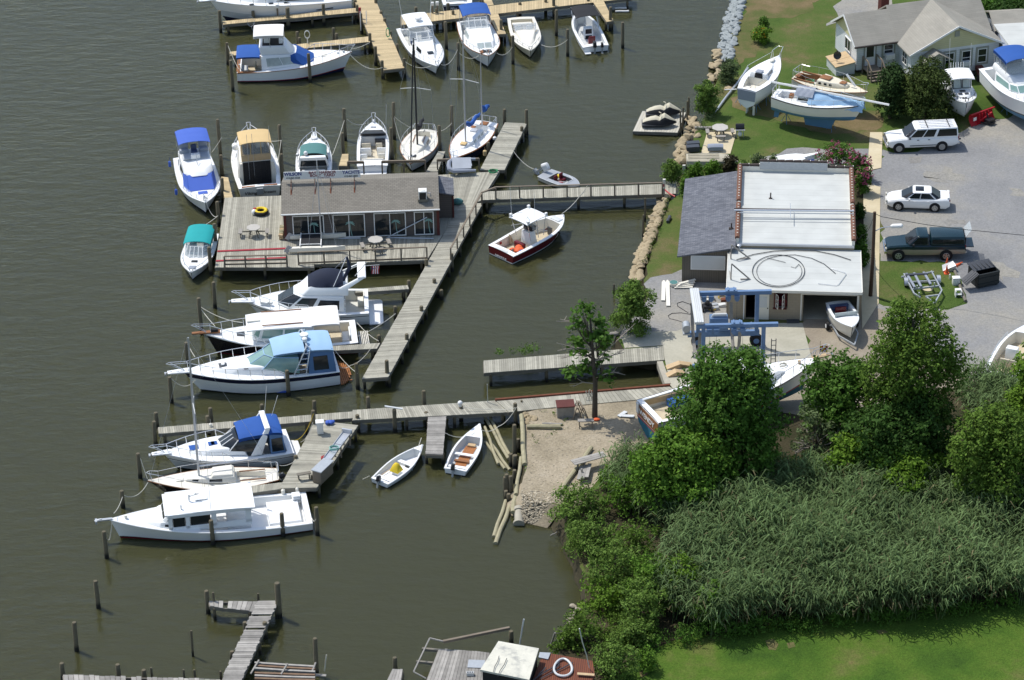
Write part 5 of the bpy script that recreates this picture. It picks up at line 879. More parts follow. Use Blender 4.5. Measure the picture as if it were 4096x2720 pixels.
t=boat('speedboat','small grey speedboat with a tilted white outboard, its bow under the footbridge',('H',792,117),('H',1190,262),.42,.5,1.75)
hull(t,m='ivory',deckm='greygel',bands=((.6,1,'greygel'),),cock=(.24,.72),sole=.12,solem='gelshade',inner='charcoal',side=.33,ts=.9,p=2.8,draft=.25,rub='gelshade',rubr=.025);L=t.L
outboard(t,-.2,.05,.62,'white',1.25,.9)
for y in (.3,-.3): seat(t,L*.45,y,.12,.36,'maroon',h=.25,d=.4)
mb=MB();mb.ball((L*.33,.35,.4),(.2,.2,.14),8,5);mb.build('life_jacket','yellow',t.o);mb=MB();mb.ball((L*.56,-.35,.35),(.2,.14,.12),8,5);mb.build('fuel_can','red',t.o)
poles(t,'windscreen_rim',[[(L*.56,.62,.58),(L*.74,.3,.6),(L*.74,-.3,.6),(L*.56,-.62,.58)]],.02,'white')

t=boat('flybridge_cruiser','white flybridge cruiser with a navy bridge cover and a swept-back radar arch',('L',1968,482),('L',822,478),1.25,1.75,3.9,sink=0.25)
hull(t,bot='blackbottom',cock=(.035,.19),sole=.5,ts=.9,p=2.3,rake=.14,solem='sole',inner='ivory',bands=((.72,.78,'charcoal'),),wlb=.3,side=.25);L=t.L
house(t,'cabin','gel',[(L*.76,.5),(L*.66,1.2),(L*.2,1.62)],[(L*.60,.6),(L*.54,1.1),(L*.2,1.42)],[1.72,1.62,1.35],2.5,[(0,.02,.98,.1,.92),(1,.05,.4,.25,.85),(1,.48,.9,.12,.72),('F',.02,.98,.1,.92),('B',.3,.8,.05,.9)],bev=.05)
house(t,'flybridge','gel',[(L*.62,.35),(L*.54,1.1),(L*.16,1.45)],[(L*.54,.3),(L*.47,.95),(L*.16,1.3)],2.5,[2.85,3.2,3.1],[],bev=.12)
mb=MB();mb.slab(lambda u,v:(L*(.2+.29*u),(2*v-1)*1.15*(1-.25*u**3),3.15+.75*math.sin(PI*min(1,max(0,u*.9+.1)))**.6*(1-abs(2*v-1)**2.5)),12,12,.05);mb.build('bridge_cover','navycanvas',t.o)
mb=MB()
for s in (-1,1): mb.frus([(L*.25,s*1.25,3.0),(L*.17,s*1.4,3.0),(L*.17,s*1.28,3.0),(L*.25,s*1.12,3.0)],[(L*.07,s*1.12,3.75),(L*.015,s*1.15,3.75),(L*.015,s*1.0,3.75),(L*.07,s*.98,3.75)])
mb.box((L*.045,0,3.76),(L*.07,2.3,.14));mb.build('radar_arch','gel',t.o,bev=.06)
mb=MB();mb.tube([(L*.2,.55,3.3),(L*.14,.3,4.2),(L*.16,0,4.9)],[.12,.14,.08],7);mb.build('folded_bimini','navycanvas',t.o);poles(t,'bimini_frame',[[(L*.16,0,4.9),(L*.28,1.2,3.2)],[(L*.16,0,4.9),(L*.28,-1.2,3.2)],[(L*.1,.7,3.7),(L*.0,1.2,5.0)]],.028)
mb=MB();mb.prism([(-1.0,-1.55),(-.85,-1.75),(0,-1.75),(0,1.75),(-.85,1.75),(-1.0,1.55)],.25,.38);mb.build('swim_platform','gel',t.o,bev=.05)
seat(t,L*.06,-1.0,.5,.9,'ivory');mb=MB();[mb.tube([(L*.19,y,.5),(L*.21,y,2.6)],.03,5) for y in (.8,1.2)];[mb.tube([(L*.19+.01*k,.8,.8+.35*k),(L*.19+.01*k,1.2,.8+.35*k)],.025,5) for k in range(5)];mb.build('bridge_ladder','rail',t.o)
bowrail(t,.42,.75,over=1.05,n=7);pulpit(t,1.1,.6);poles(t,'stern_flag_pole',[[(L*.05,-.9,3.6),(-.9,-.95,3.6)]],.02,'white')
mb=MB();[mb.tube([(L*.85+.3*k,.5+.02*k,t.zs(.85)+.22),(L*.85+.3*k-.5,.72,t.zs(.85)+.22)],.12,8) for k in range(2)];mb.build('fender','gelshade',t.o)
p=t.o.matrix_basis@Vector((-.55,-.95,3.58));mb=MB()
mat('flagred',(.45,.03,.04),.8)
for k in range(7): mb.grid(lambda u,v,k=k:(.03*math.sin(u*5+k*.2)+.1*k*.0+ (k+v)*.075-.2,.03*math.sin(u*4),-.05-u*.62),5,1,0 if k%2==0 else 1)
mb.grid(lambda u,v:(-.21+v*.28,.035+.03*math.sin(u*4),-.04-u*.26),3,2,2);tag(mb.build('flag',['flagred','white','signblue'],None,loc=tuple(p)),'striped red and white flag with a blue corner on the navy-topped cruiser','flag')

t=boat('trawler','dark-hulled white trawler with a long white roof and a teak bow plank',('L',1855,765),('L',432,788),1.15,1.85,3.5,sink=0.20)
hull(t,m='darkhull',bot='maroon',deckm='gel',cock=(.04,.28),sole=.45,ts=.9,p=2.1,rake=.08,solem='soletan',inner='ivory',bands=((.9,1,'gel'),),sag=.12,wlb=.35,side=.25,rub='gel');L=t.L
house(t,'cabin','gel',[(L*.70,.75),(L*.66,1.05),(L*.29,1.3)],[(L*.66,.72),(L*.63,.95),(L*.29,1.15)],[1.55,1.5,1.2],2.45,[('F',.04,.48,.25,.9,'tealglass'),('F',.52,.96,.25,.9,'tealglass'),(0,.1,.9,.25,.9,'tealglass'),(1,.05,.42,.25,.85,'tealglass'),(1,.46,.85,.25,.85,'tealglass')],bev=.04)
canopy(t,'cabin_roof','gel',L*.3,L*.73,2.75,2.58,2.5,crown=.16,th=.09,w1=2.3);canopy(t,'cockpit_awning','whitecanvas',L*.115,L*.31,2.6,2.62,crown=.16,skirt=.1)
mb=MB();[mb.box((L*.49,y,2.68),(L*.27,.05,.06)) for y in (-.95,.95)];mb.build('handrail','teak',t.o)
mb=MB();mb.prism([(L-1.0,-.2),(L+.95,-.12),(L+.95,.12),(L-1.0,.2)],1.9,1.98);mb.build('bow_plank','teak',t.o);mb=MB();mb.box((L-.6,0,2.05),(.5,.25,.2));mb.build('windlass','blackcanvas',t.o,bev=.04)
poles(t,'awning_frame',[[(L*.12,s*1.2,2.6),(L*.1,s*1.45,1.2)] for s in (-1,1)]);bowrail(t,.6,.7,over=.95,n=5);hatch(t,.77,.55,'charcoal')
seat(t,L*.07,.1,.45,1.3,'whiteplastic',d=.55);mb=MB();mb.box((L*.24,.5,.9),(1.3,.5,.5));mb.build('galley_locker','plywood',t.o);mb=MB();mb.box((L*.22,.3,1.15),(.5,.3,.3));mb.build('red_cooler','red',t.o)
mb=MB();[mb.box((-.2-.12*k,0,.4),(.07,2.4,.06)) for k in range(6)];mb.build('swim_platform','ivory',t.o)
mb=MB();mb.box((L*.68,.2,2.7),(.9,.25,.1));mb.build('mast_step','ivory',t.o)

t=boat('express_cruiser','big white cruiser with a navy hull band and a light blue bimini enclosure',('L',1662,1035),('L',218,1145),1.4,1.95,3.55,sink=0.27)
hull(t,bot='blackbottom',cock=(.05,.34),sole=.7,ts=.92,p=2.2,rake=.13,inner='midblue',solem='seatbeige',bands=((.68,.94,'navy'),),wlb=.3,rub='gel');L=t.L
house(t,'foredeck_trunk','gel',[(L*.86,.25),(L*.7,.9),(L*.34,1.5)],[(L*.8,.2),(L*.64,.75),(L*.4,1.25)],[1.85,1.68,1.5],[2.0,2.15,2.2],[],bev=.1)
house(t,'windscreen','tealglass',[(L*.58,.55),(L*.5,1.15),(L*.26,1.6)],[(L*.47,.45),(L*.42,.95),(L*.26,1.4)],[2.1,1.95,1.6],2.7,[],bev=.05)
poles(t,'windscreen_frame',[[(L*.58,y,2.1),(L*.47,y*.8,2.72)] for y in (-.5,.5)]+[[(L*.5,s*1.17,1.95),(L*.42,s*.97,2.72)] for s in (-1,1)]+[[(L*.26,-1.42,2.72),(L*.42,-.97,2.72),(L*.47,-.45,2.72),(L*.47,.45,2.72),(L*.42,.97,2.72),(L*.26,1.42,2.72)]],.035,'paleblue')
canopy(t,'bimini_top','paleblue',L*.215,L*.42,2.7,3.2,3.05,crown=.2,skirt=.12,w1=2.3,bows=1);canopy(t,'aft_canopy','paleblue',L*.03,L*.195,2.7,3.05,3.2,crown=.2,skirt=.12,bows=1)
house(t,'canvas_enclosure','midblue',[(L*.2,1.55),(L*.02,1.6)],[(L*.2,1.3),(L*.035,1.3)],1.42,3.05,[(0,.2,.75,.15,.75,'glass'),('B',.15,.85,.2,.8,'glass')],bev=.03)
mb=MB()
for s in (-1,1): mb.tube([(L*.3,s*1.6,1.5),(L*.21,s*1.3,3.3),(L*.2,s*1.1,3.42)],.05,6);mb.tube([(L*.22,s*1.6,1.5),(L*.18,s*1.3,3.3),(L*.2,s*1.1,3.42)],.05,6);[mb.tube([(L*.3-L*.09*k/5,s*(1.6-.3*k/5),1.5+1.8*k/5),(L*.22-L*.04*k/5,s*(1.6-.3*k/5),1.5+1.8*k/5)],.035,5) for k in range(1,5)]
mb.tube([(L*.2,-1.1,3.42),(L*.2,1.1,3.42)],.06,6);mb.build('radar_arch','rail',t.o)
for x,y,s in ((.2,0,1),(.205,.6,.6)): mb=MB();mb.tube([(L*x,y,3.45),(L*x,y,3.55),(L*x,y,3.7),(L*x,y,3.75)],[.15*s,.3*s,.3*s,.18*s],10);mb.build('radar_dome','white',t.o)
seat(t,L*.36,.5,1.3,.6,'ivory');seat(t,L*.3,-.5,.9,1.0,'ivory');mb=MB();mb.box((L*.42,0,1.9),(.5,1.6,.4));mb.build('dashboard','whiteplastic',t.o)
hatch(t,.74,.55,'charcoal',z=2.06);mb=MB();mb.cyl((L*.74,0,2.09),.13,.07,10);mb.build('deck_vent','white',t.o);hatch(t,.6,.3,'charcoal',y=.8,z=2.07);hatch(t,.62,.3,'charcoal',y=-.7,z=2.07)
bowrail(t,.35,.7,over=1.1,n=8);pulpit(t,1.05,.55)
mb=MB();[mb.box((-.1-.13*k,0,.37),(.09,3.3-.12*k*k*.5,.08)) for k in range(7)];[mb.box((-.45,y,.36),(.85,.08,.07)) for y in (-1.2,-.4,.4,1.2)];mb.build('swim_platform','orangewood',t.o)
mb=MB();mb.tube([(-.35,0,0),(-.3,0,0),(.3,0,0),(.35,0,0)],[.06,.13,.13,.06],8);p=g('L',1145,1335,.05);tag(mb.build('fender','royal',None,loc=tuple(p)),'blue fender floating by the navy-striped hull of the light-blue-top cruiser','fender')

t=boat('express_cruiser','white and grey cruiser with a bright blue canvas top and white radar arch',('M',1738,458),('M',652,562),1.15,1.65,3.25,sink=0.30)
hull(t,bot='blackbottom',cock=(.05,.36),sole=.6,ts=.92,p=2.2,rake=.13,inner='gel',bands=((0,.55,'gelshade'),(.6,.66,'charcoal')),wlb=.3,rub='gel');L=t.L
house(t,'foredeck_trunk','gel',[(L*.88,.2),(L*.7,.8),(L*.36,1.25)],[(L*.82,.15),(L*.64,.65),(L*.4,1.05)],[1.58,1.45,1.3],[1.66,1.82,1.85],[],bev=.1)
house(t,'windscreen','glass',[(L*.57,.5),(L*.5,1.0),(L*.24,1.35)],[(L*.45,.42),(L*.42,.85),(L*.24,1.2)],[1.75,1.65,1.4],2.3,[],bev=.05)
poles(t,'windscreen_frame',[[(L*.57,y,1.75),(L*.45,y*.84,2.32)] for y in (-.5,0,.5)]+[[(L*.5,s*1.02,1.65),(L*.42,s*.87,2.32)] for s in (-1,1)],.035,'gel')
canopy(t,'canvas_top','blue',L*.19,L*.42,2.4,2.75,2.6,crown=.16,skirt=.25,w1=2.1);canopy(t,'aft_canopy','blue',L*.075,L*.185,2.4,2.65,2.78,crown=.15,skirt=.15)
house(t,'canvas_enclosure','midblue',[(L*.18,1.38),(L*.06,1.38)],[(L*.18,1.2),(L*.08,1.15)],1.2,2.62,[(0,.1,.9,.12,.75,'glass')],bev=.03)
mb=MB()
for s in (-1,1): mb.frus([(L*.34,s*1.42,1.3),(L*.25,s*1.42,1.3),(L*.25,s*1.3,1.3),(L*.34,s*1.3,1.3)],[(L*.21,s*1.15,2.98),(L*.17,s*1.15,2.98),(L*.17,s*1.02,2.98),(L*.21,s*1.02,2.98)])
mb.box((L*.19,0,3.02),(L*.045,2.3,.12));mb.build('radar_arch','gel',t.o,bev=.05)
for f,y,w in ((.76,.05,.6),(.62,-.5,.42),(.6,.52,.42)): hatch(t,f,w,'blue',z=1.72 if f>.7 else 1.84)
bowrail(t,.48,.6,over=.9,n=6);pulpit(t,.75,.5);poles(t,'antenna',[[(L*.2,.3,3.0),(L*.16,.2,5.6)],[(L*.12,-.6,2.9),(L*.06,-.7,4.3)]],.014,'white')
mb=MB();mb.prism([(-.7,-1.1),(0,-1.35),(0,1.35),(-.7,1.1)],.3,.42);mb.build('swim_platform','gel',t.o,bev=.05)

t=boat('sailboat','dark-hulled sloop with a white deck, tall silver mast and outboard on the stern',('M',1640,742),('M',520,798),.85,1.2,2.7,'sailboat',sink=0.10)
hull(t,m='darkhull',deckm='ivory',p=1.8,ts=.5,sm=.45,rake=.16,cock=(.1,.32),side=.5,sole=.45,rub='teak',inner='ivory',solem='ivory',sag=.08,pw=1.9);L=t.L
house(t,'cabin','ivory',[(L*.72,.22),(L*.56,.62),(L*.33,.8)],[(L*.7,.2),(L*.55,.52),(L*.34,.68)],[1.05,.98,.92],[1.2,1.3,1.38],[(0,.3,.6,.25,.75),(1,.1,.55,.25,.75)],bev=.05)
house(t,'doghouse','ivory',[(L*.52,.55),(L*.35,.66)],[(L*.5,.5),(L*.35,.6)],1.3,1.5,[],bev=.05);hatch(t,.76,.45,'ivory');mb=MB();[mb.box((L*.2,y,.95),(L*.2,.06,.06)) for y in (-.55,.55)];mb.build('coaming','teak',t.o)
rig(t,L*.61,10.2,'alu',.075,None,1.1,1.2);poles(t,'boom',[[(L*.61,0,1.95),(L*.15,-.25,2.0)]],.06,'alu');lifelines(t,n=5);outboard(t,-.3,.35,.7,'charcoal',.75,.5)

t=boat('workboat','long white deadrise workboat with an open wheelhouse and flat white roof',('M',1903,1030),('M',192,1132),1.15,1.95,3.9,sink=0.48)
hull(t,bot='maroon',deckm='gel',cock=(.03,.56),sole=.55,solem='gel',inner='gel',ts=.92,p=2.3,sm=.35,rake=.06,side=.22,pw=2.0,bands=((.0,.04,'blackbottom'),),wlb=.3,rub='gel',rubr=.05);L=t.L
house(t,'forward_cabin','gel',[(L*.84,.5),(L*.76,1.1),(L*.69,1.3)],[(L*.81,.4),(L*.75,1.0),(L*.69,1.2)],[1.75,1.6,1.5],[1.82,1.95,2.0],[(1,.35,.7,.3,.65,'blackplastic')],bev=.05)
mb=MB()
for s in (-1,1):
    y=s*1.32
    for x0,x1,z0,z1 in ((.3,.715,1.3,1.68),(.3,.715,2.35,2.6),(.475,.50,1.5,2.4),(.608,.628,1.5,2.4),(.695,.715,1.5,2.4),(.3,.33,1.5,2.4)): mb.box((L*(x0+x1)/2,y,(z0+z1)/2),(L*(x1-x0),.07,z1-z0))
    mb.frus([(L*.62,y-.035,1.95),(L*.69,y-.035,1.95),(L*.69,y+.035,1.95),(L*.62,y+.035,1.95)],[(L*.62,y-.035,2.4),(L*.69,y-.035,2.4),(L*.69,y+.035,2.4),(L*.62,y+.035,2.4)]) if 0 else None
wh=mb.build('wheelhouse','gel',t.o)
for s in (-1,1):
    for x0,x1 in ((.505,.603),(.633,.69)): mb=MB();mb.box((L*(x0+x1)/2,s*1.31,2.0),(L*(x1-x0),.03,.66));mb.build('window','glass',wh)
house(t,'windscreen','gel',[(L*.745,.9),(L*.7,1.32)],[(L*.70,.9),(L*.69,1.32)],1.95,2.6,[('F',.05,.48,.15,.85),('F',.52,.95,.15,.85),(0,.15,.85,.15,.85)],bev=.02)
canopy(t,'wheelhouse_roof','gel',L*.28,L*.73,3.0,2.66,2.62,crown=.12,th=.1,w1=2.5);mb=MB();mb.box((L*.54,-.1,2.82),(.75,.75,.06));mb.build('roof_hatch','gel',t.o)
mb=MB();mb.cyl((L*.6,.2,2.8),.06,.45,6);mb.tube([(L*.6,.2,3.1),(L*.55,.2,3.25),(L*.57,.2,3.25)],.05,5);mb.cyl((L*.645,.9,2.7),.05,.3,6);mb.build('deck_light','white',t.o)
mb=MB();mb.box((L*.36,0,.95),(L*.12,1.3,.75));mb.build('engine_box','gel',t.o,bev=.04);mb=MB();mb.box((L*.13,0,.85),(L*.16,2.5,.5));mb.build('hatch_cover','gel',t.o,bev=.03)
mb=MB();[mb.box((L*.055,y,.95+.22*k),(.5,.5,.05)) for k,y in ((0,-1.3),(1,-1.3),(2,-1.3))];mb.build('steps','gel',t.o)
poles(t,'antenna',[[(L*.5,1.35,2.7),(L*.5,1.35,7.8)]],.014,'white');mb=MB();mb.box((L+.35,0,1.98),(1.0,.2,.08));mb.tube([(L+.5,0,2.05),(L+.95,0,1.95)],.05,5);mb.box((L+.85,0,1.9),(.12,.4,.2));mb.build('bow_pulpit','galv',t.o)
mb=MB();mb.cyl((L*.92,0,t.zs(.92)+.05),.1,.25,8);mb.build('samson_post','ivory',t.o)

t=boat('skiff','white skiff with a yellow cover over its console and a small black outboard',('N',665,888),('N',1025,582),.5,.85,1.65,sink=0.15)
hull(t,cock=(.05,.86),sole=.1,solem='gel',inner='gelshade',ts=.8,p=1.9,side=.07,rake=.05,draft=.2,camber=.02,rub='gel');L=t.L
mb=MB();[mb.box((L*x,0,.42),(.3,w,.05)) for x,w in ((.6,1.35),(.12,1.2))];mb.build('thwart','gel',t.o);mb=MB();mb.box((L*.57,0,.27),(.04,1.3,.34));mb.box((L*.56,-.25,.27),(.03,.3,.2),m=1);mb.build('bulkhead',['gelshade','blackplastic'],t.o)
mb=MB();mb.box((L*.36,-.1,.3),(.4,.5,.4));mb.build('console','gel',t.o,bev=.03);mb=MB();r=random.Random(4)
mb.slab(lambda u,v:(L*.36+(u-.5)*.62,-.1+(v-.5)*.66,.5+.55*(math.sin(PI*u)*math.sin(PI*v))**.55),10,10,.03);mb.build('console_cover','yellow',t.o)
outboard(t,-.12,.0,.5,s=.75,tilt=.25);mb=MB();mb.box((L*.1,-.35,.25),(.25,.3,.2));mb.build('fuel_can','red',t.o,bev=.03)
poles(t,'oar',[[(L*.15,.5,.35),(L*.55,.35,.4)]],.03,'plywood')
t=boat('skiff','white skiff with orange wooden floorboards and a black outboard',('N',1297,793),('N',1503,408),.5,.9,1.75,sink=0.10)
hull(t,cock=(.03,.72),sole=.1,solem='gelshade',inner='gelshade',ts=.82,p=1.8,side=.1,rake=.05,draft=.2,camber=.03,rub='gel');L=t.L
mb=MB();[mb.box((L*.35,y,.215),(L*.6,.14,.03)) for y in (-.3,-.15,0,.15,.3)];mb.build('floorboard','orangewood',t.o);mb=MB();[mb.box((L*x,0,.4),(.25,w,.05)) for x,w in ((.4,1.45),(.1,1.3))];mb.build('thwart','gel',t.o);mb=MB();mb.box((L*.27,0,.3),(.2,1.0,.1));mb.build('crossbeam','teak',t.o)
outboard(t,-.12,.1,.5,s=.8,tilt=.2);mb=MB();mb.box((L*.66,0,.3),(.3,.5,.1));mb.build('bow_board','plywood',t.o)

# catamaran on the deck
p=g('F',135,1340,1.0);q=g('F',670,1325,1.0);d=q-p;X_=thing('beach_catamaran','small beach catamaran with black trampoline and bare mast parked on the deck','catamaran',p,math.atan2(d.y,d.x));L=d.length;Bc=2.0
for y in (0,Bc):
    mb=MB();F=[0,.08,.3,.6,.85,1];rows=[(L*f,w,h) for f,w,h in zip(F,(.10,.15,.17,.17,.12,.01),(.28,.36,.38,.36,.38,.42))]
    vs=[];[vs.extend([(x,y,.05+(0.3 if x>L*.95 else 0)),(x,y+w,.2),(x,y+w*.9,h+.12),(x,y-w*.9,h+.12),(x,y-w,.2)]) for x,w,h in rows]
    fs=[(i*5+j,i*5+(j+1)%5,(i+1)*5+(j+1)%5,(i+1)*5+j) for i in range(5) for j in range(5)]+[(0,1,2,3,4),(25,26,27,28,29)];mb.add(vs,fs);mb.build('hull','ivory',X_)
mb=MB();mb.box((L*.38,Bc/2,.62),(L*.34,Bc*.8,.02));mb.build('trampoline','blackcanvas',X_)
mb=MB();[mb.tube([(L*x,0,.6),(L*x,Bc,.6)],.05,6) for x in (.2,.57)];[mb.tube([(L*.2,y,.62),(L*.57,y,.62)],.035,5) for y in (.2,Bc-.2)];mb.build('frame','white',X_)
mb=MB();mb.tube([(L*.57,Bc/2,.6),(L*.57-.02,Bc/2+.02,7.0)],[.055,.04],7);mb.tube([(L*.57,Bc/2,3.0),(L*.46,Bc/2,7.3)],.02,4) if 0 else None;mb.build('mast','alu',X_)
mb=MB();mb.tube([(L*.57,Bc/2,6.6),(L*.84,.0,.5)],.012,4);mb.tube([(L*.57,Bc/2,6.6),(L*.84,Bc,.5)],.012,4);mb.tube([(L*.57,Bc/2,6.6),(L*.35,.0,.5)],.01,4);mb.tube([(L*.57,Bc/2,6.6),(L*.35,Bc,.5)],.01,4);mb.build('stays','alu',X_)
for y in (0,Bc): mb=MB();mb.box((-.08,y,.35),(.35,.05,.6),ry=.6);mb.build('rudder','galv',X_)
# ================= boats ashore, small craft =================
def keel(t,x0,x1,d,m,w=.28,rud=True,rx=.0):
    L=t.L;mb=MB();mb.frus([(L*x0,-w*.2,-d),(L*x1,-w*.2,-d),(L*x1,w*.2,-d),(L*x0,w*.2,-d)],[(L*(x0-.03),-w/2,-.25),(L*(x1+.06),-w/2,-.25),(L*(x1+.06),w/2,-.25),(L*(x0-.03),w/2,-.25)]);mb.build('keel',m,t.o)
    if rud: mb=MB();mb.frus([(L*.0+rx,-.03,-d*.85),(L*.05+rx,-.03,-d*.85),(L*.05+rx,.03,-d*.85),(L*.0+rx,.03,-d*.85)],[(L*.02+rx,-.05,.2),(L*.08+rx,-.05,.2),(L*.08+rx,.05,.2),(L*.02+rx,.05,.2)]);mb.build('rudder',m,t.o)
t=boat('sailboat','white mastless sailboat with a grey transom standing on blue stands near the shore',('C',1083,1008),('C',1452,618),1.05,1.4,2.6,'sailboat',LZ+1.15)
hull(t,p=1.8,ts=.62,rake=.15,cock=(.05,.34),side=.42,sole=.5,inner='ivory',solem='ivory',bot='gel',rub='trimdark',rubr=.025,draft=.55,boot=(.1,.1));L=t.L;keel(t,.3,.55,1.15,'gelshade',rud=True)
mb=MB();h=t.hb(0);mb.frus([(-.02,-h*.9,.15),(-.02,h*.9,.15),(-.02,h*.97,1.0),(-.02,-h*.97,1.0)],[(-.04,-h*.9,.15),(-.04,h*.9,.15),(-.04,h*.97,1.0),(-.04,-h*.97,1.0)]);mb.build('transom_panel','greycanvas',t.o)
house(t,'cabin','gel',[(L*.78,.2),(L*.6,.62),(L*.34,.8)],[(L*.75,.15),(L*.58,.5),(L*.35,.68)],[1.25,1.18,1.12],[1.38,1.5,1.58],[(1,.1,.75,.3,.7),('B',.3,.75,.1,.95,'darkinside')],bev=.05);hatch(t,.38,.55,'greycanvas',z=1.66);mb=MB();mb.ball((L*.8,.1,1.5),(.4,.2,.08),8,5);mb.build('rope_heap','ivory',t.o)
mb=MB();mb.box((L*.12,.3,.75),(.5,.4,.3));mb.box((L*.1,-.35,.72),(.4,.25,.25),m=1);mb.build('locker',['ivory','seatblue'],t.o);lifelines(t,n=2,f0=.0,f1=.9,h=.6,pul=False);poles(t,'bow_pulpit',[[(L*.88,t.hb(.88),1.35),(L*.9,t.hb(.9),2.0),(L*1.03,.2,2.1),(L*1.03,-.2,2.1),(L*.9,-t.hb(.9),2.0),(L*.88,-t.hb(.88),1.35)]],.025)
mb=MB();[mb.tube([(L*.3+k,-t.hb(.3)-.08,1.0),(L*.3+k,-t.hb(.3)-.15,-.6)],.025,5) for k in (0,.35)];[mb.tube([(L*.3,-t.hb(.3)-.1,.8-.35*k),(L*.3+.35,-t.hb(.3)-.1,.8-.35*k)],.02,5) for k in range(5)];mb.build('boarding_ladder','rail',t.o)
t=boat('sailboat','cream sailboat with brown hatches and teak trim, ashore by the bungalow',('C',1640,838),('D',478,1030),1.05,1.15,2.6,'sailboat',LZ+1.0)
hull(t,m='cream',deckm='cream',p=1.8,ts=.6,rake=.14,cock=(.04,.34),side=.4,sole=.5,inner='teak',solem='sole',bot='greygel',rub='teak',draft=.55,boot=(.1,.1),sag=.1);L=t.L;keel(t,.25,.6,1.0,'greygel')
house(t,'cabin','cream',[(L*.74,.25),(L*.58,.65),(L*.34,.82)],[(L*.72,.2),(L*.56,.55),(L*.35,.72)],[1.1,1.05,1.02],[1.3,1.42,1.45],[(1,.1,.25,.3,.7),(1,.4,.55,.3,.7),(1,.72,.87,.3,.7)],bev=.05)
hatch(t,.42,.7,'teak',l=.9,z=1.5);hatch(t,.66,.5,'teak',z=1.42);hatch(t,.04,.8,'teak',l=.4);mb=MB();[mb.tube([(L*.2+.3*math.cos(a*.7),.3*math.sin(a*.7),.6+.02*a) for a in range(20)],.03,4)];mb.build('hose_heap','ropegreen',t.o);poles(t,'spare_boom',[[(L*.68,.2,2.1),(L*.82,.1,1.3)]],.09,'white');lifelines(t,n=5,h=.65)
mb=MB();[mb.box((L*.17,s*(t.hb(.17)-.35),1.1),(L*.28,.12,.1)) for s in (-1,1)];mb.build('coaming','teak',t.o)
t=boat('sailboat','white mastless sailboat with a blue tarpaulin over its bow, on blue stands',('C',1395,1040),('D',440,1178),1.0,1.25,2.75,'sailboat',LZ+1.55)
hull(t,m='ivory',deckm='gel',p=1.75,ts=.6,rake=.1,cock=(.06,.33),side=.42,sole=.5,inner='gel',solem='gelshade',bot='bluebottom',rub='charcoal',draft=.55,boot=(.12,.15),bands=((.88,.97,'charcoal'),),sag=.1);L=t.L;keel(t,.36,.64,1.25,'bluebottom',.3)
house(t,'cabin','gel',[(L*.78,.25),(L*.6,.65),(L*.28,.85)],[(L*.76,.2),(L*.58,.55),(L*.29,.75)],[1.1,1.05,1.0],[1.3,1.4,1.45],[(1,.06,.25,.3,.7,'gelshade'),(1,.32,.45,.3,.7,'gelshade'),(1,.6,.95,.3,.75)],bev=.06)
r=random.Random(8)
def tarp(x0,x1,w0,w1,zt,seed,m='paleblue'):
    mb=MB();rr=random.Random(seed);ph=[rr.uniform(0,6) for _ in range(6)]
    def fn(u,v):
        x=x0+(x1-x0)*u;y=(2*v-1);w=w0+(w1-w0)*u;z=zt(u)-abs(y)**1.5*.75+.05*math.sin(u*23+ph[0])*math.sin(v*13+ph[1])+.04*math.sin(u*41+v*30+ph[2])
        return (x+.05*math.sin(v*17+ph[3]),y*w,z)
    mb.slab(fn,30,16,.02);return mb.build('tarpaulin',m,t.o)
tarp(L*.42,L*1.0,1.15,.32,lambda u:1.85-.35*u,3);mb=MB();mb.slab(lambda u,v:(L*(.26+.2*u),(2*v-1)*.8,2.0-.5*abs(2*v-1)**1.4+.05*math.sin(u*19)*math.sin(v*15)),12,12,.02);mb.build('plastic_sheet','greycanvas',t.o)
poles(t,'spare_mast',[[(-L*.04,-.1,1.95),(L*1.28,-.25,1.75)]],.09,'white');lifelines(t,n=4,h=.55,f0=.02,f1=.93);mb=MB();mb.box((L*.2,-.2,1.1),(.3,.4,.3));mb.build('compass_box','orangewood',t.o)
for e in [('C',1010,1160,1.0,'blue stand under the stern of the grey-transom sailboat, far side'),('C',1188,1240,1.05,'blue stand under the grey-transom sailboat beside its ladder'),('C',1300,1160,1.0,'blue stand under the middle of the grey-transom sailboat'),('C',1525,1370,1.1,'blue stand under the stern half of the tarpaulin sailboat'),('C',2030,1460,1.15,'blue stand under the bow half of the tarpaulin sailboat'),('D',1900,1060,1.0,'grey stand under the stern of the blue-bimini boat ashore'),('D',2030,1265,1.0,'grey stand under the bow of the blue-bimini boat ashore'),('D',1380,1215,.9,'stand under the pilothouse boat beside the cedar')]: standp(*e)
t=boat('pilothouse_boat','small white pilothouse boat with two framed front windows beside the dark cedars',('D',1432,905),('D',1592,1150),.95,1.3,2.45,'boat',LZ+.75)
hull(t,cock=(.05,.36),sole=.35,p=3.0,wlb=.3,ts=.9,bot='gel',draft=.5,rub='gelshade');L=t.L
house(t,'pilothouse','gel',[(L*.62,.75),(L*.56,.88),(L*.28,.9)],[(L*.55,.72),(L*.53,.8),(L*.28,.85)],[1.25,1.2,1.0],2.45,[('F',.08,.47,.3,.9,'paleglass'),('F',.53,.92,.3,.9,'paleglass'),(1,.1,.45,.4,.85),(1,.55,.9,.4,.85),('B',.3,.7,.05,.8,'darkinside')],bev=.05)
mb=MB()
for y in (-.37,.37): mb.tube([(L*.61+.02,y-.33,1.68),(L*.61+.02,y+.33,1.68),(L*.57+.01,y+.31,2.34),(L*.57+.01,y-.31,2.34),(L*.61+.02,y-.33,1.68)],.03,5)
mb.build('window_frame','blackplastic',t.o);canopy(t,'pilothouse_roof','gel',L*.2,L*.62,1.95,2.5,crown=.1,th=.08)
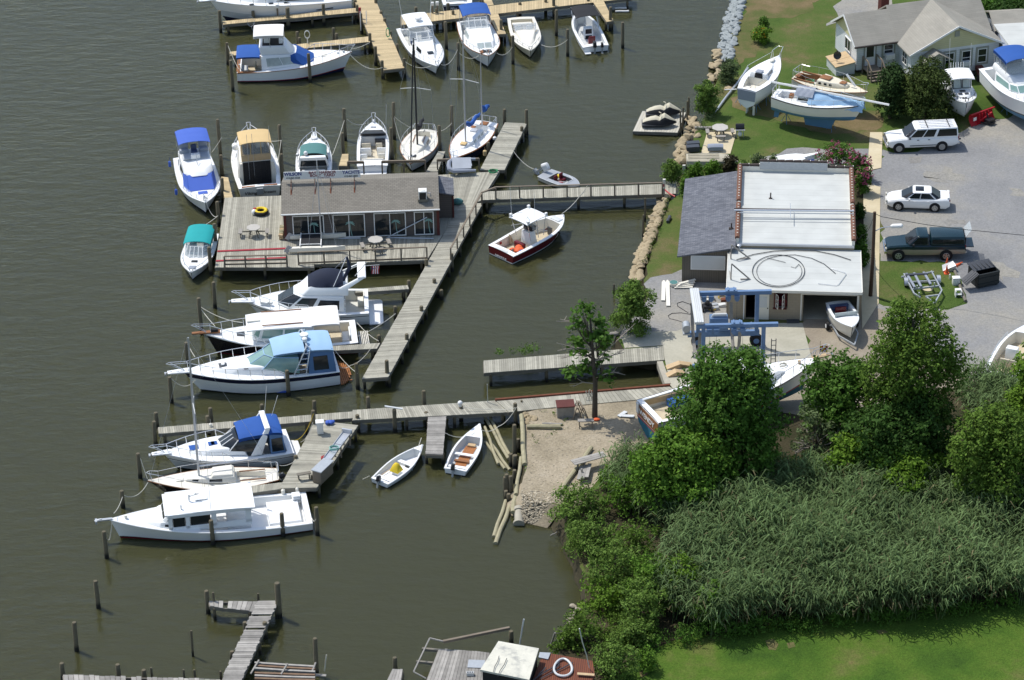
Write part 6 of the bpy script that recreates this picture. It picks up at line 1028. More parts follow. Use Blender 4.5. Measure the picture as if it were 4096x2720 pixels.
house(t,'foredeck_trunk','gel',[(L*.86,.2),(L*.78,.6),(L*.6,.8)],[(L*.8,.18),(L*.75,.5),(L*.6,.7)],[1.25,1.2,1.15],[1.38,1.45,1.55],[('F',.0,.45,.2,.8,'charcoal'),('F',.55,1,.2,.8,'charcoal')],bev=.06);hatch(t,.66,.45,'charcoal',l=.25,z=1.56)
for y in (-.25,.25): hatch(t,.735,.32,'charcoal',l=.2,z=1.5,y=y)
bowrail(t,.5,.3,over=-.1,n=4,m='blackplastic');poles(t,'antenna',[[(L*.35,-.8,2.5),(L*.33,-.85,5.4)],[(L*.4,.8,2.5),(L*.39,.8,5.0)]],.014,'white');poles(t,'rod_holder',[[(L*.22,y,2.6),(L*.2,y,3.0)] for y in (-.5,-.3,-.1,.1,.3,.5)],.03,'white');mb=MB();mb.box((L*.18,.3,.9),(.7,.9,.8));mb.build('motor_box','gelshade',t.o,bev=.04)
t=boat('flybridge_cruiser','white cruiser with a bright blue bimini, ashore and cut off by the right edge',('D',1935,745),('D',2440,1190),1.3,1.85,3.5,'boat',LZ+1.0)
hull(t,cock=(.05,.3),sole=.4,p=2.4,wlb=.3,ts=.9,bot='bluebottom',draft=.7,boot=(.1,.3),bands=((0,.08,'charcoal'),),rub='gel');L=t.L
house(t,'cabin','gel',[(L*.68,.7),(L*.6,1.15),(L*.3,1.4)],[(L*.6,.7),(L*.54,1.05),(L*.28,1.3)],[1.65,1.55,1.4],2.15,[('F',.03,.97,.15,.85,'tealglass'),(0,.05,.95,.15,.85,'tealglass'),(1,.1,.9,.2,.8,'tealglass')],bev=.05)
house(t,'flybridge','gel',[(L*.6,.6),(L*.54,1.1),(L*.2,1.35)],[(L*.54,.5),(L*.5,1.0),(L*.22,1.25)],2.15,[2.4,2.7,2.7],[],bev=.1);house(t,'flybridge_enclosure','vinyl',[(L*.5,.6),(L*.46,1.05),(L*.24,1.15)],[(L*.46,.6),(L*.44,1.05),(L*.24,1.15)],2.72,3.75,[],bev=0)
canopy(t,'bimini_top','blue',L*.2,L*.5,2.5,3.8,crown=.2,skirt=.25);poles(t,'bimini_frame',[[(L*x,s*1.2,3.8),(L*x,s*1.2,2.7)] for s in (-1,1) for x in (.22,.35,.48)]);mb=MB();mb.box((L*.26,0,2.95),(.5,1.8,.5));mb.build('bench','seatblue',t.o,bev=.05)
hatch(t,.78,.5,'charcoal',y=.35,l=.3);bowrail(t,.6,.5);mb=MB();mb.tube([(.3,1.2,1.3),(.15,1.3,2.0)],.02,5);mb.ball((.13,1.32,2.1),(.14,.1,.22));mb.build('fishing_net','ivory',t.o)
t=boat('runabout','white open motorboat on a trailer with its stern inside the garage',('K',1962,672),('K',2128,938),.8,.95,1.8,'boat',LZ+.55)
hull(t,m='ivory',deckm='gel',cock=(.08,.6),sole=.25,solem='gelshade',inner='gelshade',p=2.5,draft=.4,side=.16,rub='gelshade',bot='ivory');L=t.L;seat(t,L*.3,0,.25,.8,'maroon',h=.25);mb=MB();mb.box((L*.58,0,1.05),(.06,1.6,.3));mb.build('windscreen','paleglass',t.o);mb=MB();mb.box((L*.1,0,.6),(.3,1.7,.4));mb.build('stern_bench','seatblue',t.o)
p=t.o.location.copy();X_=thing('boat_trailer','trailer under the white motorboat half inside the garage','trailer',(p.x,p.y,LZ),t.o.rotation_euler.z)
mb=MB();[mb.beam((.3,s*.7,.35),(L*.75,s*.7,.35),.08,.12) for s in (-1,1)];[mb.beam((L*.75,s*.7,.35),(L*1.15,0,.4),.08,.12) for s in (-1,1)];mb.beam((L*.35,-1.0,.3),(L*.35,1.0,.3),.08,.08);mb.build('frame','galv',X_)
for s in (-1,1): mb=MB();mb.tube([(L*.35,s*.95,.3),(L*.35,s*1.13,.3)],.3,14);w=mb.build('wheel','rubber',X_);mb=MB();mb.tube([(L*.35,s*.93,.3),(L*.35,s*1.15,.3)],.15,10);mb.build('rim','white',w)
t=boat('workboat','white deadrise boat ashore under the big trees, white letters on its varnished transom',('O',815,828),('O',2255,372),1.2,2.0,3.6,'boat',LZ+.8)
hull(t,cock=(.03,.5),sole=.5,solem='soletan',inner='ivory',p=2.2,bot='tealbottom',draft=.8,bands=((.0,.1,'red'),),boot=(.1,.3),rub='trimdark',wlb=.25,pw=2.0,side=.25);L=t.L
h_=t.hb(0);mb=MB();mb.frus([(-.015,-h_*.95,.3),(-.015,h_*.95,.3),(-.015,h_*.99,1.1),(-.015,-h_*.99,1.1)],[(-.04,-h_*.95,.3),(-.04,h_*.95,.3),(-.04,h_*.99,1.1),(-.04,-h_*.99,1.1)]);mb.build('transom_panel','teak',t.o);script(t,'WENDY',.5,'gel',-.06,.68,.012,sx=1.15);mb=MB();mb.box((-.1,1.2,.85),(.08,.3,.7));mb.build('hanging_cloth','gelshade',t.o);mb=MB();mb.box((L*.25,t.hb(.2)-.36,.95),(L*.42,.04,.4));mb.build('ceiling_board','plywood',t.o)
house(t,'cabin','gel',[(L*.78,.4),(L*.68,1.1),(L*.5,1.35)],[(L*.74,.35),(L*.66,.95),(L*.5,1.2)],[1.85,1.65,1.5],[2.0,2.2,2.3],[],bev=.05);house(t,'wheelhouse','gel',[(L*.66,.8),(L*.64,1.15),(L*.42,1.25)],[(L*.63,.8),(L*.62,1.05),(L*.42,1.15)],1.6,3.0,[('F',.05,.48,.4,.9),('F',.52,.95,.4,.9),(1,.1,.9,.4,.85)],bev=.04)
bowrail(t,.55,.75,over=.7,n=5);pulpit(t,.8,.4,'plywood');mb=MB();mb.cyl((L*.88,0,t.zs(.88)),.1,.3,8);mb.build('samson_post','plywood',t.o);mb=MB();mb.tube([(L*.8+.25*math.cos(a*.6),.35+.2*math.sin(a*.6),t.zs(.8)+.12+.004*a) for a in range(24)],.03,4);mb.build('rope_coil','ropewhite',t.o)
mb=MB();mb.box((L*.2,.3,.6),(1.2,.7,.2));mb.box((L*.22,.8,.75),(1.6,.7,.5),m=1);mb.build('deck_gear',['darkinside','blue'],t.o)
for k,y in enumerate((-1.3,1.3)):
    for f in (.15,.6):
        p=t.o.matrix_basis@Vector((L*f,y,0));mb=MB();mb.tube([(0,0,0),(0,0,.7)],.05,6);[mb.tube([(0,0,.6),(.4*math.cos(a),.4*math.sin(a),0)],.03,5) for a in (0,2.1,4.2)];tag(mb.build('boat_stand','galv',None,loc=(p.x,p.y,LZ)),'grey stand under the %s of the varnished-transom boat, %s side'%('stern' if f<.3 else 'bow','near' if y<0 else 'far'),'boat stand')
mb=MB();mb.grid(lambda u,v:(.03*math.sin(u*5),u*.5-.25+.0,.7-v*.5),4,4,0);p=t.o.matrix_basis@Vector((L*1.0,0,2.85));mb.f=[];mb.v=[];mb.m=[]
for i in range(5):
    for j in range(3): mb.add([(.1*i,.02*math.sin(i),-.16*j),(.1*i+.1,.02*math.sin(i+1),-.16*j),(.1*i+.1,.02*math.sin(i+1),-.16*j-.16),(.1*i,.02*math.sin(i),-.16*j-.16)],[(0,1,2,3)],(i+j)%3)
mb.tube([(0,0,-.6),(0,0,.35)],.015,4,3);tag(mb.build('flag',['yellow','red','white','blackplastic'],None,fix=False,loc=tuple(p)),'small chequered red and yellow flag on the bow of the boat ashore','flag')
t=boat('open_boat','white open boat ashore in the gravel, cut off by the right edge',('T',1105,225),('T',1240,-10),1.0,1.3,2.4,'boat',LZ+.4)
hull(t,cock=(.06,.8),sole=.4,solem='soletan',inner='ivory',p=2.4,side=.2,bot='gel',draft=.4,rub='galv');L=t.L
for x in (.3,.5): seat(t,L*x,0,.4,1.0,'seatbeige')
poles(t,'gunwale_rail',[[(L*f,s*(t.hb(f)-.08),t.zs(f)+.35) for f in (.1,.3,.5,.7)] for s in (-1,1)]+[[(L*f,s*(t.hb(f)-.08),t.zs(f)+.35),(L*f,s*(t.hb(f)-.08),t.zs(f))] for s in (-1,1) for f in (.1,.4,.7)],.022)
house(t,'console','gel',[(L*.48,.4),(L*.38,.42)],[(L*.45,.38),(L*.38,.4)],.4,1.6,[('F',.1,.9,.5,.9)],bev=.04)
# covered jet skis
def jetski(v,x,y,x2,y2,label):
    p=g(v,x,y,.4);q=g(v,x2,y2,.4);d=q-p;t=thing('jet_ski',label,'jet ski',p,math.atan2(d.y,d.x),'covered jet skis on the float');L=d.length
    X=[0,.1,.25,.4,.5,.58,.66,.8,.92,1];W_=[.3,.42,.5,.54,.55,.55,.52,.42,.24,.05];Zt=[.42,.62,.78,.85,.72,.95,1.08,.80,.58,.42]
    mb=MB();vs=[];k=8
    for f,w,z in zip(X,W_,Zt):
        for j in range(k+1): a=PI*j/k;vs.append((f*L,-w*math.cos(a)*(1 if .2<a<2.9 else 1.04),.28+(z-.28)*math.sin(a)**(.8)*(1 if 1 else 0)))
    fs=[(i*(k+1)+j,(i+1)*(k+1)+j,(i+1)*(k+1)+j+1,i*(k+1)+j+1) for i in range(len(X)-1) for j in range(k)];ms=[0 if 2<=j<=k-3 else 1 for i in range(len(X)-1) for j in range(k)]
    mb.add(vs,fs);mb.m=ms;mb.build('cover',['coverbeige','blackcanvas'],t)
    mb=MB();F=[0,.3,.6,.85,1];vs=[];[vs.extend([(f*L*1.04-.05,-w,.3),(f*L*1.04-.05,w,.3),(f*L*1.04-.05,w*.5,.0+.25*f**4),(f*L*1.04-.05,-w*.5,.0+.25*f**4)]) for f,w in zip(F,(.5,.58,.58,.4,.04))]
    mb.add(vs,[(i*4+j,i*4+(j+1)%4,(i+1)*4+(j+1)%4,(i+1)*4+j) for i in range(4) for j in range(4)]+[(0,1,2,3),(16,17,18,19)]);mb.build('hull','charcoal',t)
    mb=MB();[mb.beam((L*.56,s*.1,1.05),(L*.5,s*.42,1.0),.05,.05) for s in (-1,1)];mb.build('handlebar','coverbeige',t)
mat('binblack',(.022,.027,.028),.6,0,.15);mat('binlid',(.05,.055,.065),.6,0,.1);mat('rustwood',(.20,.13,.085),.95,0,.3,3);mat('pilewoodpole',(.075,.045,.028),.9,0,.2);mat('coverbeige',(.56,.52,.40),.85,0,.1)
jetski('C',-85,1410,291,1404,'beige and black covered jet ski on the near side of the float');jetski('C',-42,1292,350,1288,'beige and black covered jet ski on the far side of the float')
# upturned hull, sunfish dinghy, inflatable
p=g('I',350,375,LZ+.1);q=g('I',850,372,LZ+.1);d=q-p;X_=thing('upturned_skiff','long beige flat-bottomed skiff lying upside down by the rocks','skiff',p,math.atan2(d.y,d.x));L=d.length
mb=MB();F=[0,.3,.62,.8,.92,1];vs=[]
for f,w,z in zip(F,(.62,.7,.7,.55,.32,.05),(.62,.64,.62,.56,.42,.2)): vs+=[(f*L,-w*1.12,.08),(f*L,-w,z*.85),(f*L,-w*.8,z),(f*L,w*.8,z),(f*L,w,z*.85),(f*L,w*1.12,.08)]
mb.add(vs,[(i*6+j,(i+1)*6+j,(i+1)*6+j+1,i*6+j+1) for i in range(5) for j in range(5)]+[(0,1,2,3,4,5),(30,31,32,33,34,35)]);mat('skiffbeige',(.46,.42,.32),.7,0,.15);mb.build('hull','skiffbeige',X_)
mb=MB();[mb.box((L*.33,y,.665),(L*.6,.05,.03)) for y in (-.4,-.13,.13,.4)];mb.build('keel_strip','skiffbeige',X_)
p=g('I',1195,352,LZ+.2);q=g('I',1490,338,LZ+.2);d=q-p;X_=thing('sailing_dinghy','small white dinghy hull lying on the gravel with its white mast','dinghy',p,math.atan2(d.y,d.x));L=d.length
mb=MB();F=[0,.15,.45,.75,.93,1];vs=[]
for f,w in zip(F,(.1,.35,.55,.6,.5,.4)): vs+=[(f*L,-w,.3),(f*L,-w*.6,.05),(f*L,w*.6,.05),(f*L,w,.3),(f*L,0,.38)]
mb.add(vs,[(i*5+j,i*5+(j+1)%5,(i+1)*5+(j+1)%5,(i+1)*5+j) for i in range(5) for j in range(5)]+[(0,1,2,3,4),(25,26,27,28,29)]);mb.build('hull','gel',X_);mb=MB();mb.frus([(L*.95,-.3,.1),(L*1.45,-.1,.1),(L*1.45,.1,.1),(L*.95,.3,.1)],[(L*.95,-.25,.35),(L*1.5,-.06,.6),(L*1.5,.06,.6),(L*.95,.25,.35)]);mb.build('spar','gel',X_);mb=MB();mb.box((L*1.2,0,.06),(.5,.7,.1));mb.build('chock','royal',X_)
p=g('F',1660,585,1.35);q=g('F',1925,500,1.35);X_=thing('inflatable_dinghy','grey inflatable dinghy hung on its side on davits behind the office','dinghy',g('F',1655,575,1.25),.02)
mb=MB();Lq=2.05;mb.tube([(Lq,0,.15),(.35,0,.15),(.05,.18,.25),(0,.45,.4),(.05,.75,.55),(.35,.95,.65),(Lq,.95,.65)],[.1,.19,.19,.19,.19,.19,.1],9);mb.build('tube','greycanvas',X_);mb=MB();mb.slab(lambda u,v:(.25+1.45*u,.05+.85*v,.34+.5*v),4,4,.04);mb.build('cover','seatgrey',X_);mb=MB();mb.box((1.72,.48,.5),(.06,.8,.06));mb.build('transom_board','galv',X_)
# ================= vehicles =================
mat('carwhite',(.88,.885,.88),.18,0,.01,coat=.5);mat('cargreen',(.006,.026,.036),.22,.0,.05,coat=.35);mat('cartan',(.36,.31,.23),.4,0,.05);mat('carglass',(.010,.012,.016),.07,0,.1,spec=.5);mat('chrome',(.6,.6,.6),.15,1,.02);mat('lampred',(.25,.01,.015),.25,0,.05);mat('lamppale',(.6,.58,.5),.2,0,.05);mat('tyre',(.014,.014,.015),.8,0,.1);mat('rimgrey',(.45,.45,.44),.35,.5,.05)
def car(label,name,cat,fw,rw,WB,fo,L,Wd,st,paint,zb=.3,rw_=.34,spokes=5,lower=None):
    """fw / rw: ground points of the near front and rear wheels; st: body stations (x from the rear, top z, half width)"""
    a,b=g(*rw,LZ),g(*fw,LZ);d=(b-a);rz=math.atan2(d.y,d.x);u=d.normalized();n=Vector((-u.y,u.x,0));c=(a+b)/2-n*(Wd/2-.12)   # centre line lies to the right of the near (left) wheels
    ro=L-WB-fo;o=c-u*(WB/2+ro);t=BT();t.L=L;t.o=thing(name,label,cat,(o.x,o.y,LZ+.012),rz)
    mb=MB();k=10;vs=[]
    for x,zt,h in st:
        z1=zb if .25<x<L-.25 else zb+.12
        vs+=[(x,-h*.9,z1),(x,-h*.985,z1+.14),(x,-h,zb+(zt-zb)*.6),(x,-h*.97,zt-.1),(x,-h*.86,zt),(x,h*.86,zt),(x,h*.97,zt-.1),(x,h,zb+(zt-zb)*.6),(x,h*.985,z1+.14),(x,h*.9,z1)]
    ns=len(st);mb.add(vs,[(i*k+j,i*k+(j+1)%k,(i+1)*k+(j+1)%k,(i+1)*k+j) for i in range(ns-1) for j in range(k)]+[tuple(range(k)),tuple((ns-1)*k+j for j in range(k))])
    if lower: mb.m=[1 if (j in (0,1,7,8,9) and i<ns*(k)) else 0 for i in range(ns-1) for j in range(k)]+[0,0]
    mb.build('body',[paint]+([lower] if lower else []),t.o,ang=.5)
    for x in (ro,ro+WB):
        for s in (-1,1):
            y=s*(Wd/2-.01);m2=MB();m2.tube([(x,y-.12*s,rw_+.02),(x,y+.012*s,rw_+.02)],rw_*1.22,18);m2.build('wheel_arch','rubber',t.o)
            m2=MB();m2.tube([(x,y-.18*s,rw_),(x,y-.15*s,rw_),(x,y+.03*s,rw_),(x,y+.05*s,rw_)],[rw_*.9,rw_,rw_,rw_*.88],20);w=m2.build('wheel','tyre',t.o)
            m2=MB()
            for q in range(spokes): an=2*PI*q/spokes+.3;m2.beam((x,y+.062*s,rw_),(x+.6*rw_*math.cos(an),y+.062*s,rw_+.6*rw_*math.sin(an)),.02,.1 if spokes<8 else .2)
            m2.tube([(x+rw_*.58*math.cos(q*PI/10),y+.055*s,rw_+rw_*.58*math.sin(q*PI/10)) for q in range(21)],.035,5);m2.tube([(x,y+.04*s,rw_),(x,y+.075*s,rw_)],.09,10);m2.build('rim','rimgrey',w)
    return t
def lamps(t,y,zf,zr,wf=.3,hr=.25):
    for s in (-1,1):
        m2=MB();m2.box((t.L-.07,s*y,zf),(.12,wf,.16));m2.build('headlight','lamppale',t.o,bev=.02);m2=MB();m2.box((.03,s*(y+.08),zr),(.1,.14,hr));m2.build('tail_light','lampred',t.o,bev=.02)
def mirror(t,x,z,y,m):
    for s in (-1,1): m2=MB();m2.box((x,s*(y+.1),z),(.14,.22,.16));m2.build('mirror',m,t.o,bev=.03)
t=car('white full-size estate car with a roof rack parked by the snow plough','parked_car','car',('J',478,312),('J',815,297),3.34,.92,5.57,1.95,[(0,1.0,.86),(.08,1.13,.93),(.5,1.15,.97),(3.7,1.15,.975),(4.25,1.14,.96),(5.2,1.04,.92),(5.45,.95,.87),(5.57,.72,.80)],'carwhite',.36,.37,8)
house(t,'cabin','carwhite',[(4.25,.6),(4.0,.93),(.04,.93)],[(3.35,.58),(3.25,.77),(.12,.77)],1.13,1.88,[('F',.0,1,.08,.9),(0,.1,.9,.1,.88),(1,.03,.26,.14,.86),(1,.285,.5,.14,.86),(1,.56,.97,.14,.86),('B',.08,.92,.2,.85)],'carglass',.05)
lamps(t,.72,.85,1.0,.3,.5);mirror(t,3.85,1.2,.9,'charcoal');mb=MB();[mb.box((1.7,y,1.915),(2.6,.05,.03)) for y in (-.55,-.3,0,.3,.55)];mb.build('roof_rib','carwhite',t.o);mb=MB();[mb.box((x,0,1.95),(.06,1.4,.05)) for x in (.75,2.45)];mb.build('roof_rack','blackplastic',t.o)
mb=MB();mb.box((5.56,0,.55),(.16,1.8,.2));mb.box((.0,0,.55),(.16,1.8,.18));mb.build('bumper','chrome',t.o,bev=.03);mb=MB();mb.box((5.56,0,.86),(.06,1.05,.26));mb.build('grille','charcoal',t.o);mb=MB();mb.beam((0,0,.5),(-.35,0,.5),.1,.1);mb.build('tow_hitch','charcoal',t.o)
mb=MB();[mb.box((2.5,s*.985,.55),(2.6,.03,.05)) for s in (-1,1)];mb.build('side_trim','charcoal',t.o);mb=MB();[mb.box((x,s*.99,1.02),(.16,.03,.05)) for s in (-1,1) for x in (2.35,3.2)];mb.build('door_handle','charcoal',t.o)
t=car('white saloon car with a dark sunroof and five-spoke alloy wheels','parked_car','car',('J',475,765),('J',760,775),2.675,.97,4.75,1.78,[(0,.80,.66),(.06,.94,.76),(.3,1.0,.84),(.9,.99,.885),(2.2,.93,.895),(3.5,.92,.885),(4.25,.79,.83),(4.6,.66,.72),(4.75,.48,.6)],'carwhite',.22,.33,5)
house(t,'cabin','carwhite',[(3.62,.55),(3.3,.80),(.95,.80),(.62,.62)],[(2.72,.5),(2.62,.62),(1.55,.62),(1.42,.5)],.92,1.44,[('F',.0,1,.06,.95),(0,.06,.96,.12,.9),(1,.06,.44,.14,.86),(1,.47,.94,.14,.86),(2,.1,.9,.1,.9),('B',.0,1,.06,.94)],'carglass',.05)
lamps(t,.55,.66,.84,.3,.16);mirror(t,3.0,.98,.85,'carwhite');mb=MB();mb.box((2.25,0,1.448),(.62,.75,.02));mb.build('sunroof','carglass',t.o,bev=.01);mb=MB();mb.box((.14,0,1.07),(.2,1.3,.04));[mb.box((.15,s*.6,1.02),(.12,.05,.1)) for s in (-1,1)];mb.build('spoiler','carwhite',t.o,bev=.015);mb=MB();[mb.box((x,s*.90,.82),(.16,.03,.04)) for s in (-1,1) for x in (1.6,2.6)];mb.build('door_handle','carwhite',t.o)
t=car('dark green pickup truck with a camper shell, its rear glass raised','pickup_truck','pickup truck',('J',472,1155),('J',850,1155),3.42,.95,5.75,2.0,[(0,1.05,.94),(.06,1.18,.97),(2.5,1.18,.985),(3.7,1.17,.98),(4.2,1.17,.95),(4.6,1.12,.9),(5.4,1.04,.86),(5.65,.92,.82),(5.75,.66,.78)],'cargreen',.38,.38,5,'cartan')
house(t,'cab','cargreen',[(4.28,.6),(4.05,.92),(2.6,.92)],[(3.45,.56),(3.38,.74),(2.68,.74)],1.16,1.82,[('F',.0,1,.06,.92),(0,.1,.9,.1,.88),(1,.08,.9,.14,.86)],'carglass',.06)
house(t,'camper_shell','cargreen',[(2.54,.96),(.03,.96)],[(2.5,.8),(.1,.78)],1.17,1.80,[(0,.05,.96,.22,.7)],'carglass',.08)
mb=MB();mb.frus([(.05,-.75,1.78),(.05,.75,1.78),(-.35,.72,2.3),(-.35,-.72,2.3)],[(.02,-.75,1.78),(.02,.75,1.78),(-.38,.72,2.31),(-.38,-.72,2.31)]);mb.build('raised_rear_glass','vinyl',t.o);mb=MB();mb.box((0.02,0,1.45),(.06,1.5,.5));mb.build('shell_opening','darkinside',t.o)
lamps(t,.72,.82,.98,.26,.36);mirror(t,3.75,1.25,.92,'blackplastic');mb=MB();mb.box((5.72,0,.6),(.2,1.85,.22));mb.box((.0,0,.62),(.18,1.8,.2));mb.build('bumper','chrome',t.o,bev=.04);mb=MB();mb.box((5.72,0,.9),(.08,.8,.3));mb.build('grille','chrome',t.o);mb=MB();mb.box((-.3,0,.95),(.6,1.4,.06));mb.build('tailgate','cargreen',t.o)
# red mower by the bungalow
p=g('D',1755,880,LZ);t=thing('ride_on_mower','small dark red ride-on mower by the bungalow wall','mower',p,math.radians(100))
mb=MB();mb.box((.55,0,.6),(.8,.6,.4));mb.box((-.3,0,.45),(.9,.8,.25));mb.build('body','brownpaint',t,bev=.05);mb=MB();mb.box((-.35,0,.72),(.45,.5,.1));mb.box((-.6,0,.95),(.1,.5,.4));mb.build('seat','blackplastic',t,bev=.03);mb=MB();mb.box((-.85,0,.6),(.05,.4,.2));mb.build('number_plate','white',t)
for x,r_ in ((.6,.2),(-.45,.27)):
    for s in (-1,1): mb=MB();mb.tube([(x,s*.38,r_),(x,s*.55,r_)],r_,14);mb.build('wheel','tyre',t)
# snow plough
p=g('D',1640,1425,LZ);q=g('D',1905,1330,LZ);d=q-p;L=d.length;t=thing('snow_plough','red snow plough blade with its black mount standing on the gravel edge','snow plough',p,math.atan2(d.y,d.x))
mb=MB();mb.slab(lambda u,v:(L*u,.28*math.sin(PI*v*.8)-.0+.12*v,.95*v+.03),6,10,.03)
v=mb.v[:];mb.build('blade','steelred',t);mb=MB();[mb.box((L*x,.0-.02,.5),(.06,.12,.85)) for x in (.3,.42,.55,.68)];mb.beam((0,.14,.97),(L,.14,.97),.1,.08);mb.beam((L*.3,-.12,.4),(L*.8,-.1,.75),.12,.1);mb.build('blade_rib','steelred',t);mb=MB();mb.box((L*.12,-.02,.62),(.3,.04,.26));mb.build('sticker','white',t);mb=MB();mb.box((L*.6,-.45,.3),(.7,.5,.3));mb.beam((L*.35,-.1,.2),(L*.6,-.9,.2),.1,.1);mb.beam((L*.85,-.1,.2),(L*.6,-.9,.2),.1,.1);mb.tube([(L*.6,-.3,.3),(L*.6,-.1,.8)],.06,6);mb.build('mount','blackplastic',t)
# travel lift
A=g('K',500,1150,LZ);B_=g('K',1112,1135,LZ);N_=g('K',560,1500,LZ);d=B_-A;LL=d.length;rz=math.atan2(d.y,d.x);t=thing('travel_lift','blue travelling boat hoist straddling the concrete apron by the shop','boat hoist',A,rz);WW=-((N_-A).dot(Vector((-d.y,d.x,0)).normalized()));HH=hgt('K',500,1150,560,LZ)-.2
for y,nm in ((0,'far'),(-WW,'near')):
    mb=MB();mb.beam((-.45,y,HH),(LL+.95,y,HH),.25,.27);mb.box((LL*.55,y,HH+.2),(.75,.5,.12));mb.box((LL*.5,y,HH+.22),(.1,.42,.22));mb.box((LL*.6,y,HH+.22),(.1,.42,.22));mb.build('top_beam','liftblue',t)
    for x in (0,LL): mb=MB();mb.beam((x,y,.7),(x,y,HH-.13),.24,.26);mb.build('leg','liftblue',t)
    mb=MB();mb.beam((-.7,y,1.05),(LL+.2,y,1.05),.28,.38);mb.build('side_beam','liftblue',t)
    for x in (.0,LL):
        mb=MB();mb.tube([(x,y-.16,.45),(x,y+.16,.45)],.45,18);w=mb.build('wheel','tyre',t);mb=MB();mb.tube([(x,y-.18,.45),(x,y+.18,.45)],.2,12);mb.build('hub','liftblue',w)
    for x in (.35,.85,LL*.5,LL*.65): mb=MB();mb.box((x,y-.2,HH-.26),(.36,.14,.28));mb.tube([(x,y-.24,HH-.4),(x,y-.3,HH-.4)],.14,10);mb.build('pulley_block','liftblue',t)
    mb=MB();[mb.tube([(x,y-.2,HH-.3),(x,y-.25,1.3)],.012,4) for x in (.4,.85,LL*.5,LL*.65)];mb.build('cable','charcoal',t)
mb=MB();mb.beam((-.3,.1,HH+.28),(-.3,-WW-.1,HH+.28),.6,.18);[mb.beam((-.3+k*.12,.1,HH+.39),(-.3+k*.12,-WW-.1,HH+.39),.03,.05) for k in (-1,0,1)];mb.build('cross_beam','gelshade',t)
mb=MB();mb.box((LL*.35,-.1,1.95),(1.25,.8,1.0));mb.build('engine_housing','liftblue',t,bev=.08);mb=MB();mb.tube([(LL*.25,-.2,2.62),(LL*.48,-.2,2.62)],.12,8);mb.tube([(LL*.25,-.2,2.62),(LL*.22,-.2,2.3)],.06,6);mb.build('exhaust','gelshade',t)
mb=MB();r=random.Random(6)
for k in range(14): mb.tube([(LL*.6+r.uniform(-.3,.3),-.3+r.uniform(-.3,.3),1.45+r.uniform(0,.3)),(LL*.75+r.uniform(-.2,.5),-.3+r.uniform(-.3,.2),1.5+r.uniform(0,.4)),(LL*.95+r.uniform(-.2,.1),-.2,1.5+r.uniform(0,.5))],.03,5)
mb.build('hydraulic_hose','galv',t);mb=MB();mb.box((LL*.63,-.25,1.4),(.7,.6,.25));mb.build('control_tray','liftblue',t)
mb=MB();mb.tube([(-.85,-.3,2.0),(-.85,-1.0,2.0)],.28,12);mb.box((-.85,-.6,1.6),(.5,.9,.1));mb.build('winch_drum','galv',t)
for x in (-.45,LL*.55):
    mb=MB();N=12
    mb.slab(lambda u,v,x=x:(x+.22*(v-.5)+.25*u,-.2-(WW-.4)*u,HH-.6-(HH-1.2)*math.sin(PI*min(1,.5+u*.5-.0))*(1 if 1 else 0)*(1 if u>.0 else 1)*(1 if True else 0)*0-(HH-1.35)*math.sin(PI*u)**.55),N,2,.03);mb.build('lifting_sling','greytimber',t)
mb=MB();[mb.tube([(LL+.55+k*.3,-WW-.0,1.1),(LL+.55+k*.3,-WW,3.1)],.03,5) for k in (0,1)];[mb.tube([(LL+.55,-WW,1.2+.35*k),(LL+.85,-WW,1.2+.35*k)],.025,4) for k in range(6)];mb.build('ladder','charcoal',t)
# ================= smaller things =================
def one(name,label,cat,mb,mats,p,rz=0.,group=None,bev=0.,**k):
    o=mb.build(name,mats,None,bev=bev,loc=tuple(p),**k);o.rotation_euler=(0,0,rz);return tag(o,label,cat,group)
def line(name,label,cat,m,r,pts,group=None,sag=0.,n=8):
    """rope or pole through world points"""
    o=pts[0];P=[]
    for a,b in zip(pts,pts[1:]):
        for i in range(n): u=i/n;P.append(a.lerp(b,u)-o-Vector((0,0,sag*4*u*(1-u))))
    P.append(pts[-1]-o);mb=MB();mb.tube(P,r,5);return one(name,label,cat,mb,m,o,group=group)
